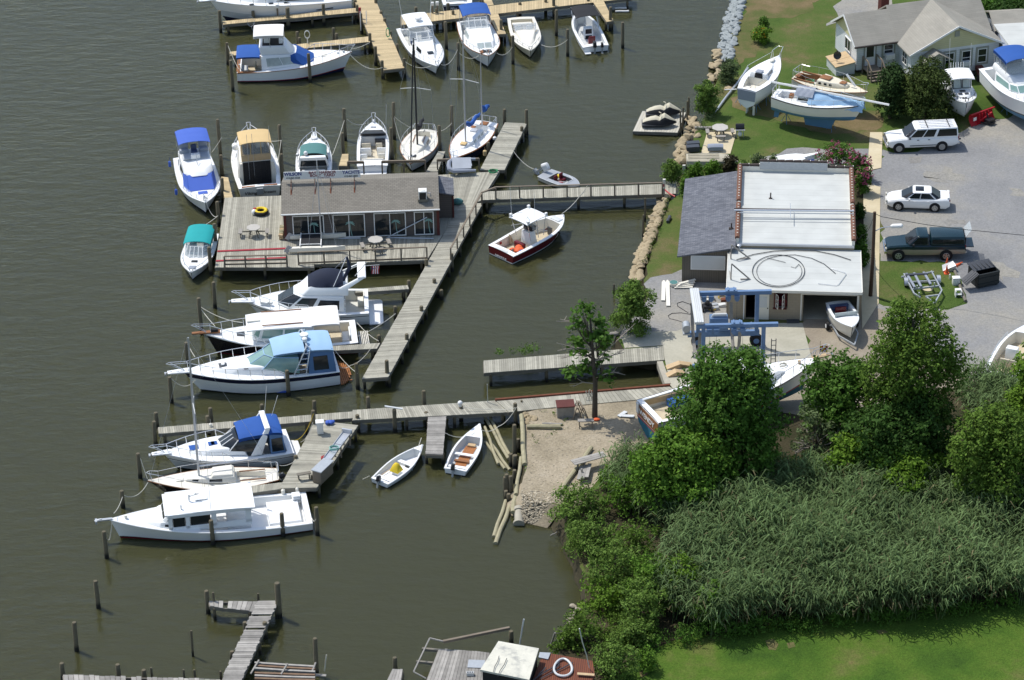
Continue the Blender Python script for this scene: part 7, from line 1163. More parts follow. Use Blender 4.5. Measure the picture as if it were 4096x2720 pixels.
# mooring lines: (label, view, points with heights, sag)
for lab,pts,sag in [
 ('white line from the sportfisher bow to the T dock corner piling',[('A',1565,485,1.9),('A',1860,605,1.3)],.6),('white line from the sportfisher bow up to the second finger pier',[('A',1580,440,2.0),('A',1745,380,1.2)],.1),('white stern line of the sportfisher to its rear piling',[('A',570,620,1.2),('A',475,410,2.4)],.1),
 ('line from the hardtop cruiser bow left to the T dock corner piling',[('B',270,565,1.4),('B',45,530,1.6)],.35),('line from the hardtop cruiser bow right to its mooring piling',[('B',355,555,1.4),('B',495,425,2.2)],.5),('line from the blue-bimini cruiser bow left to its mooring piling',[('B',675,480,1.7),('B',508,455,1.9)],.35),('line from the blue-bimini cruiser bow right to its mooring piling',[('B',830,455,1.7),('B',965,405,2.2)],.4),('line from the cream cuddy bow to its right mooring piling',[('B',1215,385,1.2),('B',1440,340,2.4)],.4),
 ('white line from the blue-bimini flybridge boat to its tall piling',[('E',465,355,1.3),('E',552,225,2.2)],.05),('white line from the tan-topped boat to the right tall piling',[('E',980,255,1.9),('E',1090,248,2.2)],.05),('white line slanting down the right side of the tan-topped boat',[('E',1085,250,2.3),('E',1055,450,1.5)],.05),('white bow line of the blue-bimini flybridge boat to the deck piling',[('E',412,805,1.7),('E',520,925,1.0)],.5),('thin line from the teal cuddy boat to the deck piling',[('E',325,1045,1.4),('E',520,925,1.1)],.1),
 ('white line from the teal-canvas cruiser to the tall piling on its right',[('F',545,405,1.3),('F',658,75,2.5)],.1),('line from the open-cockpit cruiser bow left to its piling',[('F',862,100,1.3),('F',685,65,2.4)],.3),('white line from the tall piling down to the black-mast sailboat',[('F',1130,50,2.8),('F',1215,320,1.0)],.3),('line from the tall piling to the sailboat stern rail',[('F',1135,40,2.8),('F',1290,140,1.2)],.1),('line between the sailboats and their tall piling',[('F',1535,180,1.1),('F',1680,100,2.2)],.2),
 ('white line from the red boat bow up to the footbridge rail',[('H',990,585,1.4),('H',1190,390,1.2),('H',1290,245,2.0)],.12),('line from the sailboat pier to the grey speedboat',[('B',975,1300,1.2),('B',1200,1460,.5)],.4),
 ('white line from the trawler bow up to its greenish piling',[('L',520,720,2.0),('L',378,545,1.9)],.05),('second white line from the trawler bow rail to the piling',[('L',780,685,2.0),('L',380,535,2.1)],.25),('white stern line of the trawler to the walkway',[('L',1860,685,1.2),('L',2065,860,1.1)],.15),('white stern line of the trawler to the upper walkway piling',[('L',1870,815,.8),('L',2225,600,1.4)],.15),('white stern line of the light-blue-top cruiser to the walkway end',[('L',1655,950,1.5),('L',1865,1165,1.3)],.15),('slack line behind the light-blue-top cruiser',[('L',1660,1080,1.2),('L',1800,1090,.4),('L',1990,930,1.1)],.25),('bow line of the light-blue-top cruiser to its outer piling',[('L',335,1225,1.3),('L',108,1215,1.9)],.55),('white line from the light-blue-top cruiser bow to the rear piling',[('L',330,1010,2.0),('L',262,890,2.2)],.05),
 ('yellow line from the finger dock piling to the blue-canvas cruiser',[('M',1775,455,1.0),('M',1940,225,2.2)],.5),('white line beside the yellow one at the blue-canvas cruiser',[('M',1830,470,.6),('M',1935,300,1.9)],.3),('line from the sloop stern to the finger dock',[('M',1650,670,1.1),('M',1790,625,1.3)],.15),('white line from the sloop bow up to its piling',[('M',515,785,1.2),('M',455,610,2.4)],.05),('line from the sloop bow down to the workboat piling',[('M',520,815,1.1),('M',320,930,1.6)],.45),('white line from the workboat bow to its rear piling',[('M',225,1080,1.9),('M',300,940,1.6)],.15),('white line from the workboat bow down to its front piling',[('M',210,1160,1.8),('M',190,1300,.8),('M',165,1295,1.5)],.1),('rope from the workboat stern to the wrapped piling',[('M',1925,1120,1.1),('M',1960,1130,1.6)],.2),
 ('line from the short pier to the orange-floored skiff',[('N',1215,485,1.1),('N',1465,480,.8)],.35),('line from the orange-floored skiff bow to the log wall piling',[('N',1510,455,.9),('N',1660,430,.7),('N',1810,270,2.2)],.25),('thin line from the long pier to the greenish piling',[('N',1370,265,1.3),('N',1600,285,1.2),('N',1800,275,2.0)],.1),('pale line off the bow of the yellow-covered skiff',[('N',985,615,.9),('N',1015,525,1.0)],0.),('pale line off the stern of the yellow-covered skiff',[('N',580,845,.6),('N',525,872,.1)],0.)]:
    yel='yellow' in lab[:12];line('mooring_line',lab,'rope','ropeyellow' if yel else 'ropewhite',.022,[g(v,x,y,z) for v,x,y,z in pts],'mooring lines',sag)
# railings
def railing(label,pts,h,posts,rails=(1.,),m='railwood',w=.11):
    o=pts[0];t=thing('railing',label,'railing',o);P=[p-o for p in pts]
    for i,(a,b) in enumerate(zip(P,P[1:])):
        mb=MB()
        for f in rails: mb.beam(a+Vector((0,0,h*f)),b+Vector((0,0,h*f)),.13 if f==1 else .05,.06 if f==1 else .12)
        mb.build('rail',m,t)
        k=posts[i]
        for j in range(k+(i==len(P)-2)): q=a.lerp(b,j/k);mb=MB();mb.box((q.x,q.y,h/2-.12),(w,w,h+.25-.06));mb.build('post',m,t)
railing('dark two-bar railing along the left part of the deck front',gl('E',[(582,1392),(1140,1380)],1.02),.95,[3],(1.,.62,.3))
railing('long dark railing along the deck front below the office',gl('F',[(225,1445),(1445,1395)],1.02),1.0,[5],(1.,.12))
railing('railing along the water side of the walkway beside the office',gl('F',[(1672,1400),(1968,868),(2100,826)],1.02),.95,[5,1])
railing('dark railing along the near side of the footbridge',gl('H',[(78,478),(238,415),(2135,366)],1.02),1.0,[1,7])
for lab,a,b,k in (('timber bar railing behind the office by the open-cockpit cruiser',(695,560),(845,560),1),('timber bar railing behind the office at the black-mast sailboat bow',(1020,556),(1430,548),2),('timber bar railing behind the office beside the grey inflatable',(1545,540),(1940,530),2)): railing(lab,gl('F',[a,b],1.0),.85,[k],(1.,.85))
mb=MB();mb.box((0,0,.55),(.14,.14,1.1));t=one('notice_post','white-topped post with a small red notice at the shore end of the footbridge','post',mb,'greytimber',g('H',2155,368,1.0));mb=MB();mb.box((0,-.02,.95),(.2,.16,.75));mb.build('panel','ivory',t);mb=MB();mb.box((-.03,-.11,.85),(.1,.02,.22));mb.build('notice','red',t)
line('fire_hose','flat red hose lying across the shore end of the footbridge','hose','red',.07,[g('I',145,625,1.1),g('I',185,660,1.08),g('I',242,692,1.06)])
# deck furniture
def octable(v,x,y,label,z,R=.55,seats=4,a0=.4,m='greytimber'):
    t=thing('picnic_table',label,'picnic table',g(v,x,y,z),a0,'picnic tables');mb=MB();mb.prism([(R*math.cos(PI/8+k*PI/4),R*math.sin(PI/8+k*PI/4)) for k in range(8)],.70,.75);mb.build('table_top','tabletop',t)
    for k in range(seats):
        a=k*2*PI/seats;mb=MB();mb.box((.98*math.cos(a),.98*math.sin(a),.43),(.28,.75,.05),a);mb.build('bench',m,t);mb=MB();mb.beam((.98*math.cos(a),.98*math.sin(a),.4),(.15*math.cos(a),.15*math.sin(a),.4),.07,.08)
        for s in (-1,1): c=Vector((.98*math.cos(a),.98*math.sin(a),0))+Vector((-math.sin(a),math.cos(a),0))*s*.26;mb.box((c.x,c.y,.21),(.07,.07,.42))
        mb.build('bench_frame','beamwood',t)
    for k in range(4): a=PI/4+k*PI/2;mb=MB();mb.beam((.2*math.cos(a),.2*math.sin(a),.7),(.5*math.cos(a),.5*math.sin(a),0),.07,.07);mb.build('leg','beamwood',t)
    return t
mat('tabletop',(.46,.44,.40),.85,0,.12,3,.1,20)
octable('E',843,1108,'octagonal grey picnic table with two benches left of the office',1.0,.52,2,.0)
octable('F',958,1290,'round-topped grey picnic table in front of the office sliding doors',1.0,.56,4,.25)
t=octable('C',783,1520,'grey octagonal picnic table on the concrete patio slab near the rocks',LZ+.05,.66,4,.0)
mb=MB();A=Vector((0,0,.0));mb.tube([(.42*math.cos(k*PI/10),.42*math.sin(k*PI/10),.17) for k in range(21)],.17,10,0,False);t=thing('inner_tube','big inflatable ring with a yellow top on the deck','swim ring',g('E',905,905,1.02));mb.build('ring','rubber',t);mb=MB();mb.tube([(.40*math.cos(k*PI/10),.40*math.sin(k*PI/10),.235) for k in range(21)],.135,10,0,False);mb.build('top_cover','yellow',t);mb=MB();mb.ball((-.5,-.12,.2),(.2,.22,.22),10,6);mb.build('patch','white',t);mb=MB();mb.ball((-.45,.12,.25),(.17,.15,.2),10,6);mb.build('patch','steelred',t)
for lab,a,b in (('long dark red board lying on the deck behind the railing',(515,1243),(1195,1215)),('long dark red board lying on the deck under the railing',(502,1330),(1135,1300))):
    p=g('E',*a,1.03);q=g('E',*b,1.03);mb=MB();mb.beam((0,0,0),tuple(q-p),.2,.05);one('board',lab,'board',mb,'redboard',p)
for lab,a,b,za,zb,r in (('silver pole lying along the office wall under the left doors',(430,1200),(812,1192),1.05,1.05,.05),('silver pole lying along the office wall under the right doors',(1068,1188),(1508,1197),1.05,1.05,.05),('silver pole leaning from the deck up against the office doors',(1062,1190),(1452,1178),1.1,2.55,.04)):
    if zb>2: p=g('F',a[0],a[1],za);q=p+Vector((3.0,.35,1.45))
    else: p=g('F',*a,za);q=g('F',*b,zb)
    line('pole',lab,'pole','alu',r,[p,q],'silver poles by the office')
p=g('F',612,1195,1.0);line('tube_arch','bent thin metal tube arch standing before the second patio door','arch','alu',.022,[p,p+Vector((0,0,1.1)),p+Vector((.12,0,1.25)),p+Vector((2.0,.05,1.22)),p+Vector((2.2,.05,1.05)),p+Vector((2.3,.05,.05))],n=3)
t=thing('firewood_stack','stack of split firewood logs against the left wall of the office','firewood',g('E',1075,1085,1.0),0);r=random.Random(5)
for k in range(12): mb=MB();mb.tube([(0,-.9+.17*(k%6)*1.6,.12+.24*(k//6)+.0),(.3,-.9+.17*(k%6)*1.6+r.uniform(-.1,.1),.12+.24*(k//6))],.13,7);mb.build('log','log' if k%3 else 'plywood',t)
mb=MB();[mb.tube([(.3*math.cos(a*.5)*(1+.03*a/6),.3*math.sin(a*.5),.03+.004*a) for a in range(40)],.025,4)];one('hose_coil','green garden hose coiled on the grey pier by the office','hose',mb,'ropegreen',g('B',800,1480,1.05))
mb=MB();mb.ball((0,0,.2),(.45,.3,.25),10,6);one('canvas_bag','dark green canvas bag on the deck beside the office annex','bag',mb,'greenteal',g('F',1735,868,1.0))
# fish cleaning dock
p=g('N',170,485,1.05);mb=MB();mb.box((0,0,.42),(.42,.42,.8));t=thing('dock_box','white plastic dock box standing on the diagonal finger dock','dock box',p,.1);mb.build('body','whiteplastic',t,bev=.02);mb=MB();mb.box((0,0,.86),(.55,.48,.1));mb.build('lid','white',t,bev=.02)
mb=MB();[mb.tube([(-.2+.25*k,-.1,.1),(.05+.25*k,.15,.12)],.11,8) for k in range(2)];[mb.ball((-.1+.2*k,.0,.15),(.16,.2,.12),8,5) for k in range(2)];one('life_jacket','crumpled royal blue life jackets lying by the dock box','life jacket',mb,'royal',g('N',245,410,1.05))
p=g('N',232,700,1.9);q=g('N',395,480,1.9);d=q-p;L=d.length;t=thing('fish_cleaning_table','long metal fish cleaning table with a sink along the finger dock edge','table',(p.x,p.y,1.03),math.atan2(d.y,d.x));mb=MB();mb.box((L/2,0,.85),(L,.55,.05));[mb.box((L/2,s*.27,.9),(L,.03,.1)) for s in (-1,1)];mb.box((L-.02,0,.98),(.12,.7,.3));mb.build('table_top','alu',t);mb=MB();mb.box((L*.62,.0,.89),(.55,.4,.04));mb.build('sink','galv',t);mb=MB();[mb.box((x,s*.22,.42),(.08,.08,.84)) for x in (.1,L*.5,L-.15) for s in (-1,1)];mb.build('leg','railwood',t)
mb=MB();[mb.tube([(.3*math.cos(a*.55+1),.24*math.sin(a*.55+1),.02+.004*a) for a in range(44)],.022,4)];one('hose_coil','pale aqua hose coiled on the fish cleaning table','hose',mb,'hoseaqua',(p+d*.33)+Vector((0,0,.05)))
mb=MB();mb.box((0,0,.18),(.32,.22,.34));mb.tube([(-.1,0,.35),(-.08,0,.43),(.08,0,.43),(.1,0,.35)],.025,5);one('fuel_can','red plastic fuel can between the cleaning table and the grey locker','fuel can',mb,'red',g('N',200,722,1.05),.3,bev=.03)
p=g('N',165,880,1.04);t=thing('dock_locker','large weathered grey timber locker on the finger dock end','locker',p,math.radians(62));mb=MB();mb.box((.35,-.05,.45),(1.5,.62,.9));mb.build('body','railwood',t,bev=.01);mb=MB();mb.box((.35,-.05,.93),(1.6,.75,.06));mb.build('lid','galv',t)
mb=MB();mb.box((0,0,.42),(.9,.28,.05),.3);[mb.box((x,0,.2),(.06,.25,.4),.3) for x in (-.35,.35)];one('bench','small dark bench by the grey locker','bench',mb,'beamwood',g('N',35,870,1.05))
for x,y,lab in ((1680,905,'oblong white fender hanging on the finger pier by the workboat roof'),(1800,890,'flat white fender hanging on the finger dock end')): fender('M',x,y,.75,'ivory',lab,.55,.13)
fender('M',1058,335,1.0,'ivory','white fender hung on the piling left of the blue-canvas cruiser')
mb=MB();mb.beam((-.6,.0,2.0),(.55,.1,1.7),.16,.05);one('crossboard','white board nailed across a piling of the long lower pier','board',mb,'gelshade',g('N',795,475,0))
mb=MB();mb.cyl((0,0,0),.1,.12,8);mb.ball((0,0,.25),.17,10,6);one('pier_lamp','round white lamp head on a piling of the long lower pier','lamp',mb,'white',g('N',1340,262,2.15))
mb=MB();mb.box((0,0,.6),(.05,.05,1.6));one('thin_post','thin grey metal post at the bend of the long lower pier','post',mb,'galv',g('N',1570,228,1.0),0)
# logs
def log(lab,v,a,b,za,zb,r,m='log',name='log',grp='loose logs and poles'):
    p=g(v,*a,za);q=g(v,*b,zb);mb=MB();d=q-p;s=Vector((-d.y,d.x,0)).normalized()*.03;mb.tube([(0,0,0),tuple(d*.33+s),tuple(d*.66-s),tuple(d)],[r*.92,r,r*1.02,r*1.05],10);return one(name,lab,'log',mb,m,p,group=grp)
for lab,a,b,za,zb,r in (('upper log of the retaining wall along the beach',(1852,335),(1880,750),1.25,1.05,.16),('middle log of the retaining wall, slanting left',(1848,690),(1808,1000),.95,.75,.13),('lowest log of the retaining wall reaching the water',(1812,940),(1783,1150),.7,.3,.17),('right pole of the raft bundle under the long pier',(1590,360),(1752,670),.15,.15,.11),('second pole from the right of the raft bundle',(1545,350),(1745,700),.15,.15,.11),('middle pole of the raft bundle, darker end out',(1545,432),(1660,745),.12,.12,.10),('half sunk pole left in the raft bundle',(1550,560),(1715,785),.02,.06,.1),('lower pole of the raft bundle with banded end',(1590,560),(1755,795),.0,.05,.1),('left floating pole pointing into the basin',(1722,1050),(1622,1355),.12,.05,.13),('right floating pole with a broken end in the basin',(1755,1095),(1637,1412),.15,.06,.15)): log(lab,'N',a,b,za,zb,r)
log('short squared log lying on the sand near the red-topped box','N',(1898,432),(2180,432),LZ+.15,LZ+.15,.17);log('thin plank log beside the short log on the sand','N',(2025,408),(2195,412),LZ+.1,LZ+.1,.09,'greytimber')
log('long pole lying diagonally across the sand to the shrubs','O',(62,1532),(345,1130),LZ+.15,LZ+.15,.15);log('grey log lying on the ramp edge beside the slim tree','O',(488,188),(568,172),LZ+.15,LZ+.15,.16,'greytimber')
log('charred black log on the grass by the rock wall','I',(172,935),(190,885),LZ+.12,LZ+.12,.14,'charcoal')
p=g('N',1830,1250,.1);q=g('N',1832,1120,.35);mb=MB();d=q-p;mb.tube([(0,0,0),tuple(d*.12),tuple(d*.13),tuple(d*.8),tuple(d*.81),tuple(d)],[.36,.36,.28,.28,.36,.36],16);one('drain_pipe','short flanged concrete drain pipe at the foot of the log wall','pipe',mb,'concretepipe',p)
# beach things
p=g('O',130,860,LZ+.02);t=thing('storage_box','low wooden box with a rust red lid on the sand','box',p,.08);mb=MB();mb.box((0,0,.4),(1.15,.6,.8));mb.build('body','greytimber',t);mb=MB();mb.box((0,0.1,.84),(1.2,.95,.07));mb.build('lid','brownpaint',t)
for k,x in enumerate((228,262)):
    mb=MB();[mb.beam((sx*.05,sy,.85),(sx*.32,sy*1.3,0),.07,.05) for sx in (-1,1) for sy in (-.35,.35)];mb.beam((0,-.5,.88),(0,.5,.88),.09,.09);one('sawhorse','weathered sawhorse on the sand, '+('nearer the red-lidded box' if k==0 else 'nearer the slim tree'),'sawhorse',mb,'railwood',g('O',x,868,LZ),.3*k)
t=thing('work_bench','small grey plank bench standing on the sand below the slim tree','bench',g('O',300,962,LZ),.0);mb=MB();mb.box((0,0,.55),(1.05,.35,.06));mb.build('seat','greytimber',t)
for x in (-.42,.42): mb=MB();[mb.beam((x,s*.05,.5),(x,s*.22,0),.06,.06) for s in (-1,1)];mb.build('leg','railwood',t)
for k,(a,b) in enumerate((((575,868),(635,828)),((600,862),(705,868)))): p=g('O',*a,LZ+.1);q=g('O',*b,LZ+.12);mb=MB();mb.beam((0,0,0),tuple(q-p),.28,.05);one('board','pale grey board lying on the sand in tree shade, '+('tilted one' if k==0 else 'flat one'),'board',mb,'gelshade',p)
mb=MB();mb.ball((0,0,.1),(.25,.15,.1),8,5);one('cloth','small orange-red cloth bundle at the foot of the slim tree','cloth',mb,'orange',g('O',388,905,LZ))
t=thing('timber_ramp','grey planked timber bench frame at the edge of the reeds','timber frame',g('O',265,1380,LZ),math.radians(25));mb=MB();[mb.box((.9,.55+.22*k,.75),(2.3,.2,.05)) for k in range(3)];mb.build('top','oldwood',t);mb=MB();[mb.box((-.1+.28*k,.0,.4),(.24,1.6,.05),-.6) for k in range(3)];[mb.box((.1*k,.75*k,.3),(.1,.1,.7)) for k in (0,1)];mb.build('step','oldwood',t)
for k in range(3): mb=MB();[mb.tube([(.13*math.cos(a*.35+k),.1*math.sin(a*.2),1.9-.9*abs(math.sin(a*.12+.3*k))) for a in range(30)],.03,4)];one('rope_hank','thick pale rope hank hanging from the slim tree trunk, strand %s'%('left','middle','right')[k],'rope',mb,'ropewhite',g('O',318+22*k,850,LZ))
p=g('O',975,455,LZ+.2)
for y,lab in ((462,'farther wooden wedge ramp on the concrete at the slip end'),(528,'nearer wooden wedge ramp on the concrete at the slip end')):
    p=g('O',972,y,LZ+.05);q=g('O',1190 if y<500 else 1130,y-22,LZ+.05);d=q-p;L=d.length;mb=MB();mb.frus([(0,-.25,0),(L,-.25,0),(L,.25,0),(0,.25,0)],[(0.05,-.25,.05),(L*.5,-.25,.32),(L*.5,.25,.32),(.05,.25,.05)]);mb.frus([(L*.5,-.25,0),(L,-.25,0),(L,.25,0),(L*.5,.25,0)],[(L*.5,-.25,.32),(L*.98,-.25,.08),(L*.98,.25,.08),(L*.5,.25,.32)]);one('wedge_ramp',lab,'ramp',mb,'plywood',p,math.atan2(d.y,d.x))
p=g('O',918,412,LZ+.02);q=g('O',985,598,LZ+.02);mb=MB();mb.beam((0,0,-.2),tuple(q-p-Vector((0,0,.2))),.4,.5);one('slip_end_beam','pale concrete beam closing the landward end of the lift slip','beam',mb,'concretepipe',p)
p=g('N',1632,207,1.1);q=g('O',1005,607,1.1);mb=MB();mb.beam((0,0,0),tuple(q-p),.16,.14);one('rail_beam','long rusty steel beam along the edge of the lower slip pier','beam',mb,'rust',p)
p=g('O',0,448,.75);q=g('O',943,388,.75);mb=MB();mb.beam((0,0,0),tuple(q-p),.16,.5);one('fender_beam','dark timber fender beam along the upper slip pier','beam',mb,'beamwood',p)
# yard things
t=thing('lamp_post','tall brown timber lamp post with a white cobra-head lamp by the pavement','lamp post',g('J',258,1440,LZ));hh=hgt('J',258,1440,790,LZ);mb=MB();mb.tube([(0,0,0),(.03,0,hh*.5),(-.0,0,hh)],[.15,.13,.11],10);mb.build('post','tilebrown' if 0 else 'pilewoodpole' if 'pilewoodpole' in _M else 'trimdark',t);mb=MB();mb.tube([(0,0,hh-1.55),(.5,-.02,hh-1.25),(1.2,-.05,hh-1.12)],.035,6);mb.build('arm','alu',t);mb=MB();mb.tube([(1.15,-.05,hh-1.12),(1.3,-.05,hh-1.1),(1.9,-.08,hh-1.08),(2.0,-.08,hh-1.08)],[.08,.16,.17,.08],10);mb.build('lamp_head','white',t)
top=t.location+Vector((0,0,hh-.1));line('overhead_wire','thin black overhead wire running right from the lamp post top','wire','blackplastic',.022,[top,g('J',345,817,LZ+hh-.6),g('J',700,880,LZ+hh-.9),g('J',1000,918,LZ+hh-.8),g('J',1480,964,LZ+hh-.3)],n=5);line('overhead_wire','slack wire hanging from the lamp post to the shop wall','wire','blackplastic',.02,[top,g('J',190,960,LZ+2.6),g('J',140,925,LZ+3.2)],sag=.5)
# dumpster
p=g('J',1100,1385,LZ);q=g('J',1262,1350,LZ);d=q-p;t=thing('dumpster','black steel dumpster with its near left lid hanging open','dumpster',p,math.atan2(d.y,d.x));L=d.length;Wd=1.45;mb=MB()
for a,b in (((0,0),(L,0)),((L,0),(L,Wd)),((L,Wd),(0,Wd)),((0,Wd),(0,0))): wall(mb,a,b,.12,1.15 if 1 else 0,.05)
mb.box((L/2,Wd/2,.15),(L,Wd,.06));[mb.box((L/2,-.04,z),(L,.06,.08)) for z in (.35,.8,1.12)];[mb.box((x,y,.06),(.2,.2,.12)) for x in (.15,L-.15) for y in (.15,Wd-.15)];mb.build('body','binblack',t);mb=MB();mb.frus([(-.1,Wd*.35,1.17),(L*.98,Wd*.35,1.17),(L*.98,Wd+.1,1.3),(-.1,Wd+.1,1.3)],[(-.1,Wd*.35,1.22),(L*.98,Wd*.35,1.22),(L*.98,Wd+.1,1.36),(-.1,Wd+.1,1.36)]);[mb.box((L*f,Wd*.68,1.32),(.06,Wd*.6,.05)) for f in (.1,.3,.5,.7,.9)];mb.build('lid','binlid',t);mb=MB();mb.frus([(0,-.02,1.15),(0,Wd*.55,1.2),(-1.0,Wd*.55-.1,.6),(-1.0,-.12,.55)],[(0,-.02,1.2),(0,Wd*.55,1.25),(-1.0,Wd*.55-.1,.66),(-1.0,-.12,.6)]);[mb.beam((-.02,.1+.2*k,1.22),(-.98,.0+.2*k,.65),.05,.03) for k in range(4)];mb.build('open_lid','binlid',t)
# trailer
C=[(530,1270),(745,1250),(815,1400),(770,1500)];p=g('J',640,1400,LZ);t=thing('boat_trailer','empty galvanised boat trailer on the grass by the pavement','trailer',p)
W_=lambda x,y,z=.45:g('J',x,y,LZ+z)-p
mb=MB()
for a,b in (((520,1265),(600,1420)),((600,1420),(650,1450)),((735,1245),(818,1395)),((818,1395),(760,1500)),((500,1290),(755,1250)),((560,1330),(780,1320)),((590,1385),(800,1360)),((690,1445),(800,1430)),((760,1500),(700,1450))): mb.beam(W_(*a),W_(*b),.09,.12)
mb.build('frame','galv',t);mb=MB();[mb.beam(W_(*a,.6),W_(*b,.6),.16,.09) for a,b in (((540,1262),(605,1370)),((600,1258),(655,1365)),((675,1252),(730,1345)))];mb.build('bunk','greycanvas',t);mb=MB();mb.box(tuple(W_(620,1268,.65)),(1.6,.22,.08),.05);mb.build('cross_pad','charcoal',t)
for k,(x,y) in enumerate(((535,1335),(790,1315))): mb=MB();c=W_(x,y,.3);mb.tube([(c.x-.09,c.y,c.z),(c.x+.09,c.y,c.z)],.28,14);w=mb.build('wheel','tyre',t);mb=MB();mb.slab(lambda u,v:(c.x-.14+.28*v,c.y+.38*math.cos(PI*u),c.z+.38*math.sin(PI*u)),8,1,.02);mb.build('fender','alu',w)
mb=MB();[mb.tube([tuple(W_(x,y,.45)),tuple(W_(x,y-30,.8))],.05,6) for x,y in ((625,1385),(760,1365),(640,1440))];mb.build('roller','galv',t)
mb=MB();mb.cyl((0,0,0),.38,.06,18);one('stepping_stone','round pale concrete stone under the empty trailer','stone',mb,'walkconcrete' if 'walkconcrete' in _M else 'ivory',g('J',705,1385,LZ+.02))
def cone(x,y,lab,tilt=None):
    mb=MB();mb.box((0,0,.02),(.36,.36,.04));mb.tube([(0,0,.04),(0,0,.68)],[.14,.03],10);o=one('traffic_cone',lab,'cone',mb,'orange',g('J',x,y,LZ+.02),group='orange cones')
    if tilt: o.rotation_euler=(0,math.radians(80),.6)
cone(857,1205,'upright orange cone behind the grey slab');cone(855,1262,'faded orange cone in front of the grey slab');cone(925,1205,'orange cone fallen over beside the grey slab',1)
mb=MB();mb.frus([(-.45,-.35,0),(.5,-.25,0),(.45,.35,.0),(-.3,.4,.0)],[(-.45,-.35,.12),(.5,-.25,.5),(.35,.35,.55),(-.4,.4,.2)]);one('slab','tilted grey metal panel among the orange cones','panel',mb,'alu',g('J',868,1235,LZ))
t=thing('cooler','white plastic cooler on the grass beside the dumpster','cooler',g('J',928,1348,LZ),.05);mb=MB();mb.box((0,0,.26),(.52,.4,.5));mb.build('body','whiteplastic',t,bev=.03);mb=MB();mb.box((0,0,.55),(.56,.44,.1));mb.build('lid','white',t,bev=.03)
t=thing('step_stool','white plastic step stool on the grass below the cooler','stool',g('J',945,1440,LZ),.05);mb=MB();mb.box((0,.08,.5),(.42,.28,.05));mb.box((0,-.16,.25),(.42,.2,.05));mb.build('step','whiteplastic',t)
for s in (-1,1): mb=MB();mb.box((s*.2,0,.25),(.05,.42,.5));mb.build('side','whiteplastic',t)
mb=MB();mb.tube([(0,0,0),(0,0,.36),(0,0,.4)],[.07,.07,.04],8);one('white_post','short white pipe post beside the cooler','post',mb,'ivory',g('J',880,1305,LZ))
log('long dark landscape timber between the grass and the dumpster','J',(918,1240),(1005,1478),LZ+.1,LZ+.1,.11,'beamwood')
mb=MB();mb.tube([(0,0,0),(0,0,.72),(0,0,.78)],[.1,.1,.05],10);one('water_standpipe','short white standpipe in the grass below the ladder sailboat','post',mb,'ivory',g('C',1160,1288,LZ))
log('long silver mast lying on the grass by the shore','C',(722,1268),(1098,765),LZ+.12,LZ+.25,.1,'alu','mast');p=g('C',838,1006,LZ+.25);log('spreader bar crossing the silver mast on the grass','C',(838,1006),(970,1000),LZ+.3,LZ+.3,.05,'white','spreader')
t=thing('barbecue_grill','black barbecue grill on a cart beside the patio slab','grill',g('C',1005,1530,LZ));mb=MB();mb.slab(lambda u,v:(-.33+.66*u,-.25+.5*v,.85+.28*math.sin(PI*v)),4,8,.03);mb.box((0,0,.78),(.66,.5,.2));mb.build('hood','blackplastic',t);mb=MB();mb.box((0,-.32,.72),(.75,.2,.04));[mb.box((x,y,.35),(.04,.04,.7)) for x in (-.28,.28) for y in (-.2,.2)];mb.build('cart','alu',t);mb=MB();mb.ball((0,-.1,.28),(.18,.18,.24),10,6);mb.build('gas_bottle','white',t)
log('old grey log behind the picnic table on the patio','C',(500,1430),(690,1432),LZ+.15,LZ+.15,.13,'greytimber')
for k,(x,y) in enumerate(((415,212),(412,248))): mb=MB();mb.box((0,0,.22),(1.0,.5,.42),.1);[mb.box((0,-.26,.12+.12*j),(1.02,.03,.03),.1) for j in range(3)];one('crate','black crate on the rocks by the upturned skiff, '+('farther one' if k==0 else 'nearer one'),'crate',mb,'charcoal',g('I',x,y,LZ+.1))
mb=MB();mb.slab(lambda u,v:(-.6+1.2*u,-.3+.6*v,.45+.14*math.sin(PI*v)-.04*(2*u-1)**4),6,6,.3);mb.tube([(-.6,-.2,.3),(-.75,-.3,.6),(-1.0,-.3,.62)],.02,5);one('covered_cart','low grey covered cart on the patio slab by the upturned skiff','cart',mb,'greycanvas',g('I',630,248,LZ+.05))
mb=MB();mb.box((0,0,.35),(.22,.14,.7));one('white_box','narrow white meter box among the shore shrubs','box',mb,'ivory',g('I',327,466,LZ))
for k,(a,b) in enumerate((((138,665),(145,455)),((192,722),(183,452)))):
    p=g('K',*a,LZ+.06);q=g('K',*b,LZ+.06);mb=MB();d=q-p;L=d.length;mb.frus([(0,-.14,0),(L*.9,-.14,0),(L,-.05,0),(L,.05,0),(L*.9,.14,0),(0,.14,0)],[(0,-.14,.06),(L*.9,-.14,.06),(L,-.05,.06),(L,.05,.06),(L*.9,.14,.06),(0,.14,.06)]);one('pale_plank','long pale pointed plank lying on the gravel, '+('left one' if k==0 else 'right one'),'plank',mb,'ivory',p,math.atan2(d.y,d.x))
mb=MB();mb.tube([(0,0,0),(0,0,.3)],[.26,.32],16);t=one('tub','round tub of green water on the gravel','tub',mb,'ivory',g('K',248,508,LZ));mb=MB();mb.cyl((0,0,.305),.29,.01,16);mb.build('water_surface','greenteal',t)
t=thing('mower','old black lawn mower engine on wheels on the gravel under the hoist','mower',g('K',600,760,LZ));mb=MB();mb.box((0,0,.3),(.55,.5,.25));mb.cyl((0,.05,.4),.2,.3,10);mb.build('engine','blackplastic',t,bev=.03);mb=MB();mb.box((0,.1,.78),(.26,.22,.1));mb.build('tank','ivory',t,bev=.03)
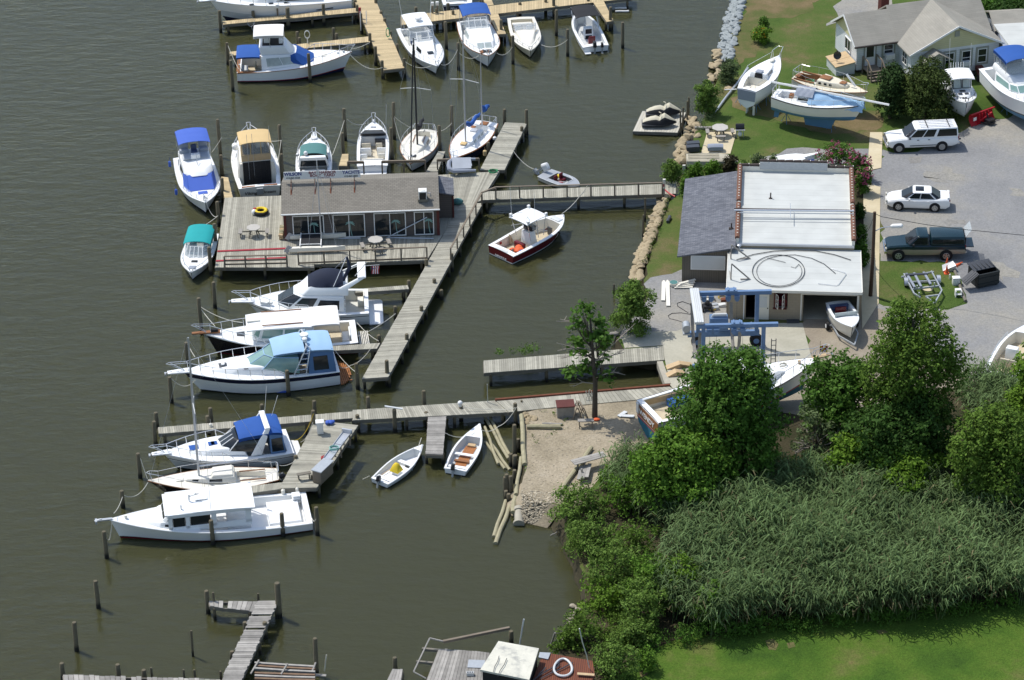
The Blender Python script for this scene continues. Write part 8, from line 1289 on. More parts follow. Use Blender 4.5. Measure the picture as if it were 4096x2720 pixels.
for x,y in ((-.3,-.25),(.3,-.25),(-.3,.25),(.3,.25)): mb=MB();mb.tube([(x-.05,y,.18),(x+.05,y,.18)],.18,12);mb.build('wheel','tyre',t)
mb=MB();mb.box((0,0,.03),(.85,.5,.04));one('doormat','dark doormat on the concrete before the shop window','mat',mb,'charcoal',g('K',1500,882,LZ+.035))
r=random.Random(12)
for k in range(9):
    x,y=r.uniform(560,790),r.uniform(590,790);mb=MB();c=r.choice(['plywood','gelshade','rust','orange','greytimber','galv'])
    if k%2: mb.tube([(.3*math.cos(a*.6),.25*math.sin(a*.6),.03+.01*a) for a in range(16)],.03,4);one('hose_coil','old hose coil in the clutter beside the shop wall','hose',mb,r.choice(['ropeyellow','charcoal']),g('K',x,y,LZ),group='clutter beside the shop wall')
    else: mb.frus([(-.3,-.2,0),(.3,-.15,0),(.25,.2,0),(-.25,.25,0)],[(-.28,-.2,.15),(.3,-.15,.25),(.25,.2,.2),(-.25,.25,.12)]);one('scrap_box','piece of scrap in the clutter beside the shop wall','scrap',mb,c,g('K',x,y,LZ),group='clutter beside the shop wall')
mb=MB();[mb.box((.1*k,.15*k-.2,.1+.07*k),(1.3,.2,.05),.15*k) for k in range(4)];one('plank_pile','untidy pile of pale planks at the corner of the brown lean-to','planks',mb,'ivory',g('K',350,520,LZ))
line('cable_loop','thin black cable looped across the gravel left of the hoist','cable','blackplastic',.025,[g('K',x,y,LZ+.03) for x,y in ((385,905),(290,870),(205,850),(190,820),(230,795),(330,790),(420,805),(450,760),(420,700),(340,672),(285,690),(290,720),(400,790))],n=3)
# bottom edge things
def plk(lab,v,a,b,za,zb,w,h,m='oldwood',name='timber'): p=g(v,*a,za);q=g(v,*b,zb);mb=MB();mb.beam((0,0,0),tuple(q-p),w,h);one(name,lab,'timber',mb,m,p)
plk('long dark beam slanting over the water behind the pale-roofed shed','R',(635,328),(1158,220),1.6,1.9,.16,.16,'railwood');plk('grey rail from the slanting beam to the left corner','R',(528,300),(645,328),1.7,1.6,.07,.07);plk('thin grey rail slanting down left of the rotten deck','R',(528,302),(402,565),1.7,1.3,.07,.07);plk('short dark beam stub left of the rotten deck','R',(470,385),(600,398),.9,1.0,.16,.16,'beamwood');plk('lower beam stub left of the rotten deck','R',(425,485),(555,498),.9,1.0,.14,.14,'beamwood');plk('grey rail end at the bottom left of the rotten deck','R',(402,565),(500,618),1.3,1.1,.06,.06)
plk('leaning grey plank post by the shore bushes','R',(1478,370),(1515,258),.6,2.4,.1,.06)
log('thin white pole standing up behind the pale-roofed shed','R',(1237,345),(1270,150),1.8,3.6,.04,'gelshade','pole');log('thin pale pole rising from the rusty roof','R',(1785,535),(1707,225),2.6,6.0,.03,'gelshade','pole')
mb=MB();c=Vector((0,0,0));q0=g('R',1578,530,LZ+1.6);P=[g('R',1578+70*math.cos(a)*(1+.2*math.sin(a)),530+68*math.sin(a),LZ+1.62)-q0 for a in [k*PI/14 for k in range(29)]];mb.tube(P,.07,7);one('hose_loop','thick pale hose loop lying on the rusty roof','hose',mb,'gelshade',q0)
for a,b in (((1330,640),(1550,490)),((1400,620),(1655,492)),((1380,600),(1440,530)),((1490,565),(1550,505))): log('dark stick lying on the rusty roof','R',a,b,LZ+1.6,LZ+1.62,.035,'charcoal','stick','sticks on the rusty roof')
for a,b in (((1030,565),(1075,440)),((1065,600),(1135,460))): log('thin dark rod lying on the pale roof of the shed','R',a,b,LZ+2.45,LZ+2.45,.02,'charcoal','rod','rods on the pale roof')
mb=MB();mb.box((0,0,.1),(.42,.2,.2));[mb.box((x,-.005,.2),(.1,.12,.02),m=1) for x in (-.13,0,.13)];one('concrete_block','hollow concrete block on the rotten grey work deck','block',mb,['gelshade','charcoal'],g('R',848,590,1.12))
plk('grey metal sheet lying on the rotten work deck','R',(830,500),(960,505),1.14,1.14,.75,.02,'galv','sheet');plk('orange-brown board on the right end of the rusty roof','R',(1690,580),(1825,590),LZ+1.65,LZ+1.65,.2,.05,'plywood','board')
t=thing('collapsed_platform','collapsed grey plank platform sagging beside the old pier','platform',g('Q',1650,840,.9));p=t.location
for k,(y0,y1,y2) in enumerate(((822,838,850),(842,858,868),(862,878,888),(896,905,912),(915,925,930),(935,945,948))):
    A,B,C=[g('Q',x,y,z)-p for x,y,z in ((1668,y0,.9),(1900,y1,.75),(2108,y2,.9))];mb=MB();mb.tube([A,B,C],.1,4);mb.build('plank','rustwood' if k%2 else 'oldwood',t)
for x0,y0,x1,y1 in ((1640,900,1700,800),(1860,905,1908,825),(2080,900,2112,818)): mb=MB();mb.beam(g('Q',x0,y0,.8)-p,g('Q',x1,y1,1.1)-p,.09,.09);mb.build('rail','oldwood',t)
plk('loose grey plank at the foot of the leaning piling','Q',(2040,905),(2188,912),.4,.4,.2,.05);log('thin white stick standing by the leaning piling','Q',(2175,880),(2190,762),.2,1.4,.03,'ivory','stick')
log('forked dead branch poking from the water by the beach','N',(2092,1345),(2150,1312),.02,.25,.03,'greytimber','branch')
# riprap
def rockmesh(seed,m):
    r=random.Random(seed);bm=bmesh.new();bmesh.ops.create_icosphere(bm,subdivisions=2,radius=1)
    pl=[(Vector((r.uniform(-1,1),r.uniform(-1,1),r.uniform(-1,1))).normalized(),r.uniform(.55,.85)) for _ in range(9)]
    for v in bm.verts:
        for n_,d_ in pl:
            k=v.co.dot(n_)-d_
            if k>0: v.co-=n_*k
        v.co*=r.uniform(.96,1.04)
    me=bpy.data.meshes.new('rock');bm.to_mesh(me);bm.free();me.materials.append(_M[m]);me.shade_smooth();me.set_sharp_from_angle(angle=.35);return me
mat('palerock',(.30,.33,.335),.9,0,.3,1.5,.4,6);mat('tanrock',(.37,.30,.19),.9,0,.25,1.2,.3,6);mat('pebble',(.34,.30,.23),.9,0,.2,3)
RK={'palerock':[rockmesh(i,'palerock') for i in range(5)],'tanrock':[rockmesh(20+i,'tanrock') for i in range(6)],'pebble':[rockmesh(40+i,'pebble') for i in range(3)]}
r=random.Random(77)
def rock(m,p,s,lab,grp,fl=.6):
    o=bpy.data.objects.new('rock',r.choice(RK[m]));COL.objects.link(o);o.location=p;o.scale=(s*r.uniform(.9,1.4),s*r.uniform(.75,1.1),s*r.uniform(fl*.8,fl*1.2));o.rotation_euler=(r.uniform(-.25,.25),r.uniform(-.25,.25),r.uniform(0,6));return tag(o,lab,'rock',grp)
def strip(m,v,left,right,n,s0,s1,lab,grp):
    k=len(left)-1
    for i in range(n):
        u=(i+r.random())/n*k;j=min(k-1,int(u));f=u-j;a=Vector((*left[j],0)).lerp(Vector((*left[j+1],0)),f);b=Vector((*right[j],0)).lerp(Vector((*right[j+1],0)),f);w=r.random();q=a.lerp(b,w);p=g(v,q.x,q.y,.25+.85*w);rock(m,p,r.uniform(s0,s1),lab,grp)
strip('palerock','C',[(930,-20),(890,110),(860,220),(825,330),(795,450),(780,560),(775,640)],[(1060,-20),(1020,100),(1000,220),(975,330),(955,450),(930,550),(900,690)],215,.22,.42,'pale grey riprap boulder on the upper shore bank','pale riprap on the upper bank')
strip('tanrock','C',[(740,560),(700,640),(680,760),(625,900)],[(850,560),(780,650),(800,820),(790,900)],22,.24,.45,'tan boulder on the bank between the pale riprap and the big shrub','tan boulders above the shrub')
strip('tanrock','C',[(760,900),(740,1000)],[(900,960),(880,1100)],9,.35,.5,'tan boulder beside the big shore shrub','tan boulders by the big shrub')
strip('tanrock','I',[(375,-60),(330,60),(290,180),(255,290),(245,380)],[(460,-90),(480,90),(330,200),(345,290),(340,380)],46,.22,.5,'tan boulder on the bank below the jet ski float','tan boulders by the jet ski float')
L_=[(2090,400),(2050,560),(2010,650),(1955,800),(1915,930),(1870,1050),(1815,1190),(1770,1330)];R_2=[(2220,385),(2150,540),(2120,640),(2060,800),(2010,930),(1950,1060),(1910,1200),(1895,1350)]
for i in range(46):
    u=i/46*7;j=min(6,int(u));f=u-j
    for w in (.25+r.uniform(-.15,.15),.72+r.uniform(-.15,.15)):
        a=Vector((*L_[j],0)).lerp(Vector((*L_[j+1],0)),f);b=Vector((*R_2[j],0)).lerp(Vector((*R_2[j+1],0)),f);q=a.lerp(b,w);rock('tanrock',g('H',q.x,q.y,.3+.75*w),r.uniform(.26,.42),'flat tan stone in the low shore wall below the footbridge','tan stones of the shore wall',.5)
for x,y in ((1900,345),(1910,375),(1935,352),(1890,400),(1955,365),(1880,330)): rock('tanrock',g('N',x,y,LZ+.05),r.uniform(.16,.3),'tan stone on the sand by the log wall top','stones by the log wall')
for v,x,y in (('R',1700,68),('R',1658,45),('R',1660,108),('R',1628,185),('R',1640,150),('R',1575,300)): rock('pebble',g(v,x,y,.1),r.uniform(.18,.3),'dark stone in the shallow water at the bushy shore','stones at the bushy shore')
# stony beach: far too many stones to count
vs=[];fs=[];base=[(v.co.x,v.co.y,v.co.z) for v in RK['pebble'][0].vertices];bf=[tuple(p.vertices) for p in RK['pebble'][0].polygons]
bm=bmesh.new();bmesh.ops.create_icosphere(bm,subdivisions=1,radius=1);base=[tuple(v.co) for v in bm.verts];bf=[tuple(v.index for v in f.verts) for f in bm.faces];bm.free()
for i in range(2100):
    if i<1000: u=r.random();x=1855+u*400;y=1235-270*r.random()**1.35+u*25;s=r.uniform(.04,.10);z=max(.0,1.02-max(0,y-1050-u*25)/190)
    else: x=r.uniform(1870,2650);y=r.uniform(330,1080);s=r.uniform(.02,.06);z=LZ+.02
    if i>=1000 and x>2250+(1080-y)*.5: continue
    p=g('N',x,y,z);o=len(vs);a=r.uniform(.7,1.3);vs+=[(p.x+q[0]*s*a+r.uniform(-.2,.2)*s,p.y+q[1]*s/a+r.uniform(-.2,.2)*s,p.z+q[2]*s*.6) for q in base];fs+=[tuple(k+o for k in f) for f in bf]
mb=MB();mb.v=vs;mb.f=fs;mb.m=[0]*len(fs);mat('beachstone',(.36,.315,.235),.9,0,.1,3,0,30,.45);tag(mb.build('beach_stones','beachstone',None,fix=False),'loose pale stones scattered over the beach and its waterline','stones',kind='stuff')

for v,x,y,lab in (('A',920,137,'white power pedestal on the topmost finger pier'),('B',280,112,'white power pedestal on the right branch left of its middle'),('B',322,108,'small white lamp head on the right branch beside the power pedestal')):
    t=thing('power_pedestal',lab,'pedestal',g(v,x,y,1.0),0,'dock pedestals');mb=MB();mb.box((0,0,.35),(.13,.13,.7));mb.build('post','railwood',t);mb=MB();mb.box((0,0,.85),(.26,.22,.32));mb.build('head','white',t,bev=.03)
mb=MB();mb.box((0,0,.5),(.2,.14,1.0));one('extinguisher_box','red fire extinguisher post on the T dock','post',mb,'red',g('A',1660,165,1.0),bev=.02)
mb=MB();[mb.tube([(.16*math.cos(a*.5+k),.06*math.sin(a),.55+.4*math.sin(a*.5+k)) for a in range(14)],.03,5) for k in range(3)];one('hose_hank','aqua green hose hanging on a piling of the T dock','hose',mb,'ropegreen',g('A',1910,345,1.0))
mb=MB();[mb.tube([(.22*math.cos(k*PI/8),0,.75+.34*math.sin(k*PI/8)+.03*j) for k in range(17)],.025,5) for j in range(3)];mb.box((0,0,.2),(.08,.08,.5));one('hose_reel','white hose looped on a short stand on the second finger pier','hose',mb,'whiteplastic',g('A',1188,385,1.0))
for k,(a,b) in enumerate((((1845,72),(1958,66)),((1848,98),(1965,95)))): log('white pipe floating off the top right pier, '+('farther one' if k==0 else 'nearer one'),'B',a,b,.1,.1,.09,'whiteplastic','pipe')
mb=MB()
for s in (-.25,.25): mb.tube([(s,0,-.6),(s,0,.9),(s,.12,1.15),(s,.3,.9),(s,.3,.1)],.03,5)
one('ladder_hoops','white ladder hoops on the left edge of the T dock','ladder',mb,'white',g('A',1690,215,1.0))
# ================= vegetation =================
def npmesh(name,V,F,m,parent=None,loc=None,rnd_n=None):
    """V (n,3) points, F (k,4) quads"""
    me=bpy.data.meshes.new(name);k=len(F);me.vertices.add(len(V));me.vertices.foreach_set('co',V.astype(np.float32).ravel());me.loops.add(4*k);me.loops.foreach_set('vertex_index',F.astype(np.int32).ravel());me.polygons.add(k);me.polygons.foreach_set('loop_start',np.arange(0,4*k,4,dtype=np.int32));me.update(calc_edges=True);me.validate()
    for q in ([m] if isinstance(m,str) else m): me.materials.append(_M[q])
    o=bpy.data.objects.new(name,me);COL.objects.link(o)
    if parent: o.parent=parent
    if loc: o.location=loc
    return o
def leaves(lobes,n,size,seed=1,asp=.55,inner=.45,up=.5,droop=0.):
    """leaf-sized diamonds gathered in sprays all through the lobes (cx,cy,cz,rx,ry,rz)"""
    R=np.random.default_rng(seed);L=np.array(lobes,float);w=L[:,3]*L[:,4]+L[:,4]*L[:,5]+L[:,3]*L[:,5];w/=w.sum()
    ns=max(1,n//7);li=R.choice(len(L),ns,p=w);d=R.normal(size=(ns,3));d[:,2]=np.where(d[:,2]<-.5,-d[:,2],d[:,2]);d/=np.linalg.norm(d,axis=1,keepdims=True)
    rad=inner+(1.06-inner)*R.random(ns)**.55;c=L[li,:3]+d*L[li,3:]*rad[:,None]
    k=7;C=np.repeat(c,k,0)+R.normal(size=(ns*k,3))*size*1.0;D=np.repeat(d,k,0)
    nrm=D*.7+R.normal(size=(ns*k,3))*.65+np.array([0,0,up]);nrm/=np.linalg.norm(nrm,axis=1,keepdims=True)
    t=R.normal(size=(ns*k,3));t[:,2]-=droop;t-=nrm*(t*nrm).sum(1,keepdims=True);t/=np.linalg.norm(t,axis=1,keepdims=True);b=np.cross(nrm,t);s=size*R.uniform(.65,1.35,(ns*k,1))
    V=np.stack([C-t*s,C+b*s*asp-t*s*.1,C+t*s,C-b*s*asp-t*s*.1],1).reshape(-1,3);F=np.arange(len(V)).reshape(-1,4);return V,F
def leafmat(name,c,isl=.35,trans=.28,vs=.6,var=.30,rough=.65): return mat(name,c,rough,0,var,vs,0,30,isl,.12,trans)
leafmat('leaf_bright',(0.11,0.215,0.026));leafmat('leaf_mid',(0.078,0.165,0.024));leafmat('leaf_dark',(0.05,0.108,0.02));leafmat('leaf_olive',(0.108,0.185,0.028));leafmat('leaf_yellow',(0.135,0.24,0.026));leafmat('leaf_shrub',(0.13,0.215,0.04),.4,.25,.9);leafmat('leaf_grey',(0.12,0.165,0.07));leafmat('leaf_cedar',(.034,.066,.018),.5,.12,1.2,.35,.7);leafmat('leaf_cedarolive',(.056,.082,.02),.5,.12,1.2,.35,.7);leafmat('leaf_bronze',(.055,.05,.025));leafmat('petal_pink',(.38,.09,.17),.3,.3);leafmat('petal_yellow',(.7,.35,.02),.2,.2);leafmat('reed',(.14,.21,.08),.45,.3,.28,.42);leafmat('reed_dry',(.17,.15,.075),.3,.2);leafmat('grassblade',(.07,.12,.02),.4,.3);mat('bark',(.085,.07,.055),.95,0,.25,4,.4,12);mat('deadtwig',(.33,.29,.25),.95,0,.2)
def limbs(t,trunk,R,branches,lobes,m='bark',nm='trunk',twigs=()):
    mb=MB();mb.tube(trunk,[R*(1-.75*i/(len(trunk)-1)) for i in range(len(trunk))],8);T_=[Vector(p) for p in trunk];r=random.Random(int(R*1000)+len(lobes))
    for L in lobes[:branches]:
        c=Vector(L[:3]);k=r.uniform(.35,.85);i=min(len(T_)-2,int(k*(len(T_)-1)));s=T_[i].lerp(T_[i+1],k*(len(T_)-1)-i);md=s.lerp(c,.5)+Vector((0,0,-.15*(c-s).length));mb.tube([s,md,c],[R*.4,R*.25,R*.1],6)
        for q in range(3): e=c+Vector((r.uniform(-1,1)*L[3],r.uniform(-1,1)*L[4],r.uniform(-.3,1)*L[5]))*.8;mb.tube([md,e],[R*.16,R*.05],5)
    o=mb.build(nm,m,t,fix=False)
    if twigs:
        mb=MB()
        for (a,b) in twigs: a,b=Vector(a),Vector(b);c=a.lerp(b,.55)+Vector((r.uniform(-.15,.15),r.uniform(-.15,.15),r.uniform(0,.2)));mb.tube([a,c,b],[.045,.032,.02],4);[mb.tube([c.lerp(b,f),b+Vector((r.uniform(-.5,.5),r.uniform(-.4,.4),r.uniform(-.2,.5)))],[.022,.013],4) for f in (0,.4,.7)]
        mb.build('dead_twigs','deadtwig',t,fix=False)
def blob(W,D,H,n,seed,z0=.25,fill=1.1,flat=1.):
    """lobes that fill a crown of width W, depth D and height H"""
    r=random.Random(seed);out=[]
    for i in range(n):
        f=(i+.5)/n;z=H*(z0+(1-z0)*f*.86);prof=math.sin(PI*min(1,(f*.82+.14)))**.5;a=i*2.4+r.uniform(-.4,.4);q=r.uniform(.35,.62)*prof;s=r.uniform(.30,.42)*(.55+.45*prof)
        out.append((W*q*math.cos(a)*.9,D*q*math.sin(a)*.9,z,W*s*.85,D*s*.85,min(W,H*.6)*s*.75*flat))
    ex=max(abs(o[0])+o[3]*.9 for o in out);ey=max(abs(o[1])+o[4]*.9 for o in out);ez=max(o[2]+o[5]*.9 for o in out);kx,ky,kz=W*.5/ex,D*.5/ey,H/ez
    out=[(a*kx,b*ky,c*kz,d*kx*fill,e*ky*fill,f*kz*(1 if fill>1 else .85)) for a,b,c,d,e,f in out];out.append((0,0,H*.55,W*.26,D*.26,H*.28));return out
def tree(name,label,cat,v,x,y,yt,W,n,size,m,lobes=14,seed=1,D=None,z0=.25,lean=0.,trunkr=.2,grp=None,z=LZ,H=None,inner=.45,asp=.55,crown='crown',twigs=0,fill=1.1):
    p=g(v,x,y,z);H=H or hgt(v,x,y,yt,z)/1.05;W=W*VW[v][2]/(CF/(p-_C).dot(_F));D=D or W*.85
    t=thing(name,label,cat,p,0,grp);lb=blob(W,D,H,lobes,seed,z0,fill);lb=[(a+lean*c,b,c,d,e,f) for a,b,c,d,e,f in lb];V,F=leaves(lb,n,size,seed,asp,inner);npmesh(crown,V,F,m,t)
    if trunkr: r=random.Random(seed);limbs(t,[(0,0,-.2),(r.uniform(-.1,.1)+lean*H*.3,r.uniform(-.1,.1),H*.35),(lean*H*.6,0,H*.62),(lean*H*.85,0,H*.88)],trunkr,min(9,len(lb)),lb,twigs=[((0,0,H*.35),(r.uniform(-.6,.6)*W,r.uniform(-.6,.2)*D,H*r.uniform(.2,.7))) for _ in range(twigs)])
    return t
# slim catalpa-like tree on the sand
p=g('W',1371,962,LZ);H=hgt('W',1371,962,700,LZ);t=thing('slim_tree','slim straight tree with big leaves alone on the sand by the slip','tree',p);sc=1.73486/(CF/(p-_C).dot(_F))
lb=[((x-1371)*sc,dy,(962-y)*sc/.88+dy*-.55,rx,rx*.9,rx*.65) for x,y,rx,dy in ((1352,715,.9,.2),(1330,745,.8,-.3),(1385,745,.75,.5),(1335,790,.85,.6),(1395,775,.7,-.4),(1405,800,.7,.3),(1335,815,.6,-.5),(1390,825,.65,.6),(1325,850,.6,.2),(1395,868,.75,-.2),(1358,845,.7,.4),(1370,770,.7,0),(1312,858,.35,0),(1345,765,.6,.5))]
V,F=leaves([q[:3]+tuple(.82*k for k in q[3:]) for q in lb],1050,.15,5,.8,.35,.8,.6);npmesh('crown',V,F,'leaf_mid',t);tw=[((0,0,H*.75),(-2.2,.2,H*.86)),((0,0,H*.6),(-2.4,-.3,H*.62)),((0,0,H*.55),(-2.2,.5,H*.5)),((0,0,H*.5),(2.2,.3,H*.75)),((0,0,H*.5),(1.9,-.4,H*.6)),((0,0,H*.35),(1.6,-.3,H*.42)),((0,0,H*.3),(-1.4,-.3,H*.3))]
limbs(t,[(0,0,-.2),(.05,0,H*.3),(-.12,0,H*.6),(-.3,.1,H*.95)],.2,12,lb,twigs=tw)
# the big trees
tree('broadleaf_tree','big broad tree standing in front of the boat ashore, crown reaching the hoist','tree','W',1678,1125,790,268,29000,.125,'leaf_mid',30,3,z0=.12,trunkr=.3,D=6.5,inner=.4)
tree('broadleaf_tree','lower round bright tree on the left edge of the tree group above the reeds','tree','W',1568,1192,985,240,24000,.125,'leaf_bright',24,8,z0=.15,trunkr=.22,D=5.5)
tree('broadleaf_tree','tall airy tree right of the garage, its top over the empty trailer','tree','W',2085,1085,668,290,23000,.115,'leaf_olive',36,15,z0=.2,trunkr=.3,D=6.5,inner=.35,fill=.8)
tree('broadleaf_tree','medium dark tree between the boat ashore and the tall airy tree','tree','W',1930,1040,812,165,13000,.125,'leaf_mid',20,21,z0=.12,trunkr=.2,D=5)
tree('dark_tree','dark bushy tree broadened to deepen the shade beneath the tall airy tree','tree','W',2080,1120,905,310,17000,.125,'leaf_dark',22,31,z0=.1,trunkr=.2,D=6)  # crown made broad and dark to boost the darkness under the trees
tree('broadleaf_tree','brownish green tree at the right edge above the reeds','tree','W',2285,1195,925,235,22000,.11,'leaf_olive',28,41,z0=.12,trunkr=.24,D=6)
tree('dark_tree','dark leafy tree cut off by the right edge beside the open boat','tree','W',2370,1010,790,110,8500,.125,'leaf_yellow',12,51,z0=.1,trunkr=.2,D=4)
tree('young_tree','yellow green young tree on the right below the shaded trees','tree','W',2080,1170,1025,190,10000,.115,'leaf_yellow',12,61,z0=.1,trunkr=.12,D=4)
tree('young_tree','yellow green young tree with a leaning shape left of its twin','tree','W',1965,1130,995,160,8000,.115,'leaf_yellow',11,71,z0=.1,trunkr=.12,D=3.5)
tree('dead_shrub','half dead grey shrub full of bare twigs between the big trees','shrub','W',1880,1080,930,100,1300,.12,'leaf_grey',8,81,z0=.1,trunkr=.1,D=3,twigs=16)
# cedars by the bungalow
for i,(x,y,yt,w,m,lab) in enumerate([(725,1325,735,340,'leaf_cedar','dark evergreen cedar on the left of the pair before the bungalow'),(1110,1345,705,610,'leaf_cedarolive','broad olive evergreen cedar on the right of the pair before the bungalow')]):
    p=g('D',x,y,LZ);H=hgt('D',x,y,yt,LZ)/1.06;W=w*VW['D'][2]/(CF/(p-_C).dot(_F));t=thing('cedar',lab,'tree',p,0,'cedars before the bungalow');r=random.Random(i)
    lb=[(W*.25*math.cos(a)*(1.05-.28*f),W*.25*math.sin(a)*(1.05-.28*f),H*(.12+.72*f),W*.31*(1.05-.22*f),W*.31*(1.05-.22*f),H*.18) for f,a in [(k/11,k*2.4) for k in range(12)]]+[(0,0,H*.5,W*.34,W*.34,H*.42)]
    V,F=leaves(lb,9000 if i==0 else 15000,.10,3+i,.5,.6,.4);npmesh('crown',V,F,m,t);limbs(t,[(0,0,-.2),(0,0,H*.5),(0,0,H*.85)],.15,0,lb)
# trees in the top right corner
for i,(x,y,yt,w,m,lab) in enumerate([(2010,300,40,340,'leaf_dark','dark tree behind the grey garden shed in the top right corner'),(2200,240,-40,300,'leaf_dark','dark tree in the top right corner above the flat white roof'),(1830,60,-60,200,'leaf_mid','dark tree top behind the bungalow ridge at the top edge')]): tree('dark_tree',lab,'tree','D',x,y,yt,w,6000,.17,m,12,90+i,z0=.05,trunkr=.2,D=4)
# shrubs
SH=[('W',1455,768,650,108,8500,'leaf_shrub','rounded green shrub on the gravel shore left of the shop'),('C',630,1285,905,285,5200,'leaf_shrub','big rounded green shrub above the jet ski float'),('C',875,925,680,240,2600,'leaf_grey','loose greyish shrub on the bank below the pale riprap'),('C',1240,480,300,240,2200,'leaf_yellow','flowering clump in the grass with yellow blooms'),('C',1275,310,195,110,900,'leaf_mid','taller sunflower plant behind the flowering clump'),('I',205,550,345,190,3000,'leaf_shrub','green shrub at the shore end of the footbridge'),('I',335,690,485,90,1300,'leaf_bright','narrow shrub against the left edge of the lean-to roof'),('I',440,520,370,150,1800,'leaf_bright','leafy young ailanthus left of the lean-to roof top'),('I',605,500,345,150,1800,'leaf_bright','leafy young ailanthus behind the middle of the lean-to roof'),('I',770,480,295,190,2400,'leaf_bronze','bronze leaved shrub behind the lean-to roof'),('I',1040,400,285,140,700,'leaf_grey','thin wispy shrub behind the shop parapet, left one'),('I',1185,400,290,100,500,'leaf_grey','thin wispy shrub behind the shop parapet, right one'),
 ('I',2010,900,760,110,1600,'leaf_dark','dark hedge shrub beside the shop wall, farthest one'),('I',2025,1130,970,130,2000,'leaf_mid','hedge shrub beside the shop wall, middle one'),('I',2040,1360,1130,140,2000,'leaf_mid','hedge shrub beside the shop wall, nearest one'),('D',1390,900,690,120,900,'leaf_bright','thin leafy sapling between the cedar and the pilothouse boat'),
 ('W',1335,1212,1115,150,4600,'leaf_shrub','bright shrub at the corner of the stony beach'),('W',1440,1180,1095,100,2400,'leaf_bright','shrub between the stony beach and the round tree'),('W',1365,1295,1185,130,3600,'leaf_shrub','shrub overhanging the water below the beach corner'),('W',1465,1300,1195,120,2800,'leaf_olive','olive shrub behind the one overhanging the water'),('W',1420,1355,1240,150,4200,'leaf_shrub','largest shrub in the middle of the bushy shore'),('W',1500,1390,1270,130,3600,'leaf_bright','shrub at the left edge of the reeds, upper'),('W',1395,1420,1330,120,3000,'leaf_yellow','yellowish shrub at the water edge of the bushy shore'),('W',1480,1440,1330,140,3600,'leaf_shrub','shrub in the lower middle of the bushy shore'),('W',1562,1400,1280,115,3600,'leaf_yellow','yellow green shrub inside the left part of the reeds'),('W',1640,1450,1330,90,1600,'leaf_bright','small shrub at the foot of the reeds, left'),('W',1345,1500,1405,120,2800,'leaf_olive','olive shrub by the water above the rusty roof'),('W',1465,1485,1420,110,2400,'leaf_shrub','shrub near the lawn corner above the rusty roof'),('W',1410,1570,1480,130,3400,'leaf_shrub','rounded shrub right of the rusty roof'),('W',1310,1510,1440,80,1500,'leaf_olive','small olive shrub at the water edge near the shed'),('W',1490,1545,1490,60,900,'leaf_bright','small bright bush at the lawn corner'),('W',1400,1125,1075,60,900,'leaf_bright','small leafy bush beside the timber frame')]
for i,(v,x,y,yt,w,n,m,lab) in enumerate(SH): tree('shrub',lab,'shrub',v,x,y,yt,w,n,.085 if v=='W' else .08,m,12,100+i,z0=.03,trunkr=.05,crown='foliage',inner=.35,z=LZ if not (v=='W' and x<1400 and y>1200) else .3)
for (v,x,y,lab) in (('C',1258,205,'sunflower'),): pass
def blooms(par_lab,v,x,y,yt,w,n,m,s,seed):
    for o in bpy.data.objects:
        if o.get('label')==par_lab:
            p=o.location;H=hgt(v,x,y,yt,LZ);W=w*VW[v][2]/(CF/(p-_C).dot(_F));V,F=leaves(blob(W,W*.85,H,10,seed,.3),n,s,seed,.8,.97,.8);npmesh('blossom',V,F,m,o)
blooms('flowering clump in the grass with yellow blooms','C',1240,480,300,230,42,'petal_yellow',.09,103);blooms('taller sunflower plant behind the flowering clump','C',1275,310,195,100,14,'petal_yellow',.1,104)
for i,(x,y,yt,w,lab) in enumerate([(1800,430,290,420,'crape myrtle with pink blossom behind the shop parapet'),(2005,520,335,290,'crape myrtle with pink blossom at the shop corner'),(2050,665,470,200,'crape myrtle with pink blossom over the pavement')]):
    tree('crape_myrtle',lab,'shrub','I',x,y,yt,w,2600,.08,'leaf_mid',10,200+i,z0=.05,trunkr=.06,crown='foliage',H=2.1);o=[o for o in bpy.data.objects if o.get('label')==lab][0];W=w*VW['I'][2]/52;V,F=leaves(blob(W,W*.85,2.2,10,200+i,.3),600,.062,i,.8,.9,.6);npmesh('blossom',V,F,'petal_pink',o)
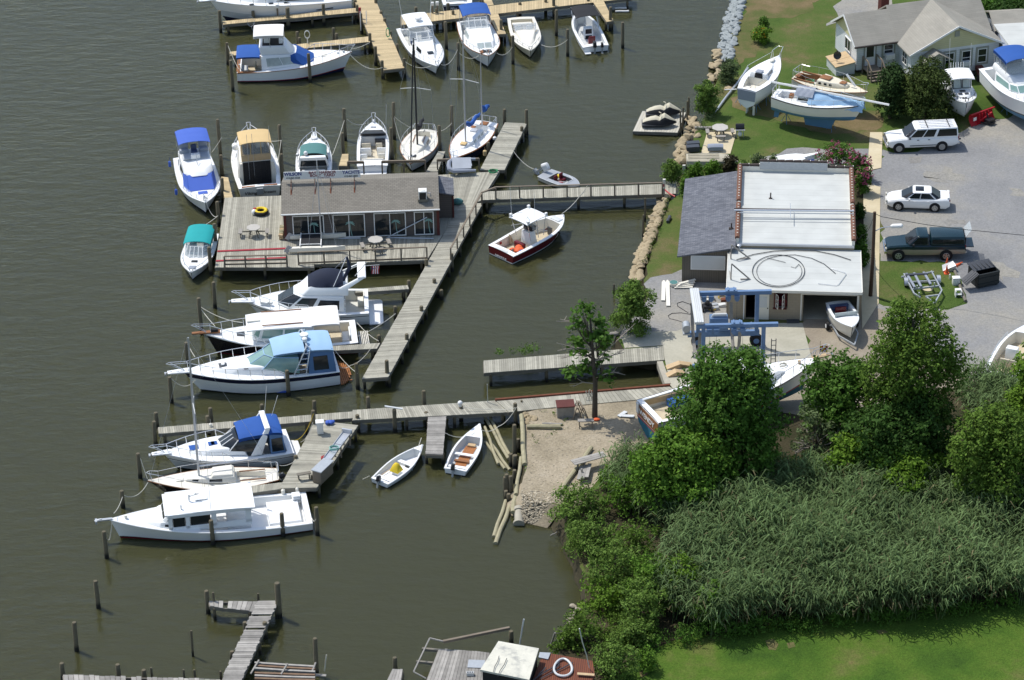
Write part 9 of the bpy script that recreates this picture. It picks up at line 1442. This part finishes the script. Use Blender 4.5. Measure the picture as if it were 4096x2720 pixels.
# reeds: thousands of stems, one mass
def reeds(name,label,v,poly,den,hm,seed,m=('reed','reed_dry'),z=LZ):
    R=np.random.default_rng(seed);P=np.array([(q.x,q.y) for q in gl(v,poly,z)]);lo,hi=P.min(0),P.max(0);N=int((hi-lo).prod()*den);X=lo+(hi-lo)*R.random((N,2));ins=np.zeros(N,bool);j=len(P)-1
    for i in range(len(P)):
        a,b=P[i],P[j];c=((a[1]>X[:,1])!=(b[1]>X[:,1]))&(X[:,0]<(b[0]-a[0])*(X[:,1]-a[1])/(b[1]-a[1]+1e-12)+a[0]);ins^=c;j=i
    X=X[ins];n=len(X);h=hm*(.78+.30*R.random(n)+.13*np.sin(X[:,0]*.8)*np.cos(X[:,1]*.7+1)+.10*np.sin(X[:,0]*.31+X[:,1]*.5));lean=R.normal(size=(n,2))*.12+np.array([.10,-.02]);K=11;Vs=[];
    top=np.concatenate([X+lean*h[:,None],(z+h)[:,None]],1);bot=np.concatenate([X,np.full((n,1),z-.1)],1);wd=.022
    side=np.concatenate([np.cos(R.random((n,1))*6),np.sin(R.random((n,1))*6),np.zeros((n,1))],1)*wd;Vs.append(np.stack([bot-side,bot+side,top+side*.5,top-side*.5],1).reshape(-1,3))
    for k in range(K):
        f=.38+.62*(k+R.random(n))/K;a=R.normal(size=n)*1.25-.5+np.pi*(R.random(n)<.22);L=(.46+.34*R.random(n))*(1.1-.25*f)*hm/2.6*1.15;o=bot+(top-bot)*f[:,None];d=np.stack([np.cos(a),np.sin(a),np.zeros(n)],1);s=np.stack([-np.sin(a),np.cos(a),R.uniform(-.5,.5,n)],1)*(.025+.018*R.random(n))[:,None]
        e=np.array([0,0,1.]);rise=(1.15-.6*R.random(n))[:,None];m1=o+d*L[:,None]*.5+e*L[:,None]*.5*rise;tp=o+d*L[:,None]*1.0+e*L[:,None]*(rise*.35-.15);Vs.append(np.stack([o-s*.6,o+s*.6,m1+s,m1-s],1).reshape(-1,3));Vs.append(np.stack([m1-s,m1+s,tp+s*.15,tp-s*.15],1).reshape(-1,3))
    V=np.concatenate(Vs);F=np.arange(len(V)).reshape(-1,4);o=npmesh(name,V,F,list(m));mi=np.zeros(len(F),np.int32);mi[:n][R.random(n)<.12]=1;mi[n:5*n][R.random(4*n)<.4]=1;mi[R.random(len(F))<.02]=1;o.data.polygons.foreach_set('material_index',mi);return tag(o,label,'reeds',kind='stuff')
reeds('reed_bed','tall grey green reed bed filling the ground between the trees and the lawn','W',[(1560,1250),(1640,1195),(1760,1190),(1850,1140),(1960,1150),(2100,1165),(2220,1190),(2380,1190),(2480,1230),(2480,1400),(2361,1398),(2150,1432),(1950,1440),(1760,1452),(1640,1475),(1560,1450),(1500,1400),(1520,1330)],12,3.05,5)
reeds('reed_bed','smaller reed stand along the sand between the beach shrubs and the round tree','W',[(1385,1150),(1395,1100),(1440,1075),(1480,1070),(1500,1120),(1530,1200),(1600,1235),(1540,1270),(1480,1210),(1430,1190)],10,2.4,6)
reeds('reed_bed','reed stand behind the right trees by the gravel lot','W',[(2205,960),(2215,900),(2300,895),(2345,930),(2350,1010),(2250,1020)],10,2.5,7);reeds('reed_bed','dark reeds in the shade under the big trees','W',[(1600,1130),(1700,1120),(1880,1100),(1960,1120),(1860,1150),(1760,1200),(1640,1205)],9,2.2,8)
# ragged weeds and tall grass
def weeds(name,label,v,pts,w,n,s,m,seed,h=.5,z=LZ):
    R=random.Random(seed);lb=[]
    W3=[g(v,x,y,z) for x,y in pts];o=W3[0]
    for i in range(len(W3)-1):
        k=max(1,int((W3[i+1]-W3[i]).length/(w*.9)))
        for j in range(k): q=W3[i].lerp(W3[i+1],(j+R.random())/k)-o;ww=w*R.uniform(.5,1.2);lb.append((q.x+R.uniform(-w,w)*.4,q.y+R.uniform(-w,w)*.4,h*R.uniform(.2,.5),ww,ww,h*R.uniform(.5,1.1)))
    V,F=leaves(lb,n,s,seed,.4,.2,.2);return tag(npmesh(name,V,F,m,None,tuple(o)),label,'weeds',kind='stuff')
weeds('weeds','low mixed weeds along the lower edge of the reeds by the lawn','W',[(1490,1490),(1600,1470),(1700,1465),(1850,1448),(1960,1440),(2080,1425),(2200,1410),(2361,1395)],.8,9000,.085,'leaf_mid',3,.8)
weeds('weeds','low growth among the shrubs of the bushy shore','W',[(1330,1250),(1400,1300),(1450,1380),(1430,1440),(1380,1470),(1420,1500),(1500,1470)],1.6,9000,.085,'leaf_olive',4,.9,.6);weeds('weeds','weeds under the trees along the dirt lot','W',[(1740,1120),(1840,1070),(1940,1050),(2060,1030),(2180,1040),(2280,1080),(2180,1150),(2050,1130),(1900,1110)],1.5,16000,.09,'leaf_dark',5,.9)
weeds('weeds','weeds growing between the rocks and shrubs of the upper bank','C',[(960,690),(900,800),(860,900),(780,1000),(700,1250),(640,1340),(560,1480)],.5,1500,.06,'leaf_grey',6,.4);weeds('weeds','weeds at the water edge below the pier ramp','W',[(1150,822),(1200,815),(1250,812)],.5,500,.07,'leaf_bright',9,.5,.6);weeds('weeds','weeds around the shrubs behind the lean-to','I',[(330,520),(450,470),(620,450),(800,440),(960,400),(1200,395)],.6,2200,.07,'leaf_mid',10,.5)
weeds('weeds','sparse dry weeds on the sand','N',[(1990,300),(2100,320),(2260,380),(2000,580),(1890,480)],.15,260,.05,'leaf_olive',11,.2)
weeds('grass_tufts','rough grass along the shore wall','H',[(2220,400),(2150,600),(2080,800),(2000,1000),(1930,1180)],.25,900,.05,'grassblade',12,.2);weeds('weeds','weeds along the sandy edge of the reeds','W',[(1400,1105),(1470,1065),(1540,1050),(1640,1015),(1700,985)],.5,2200,.08,'leaf_mid',14,.7)
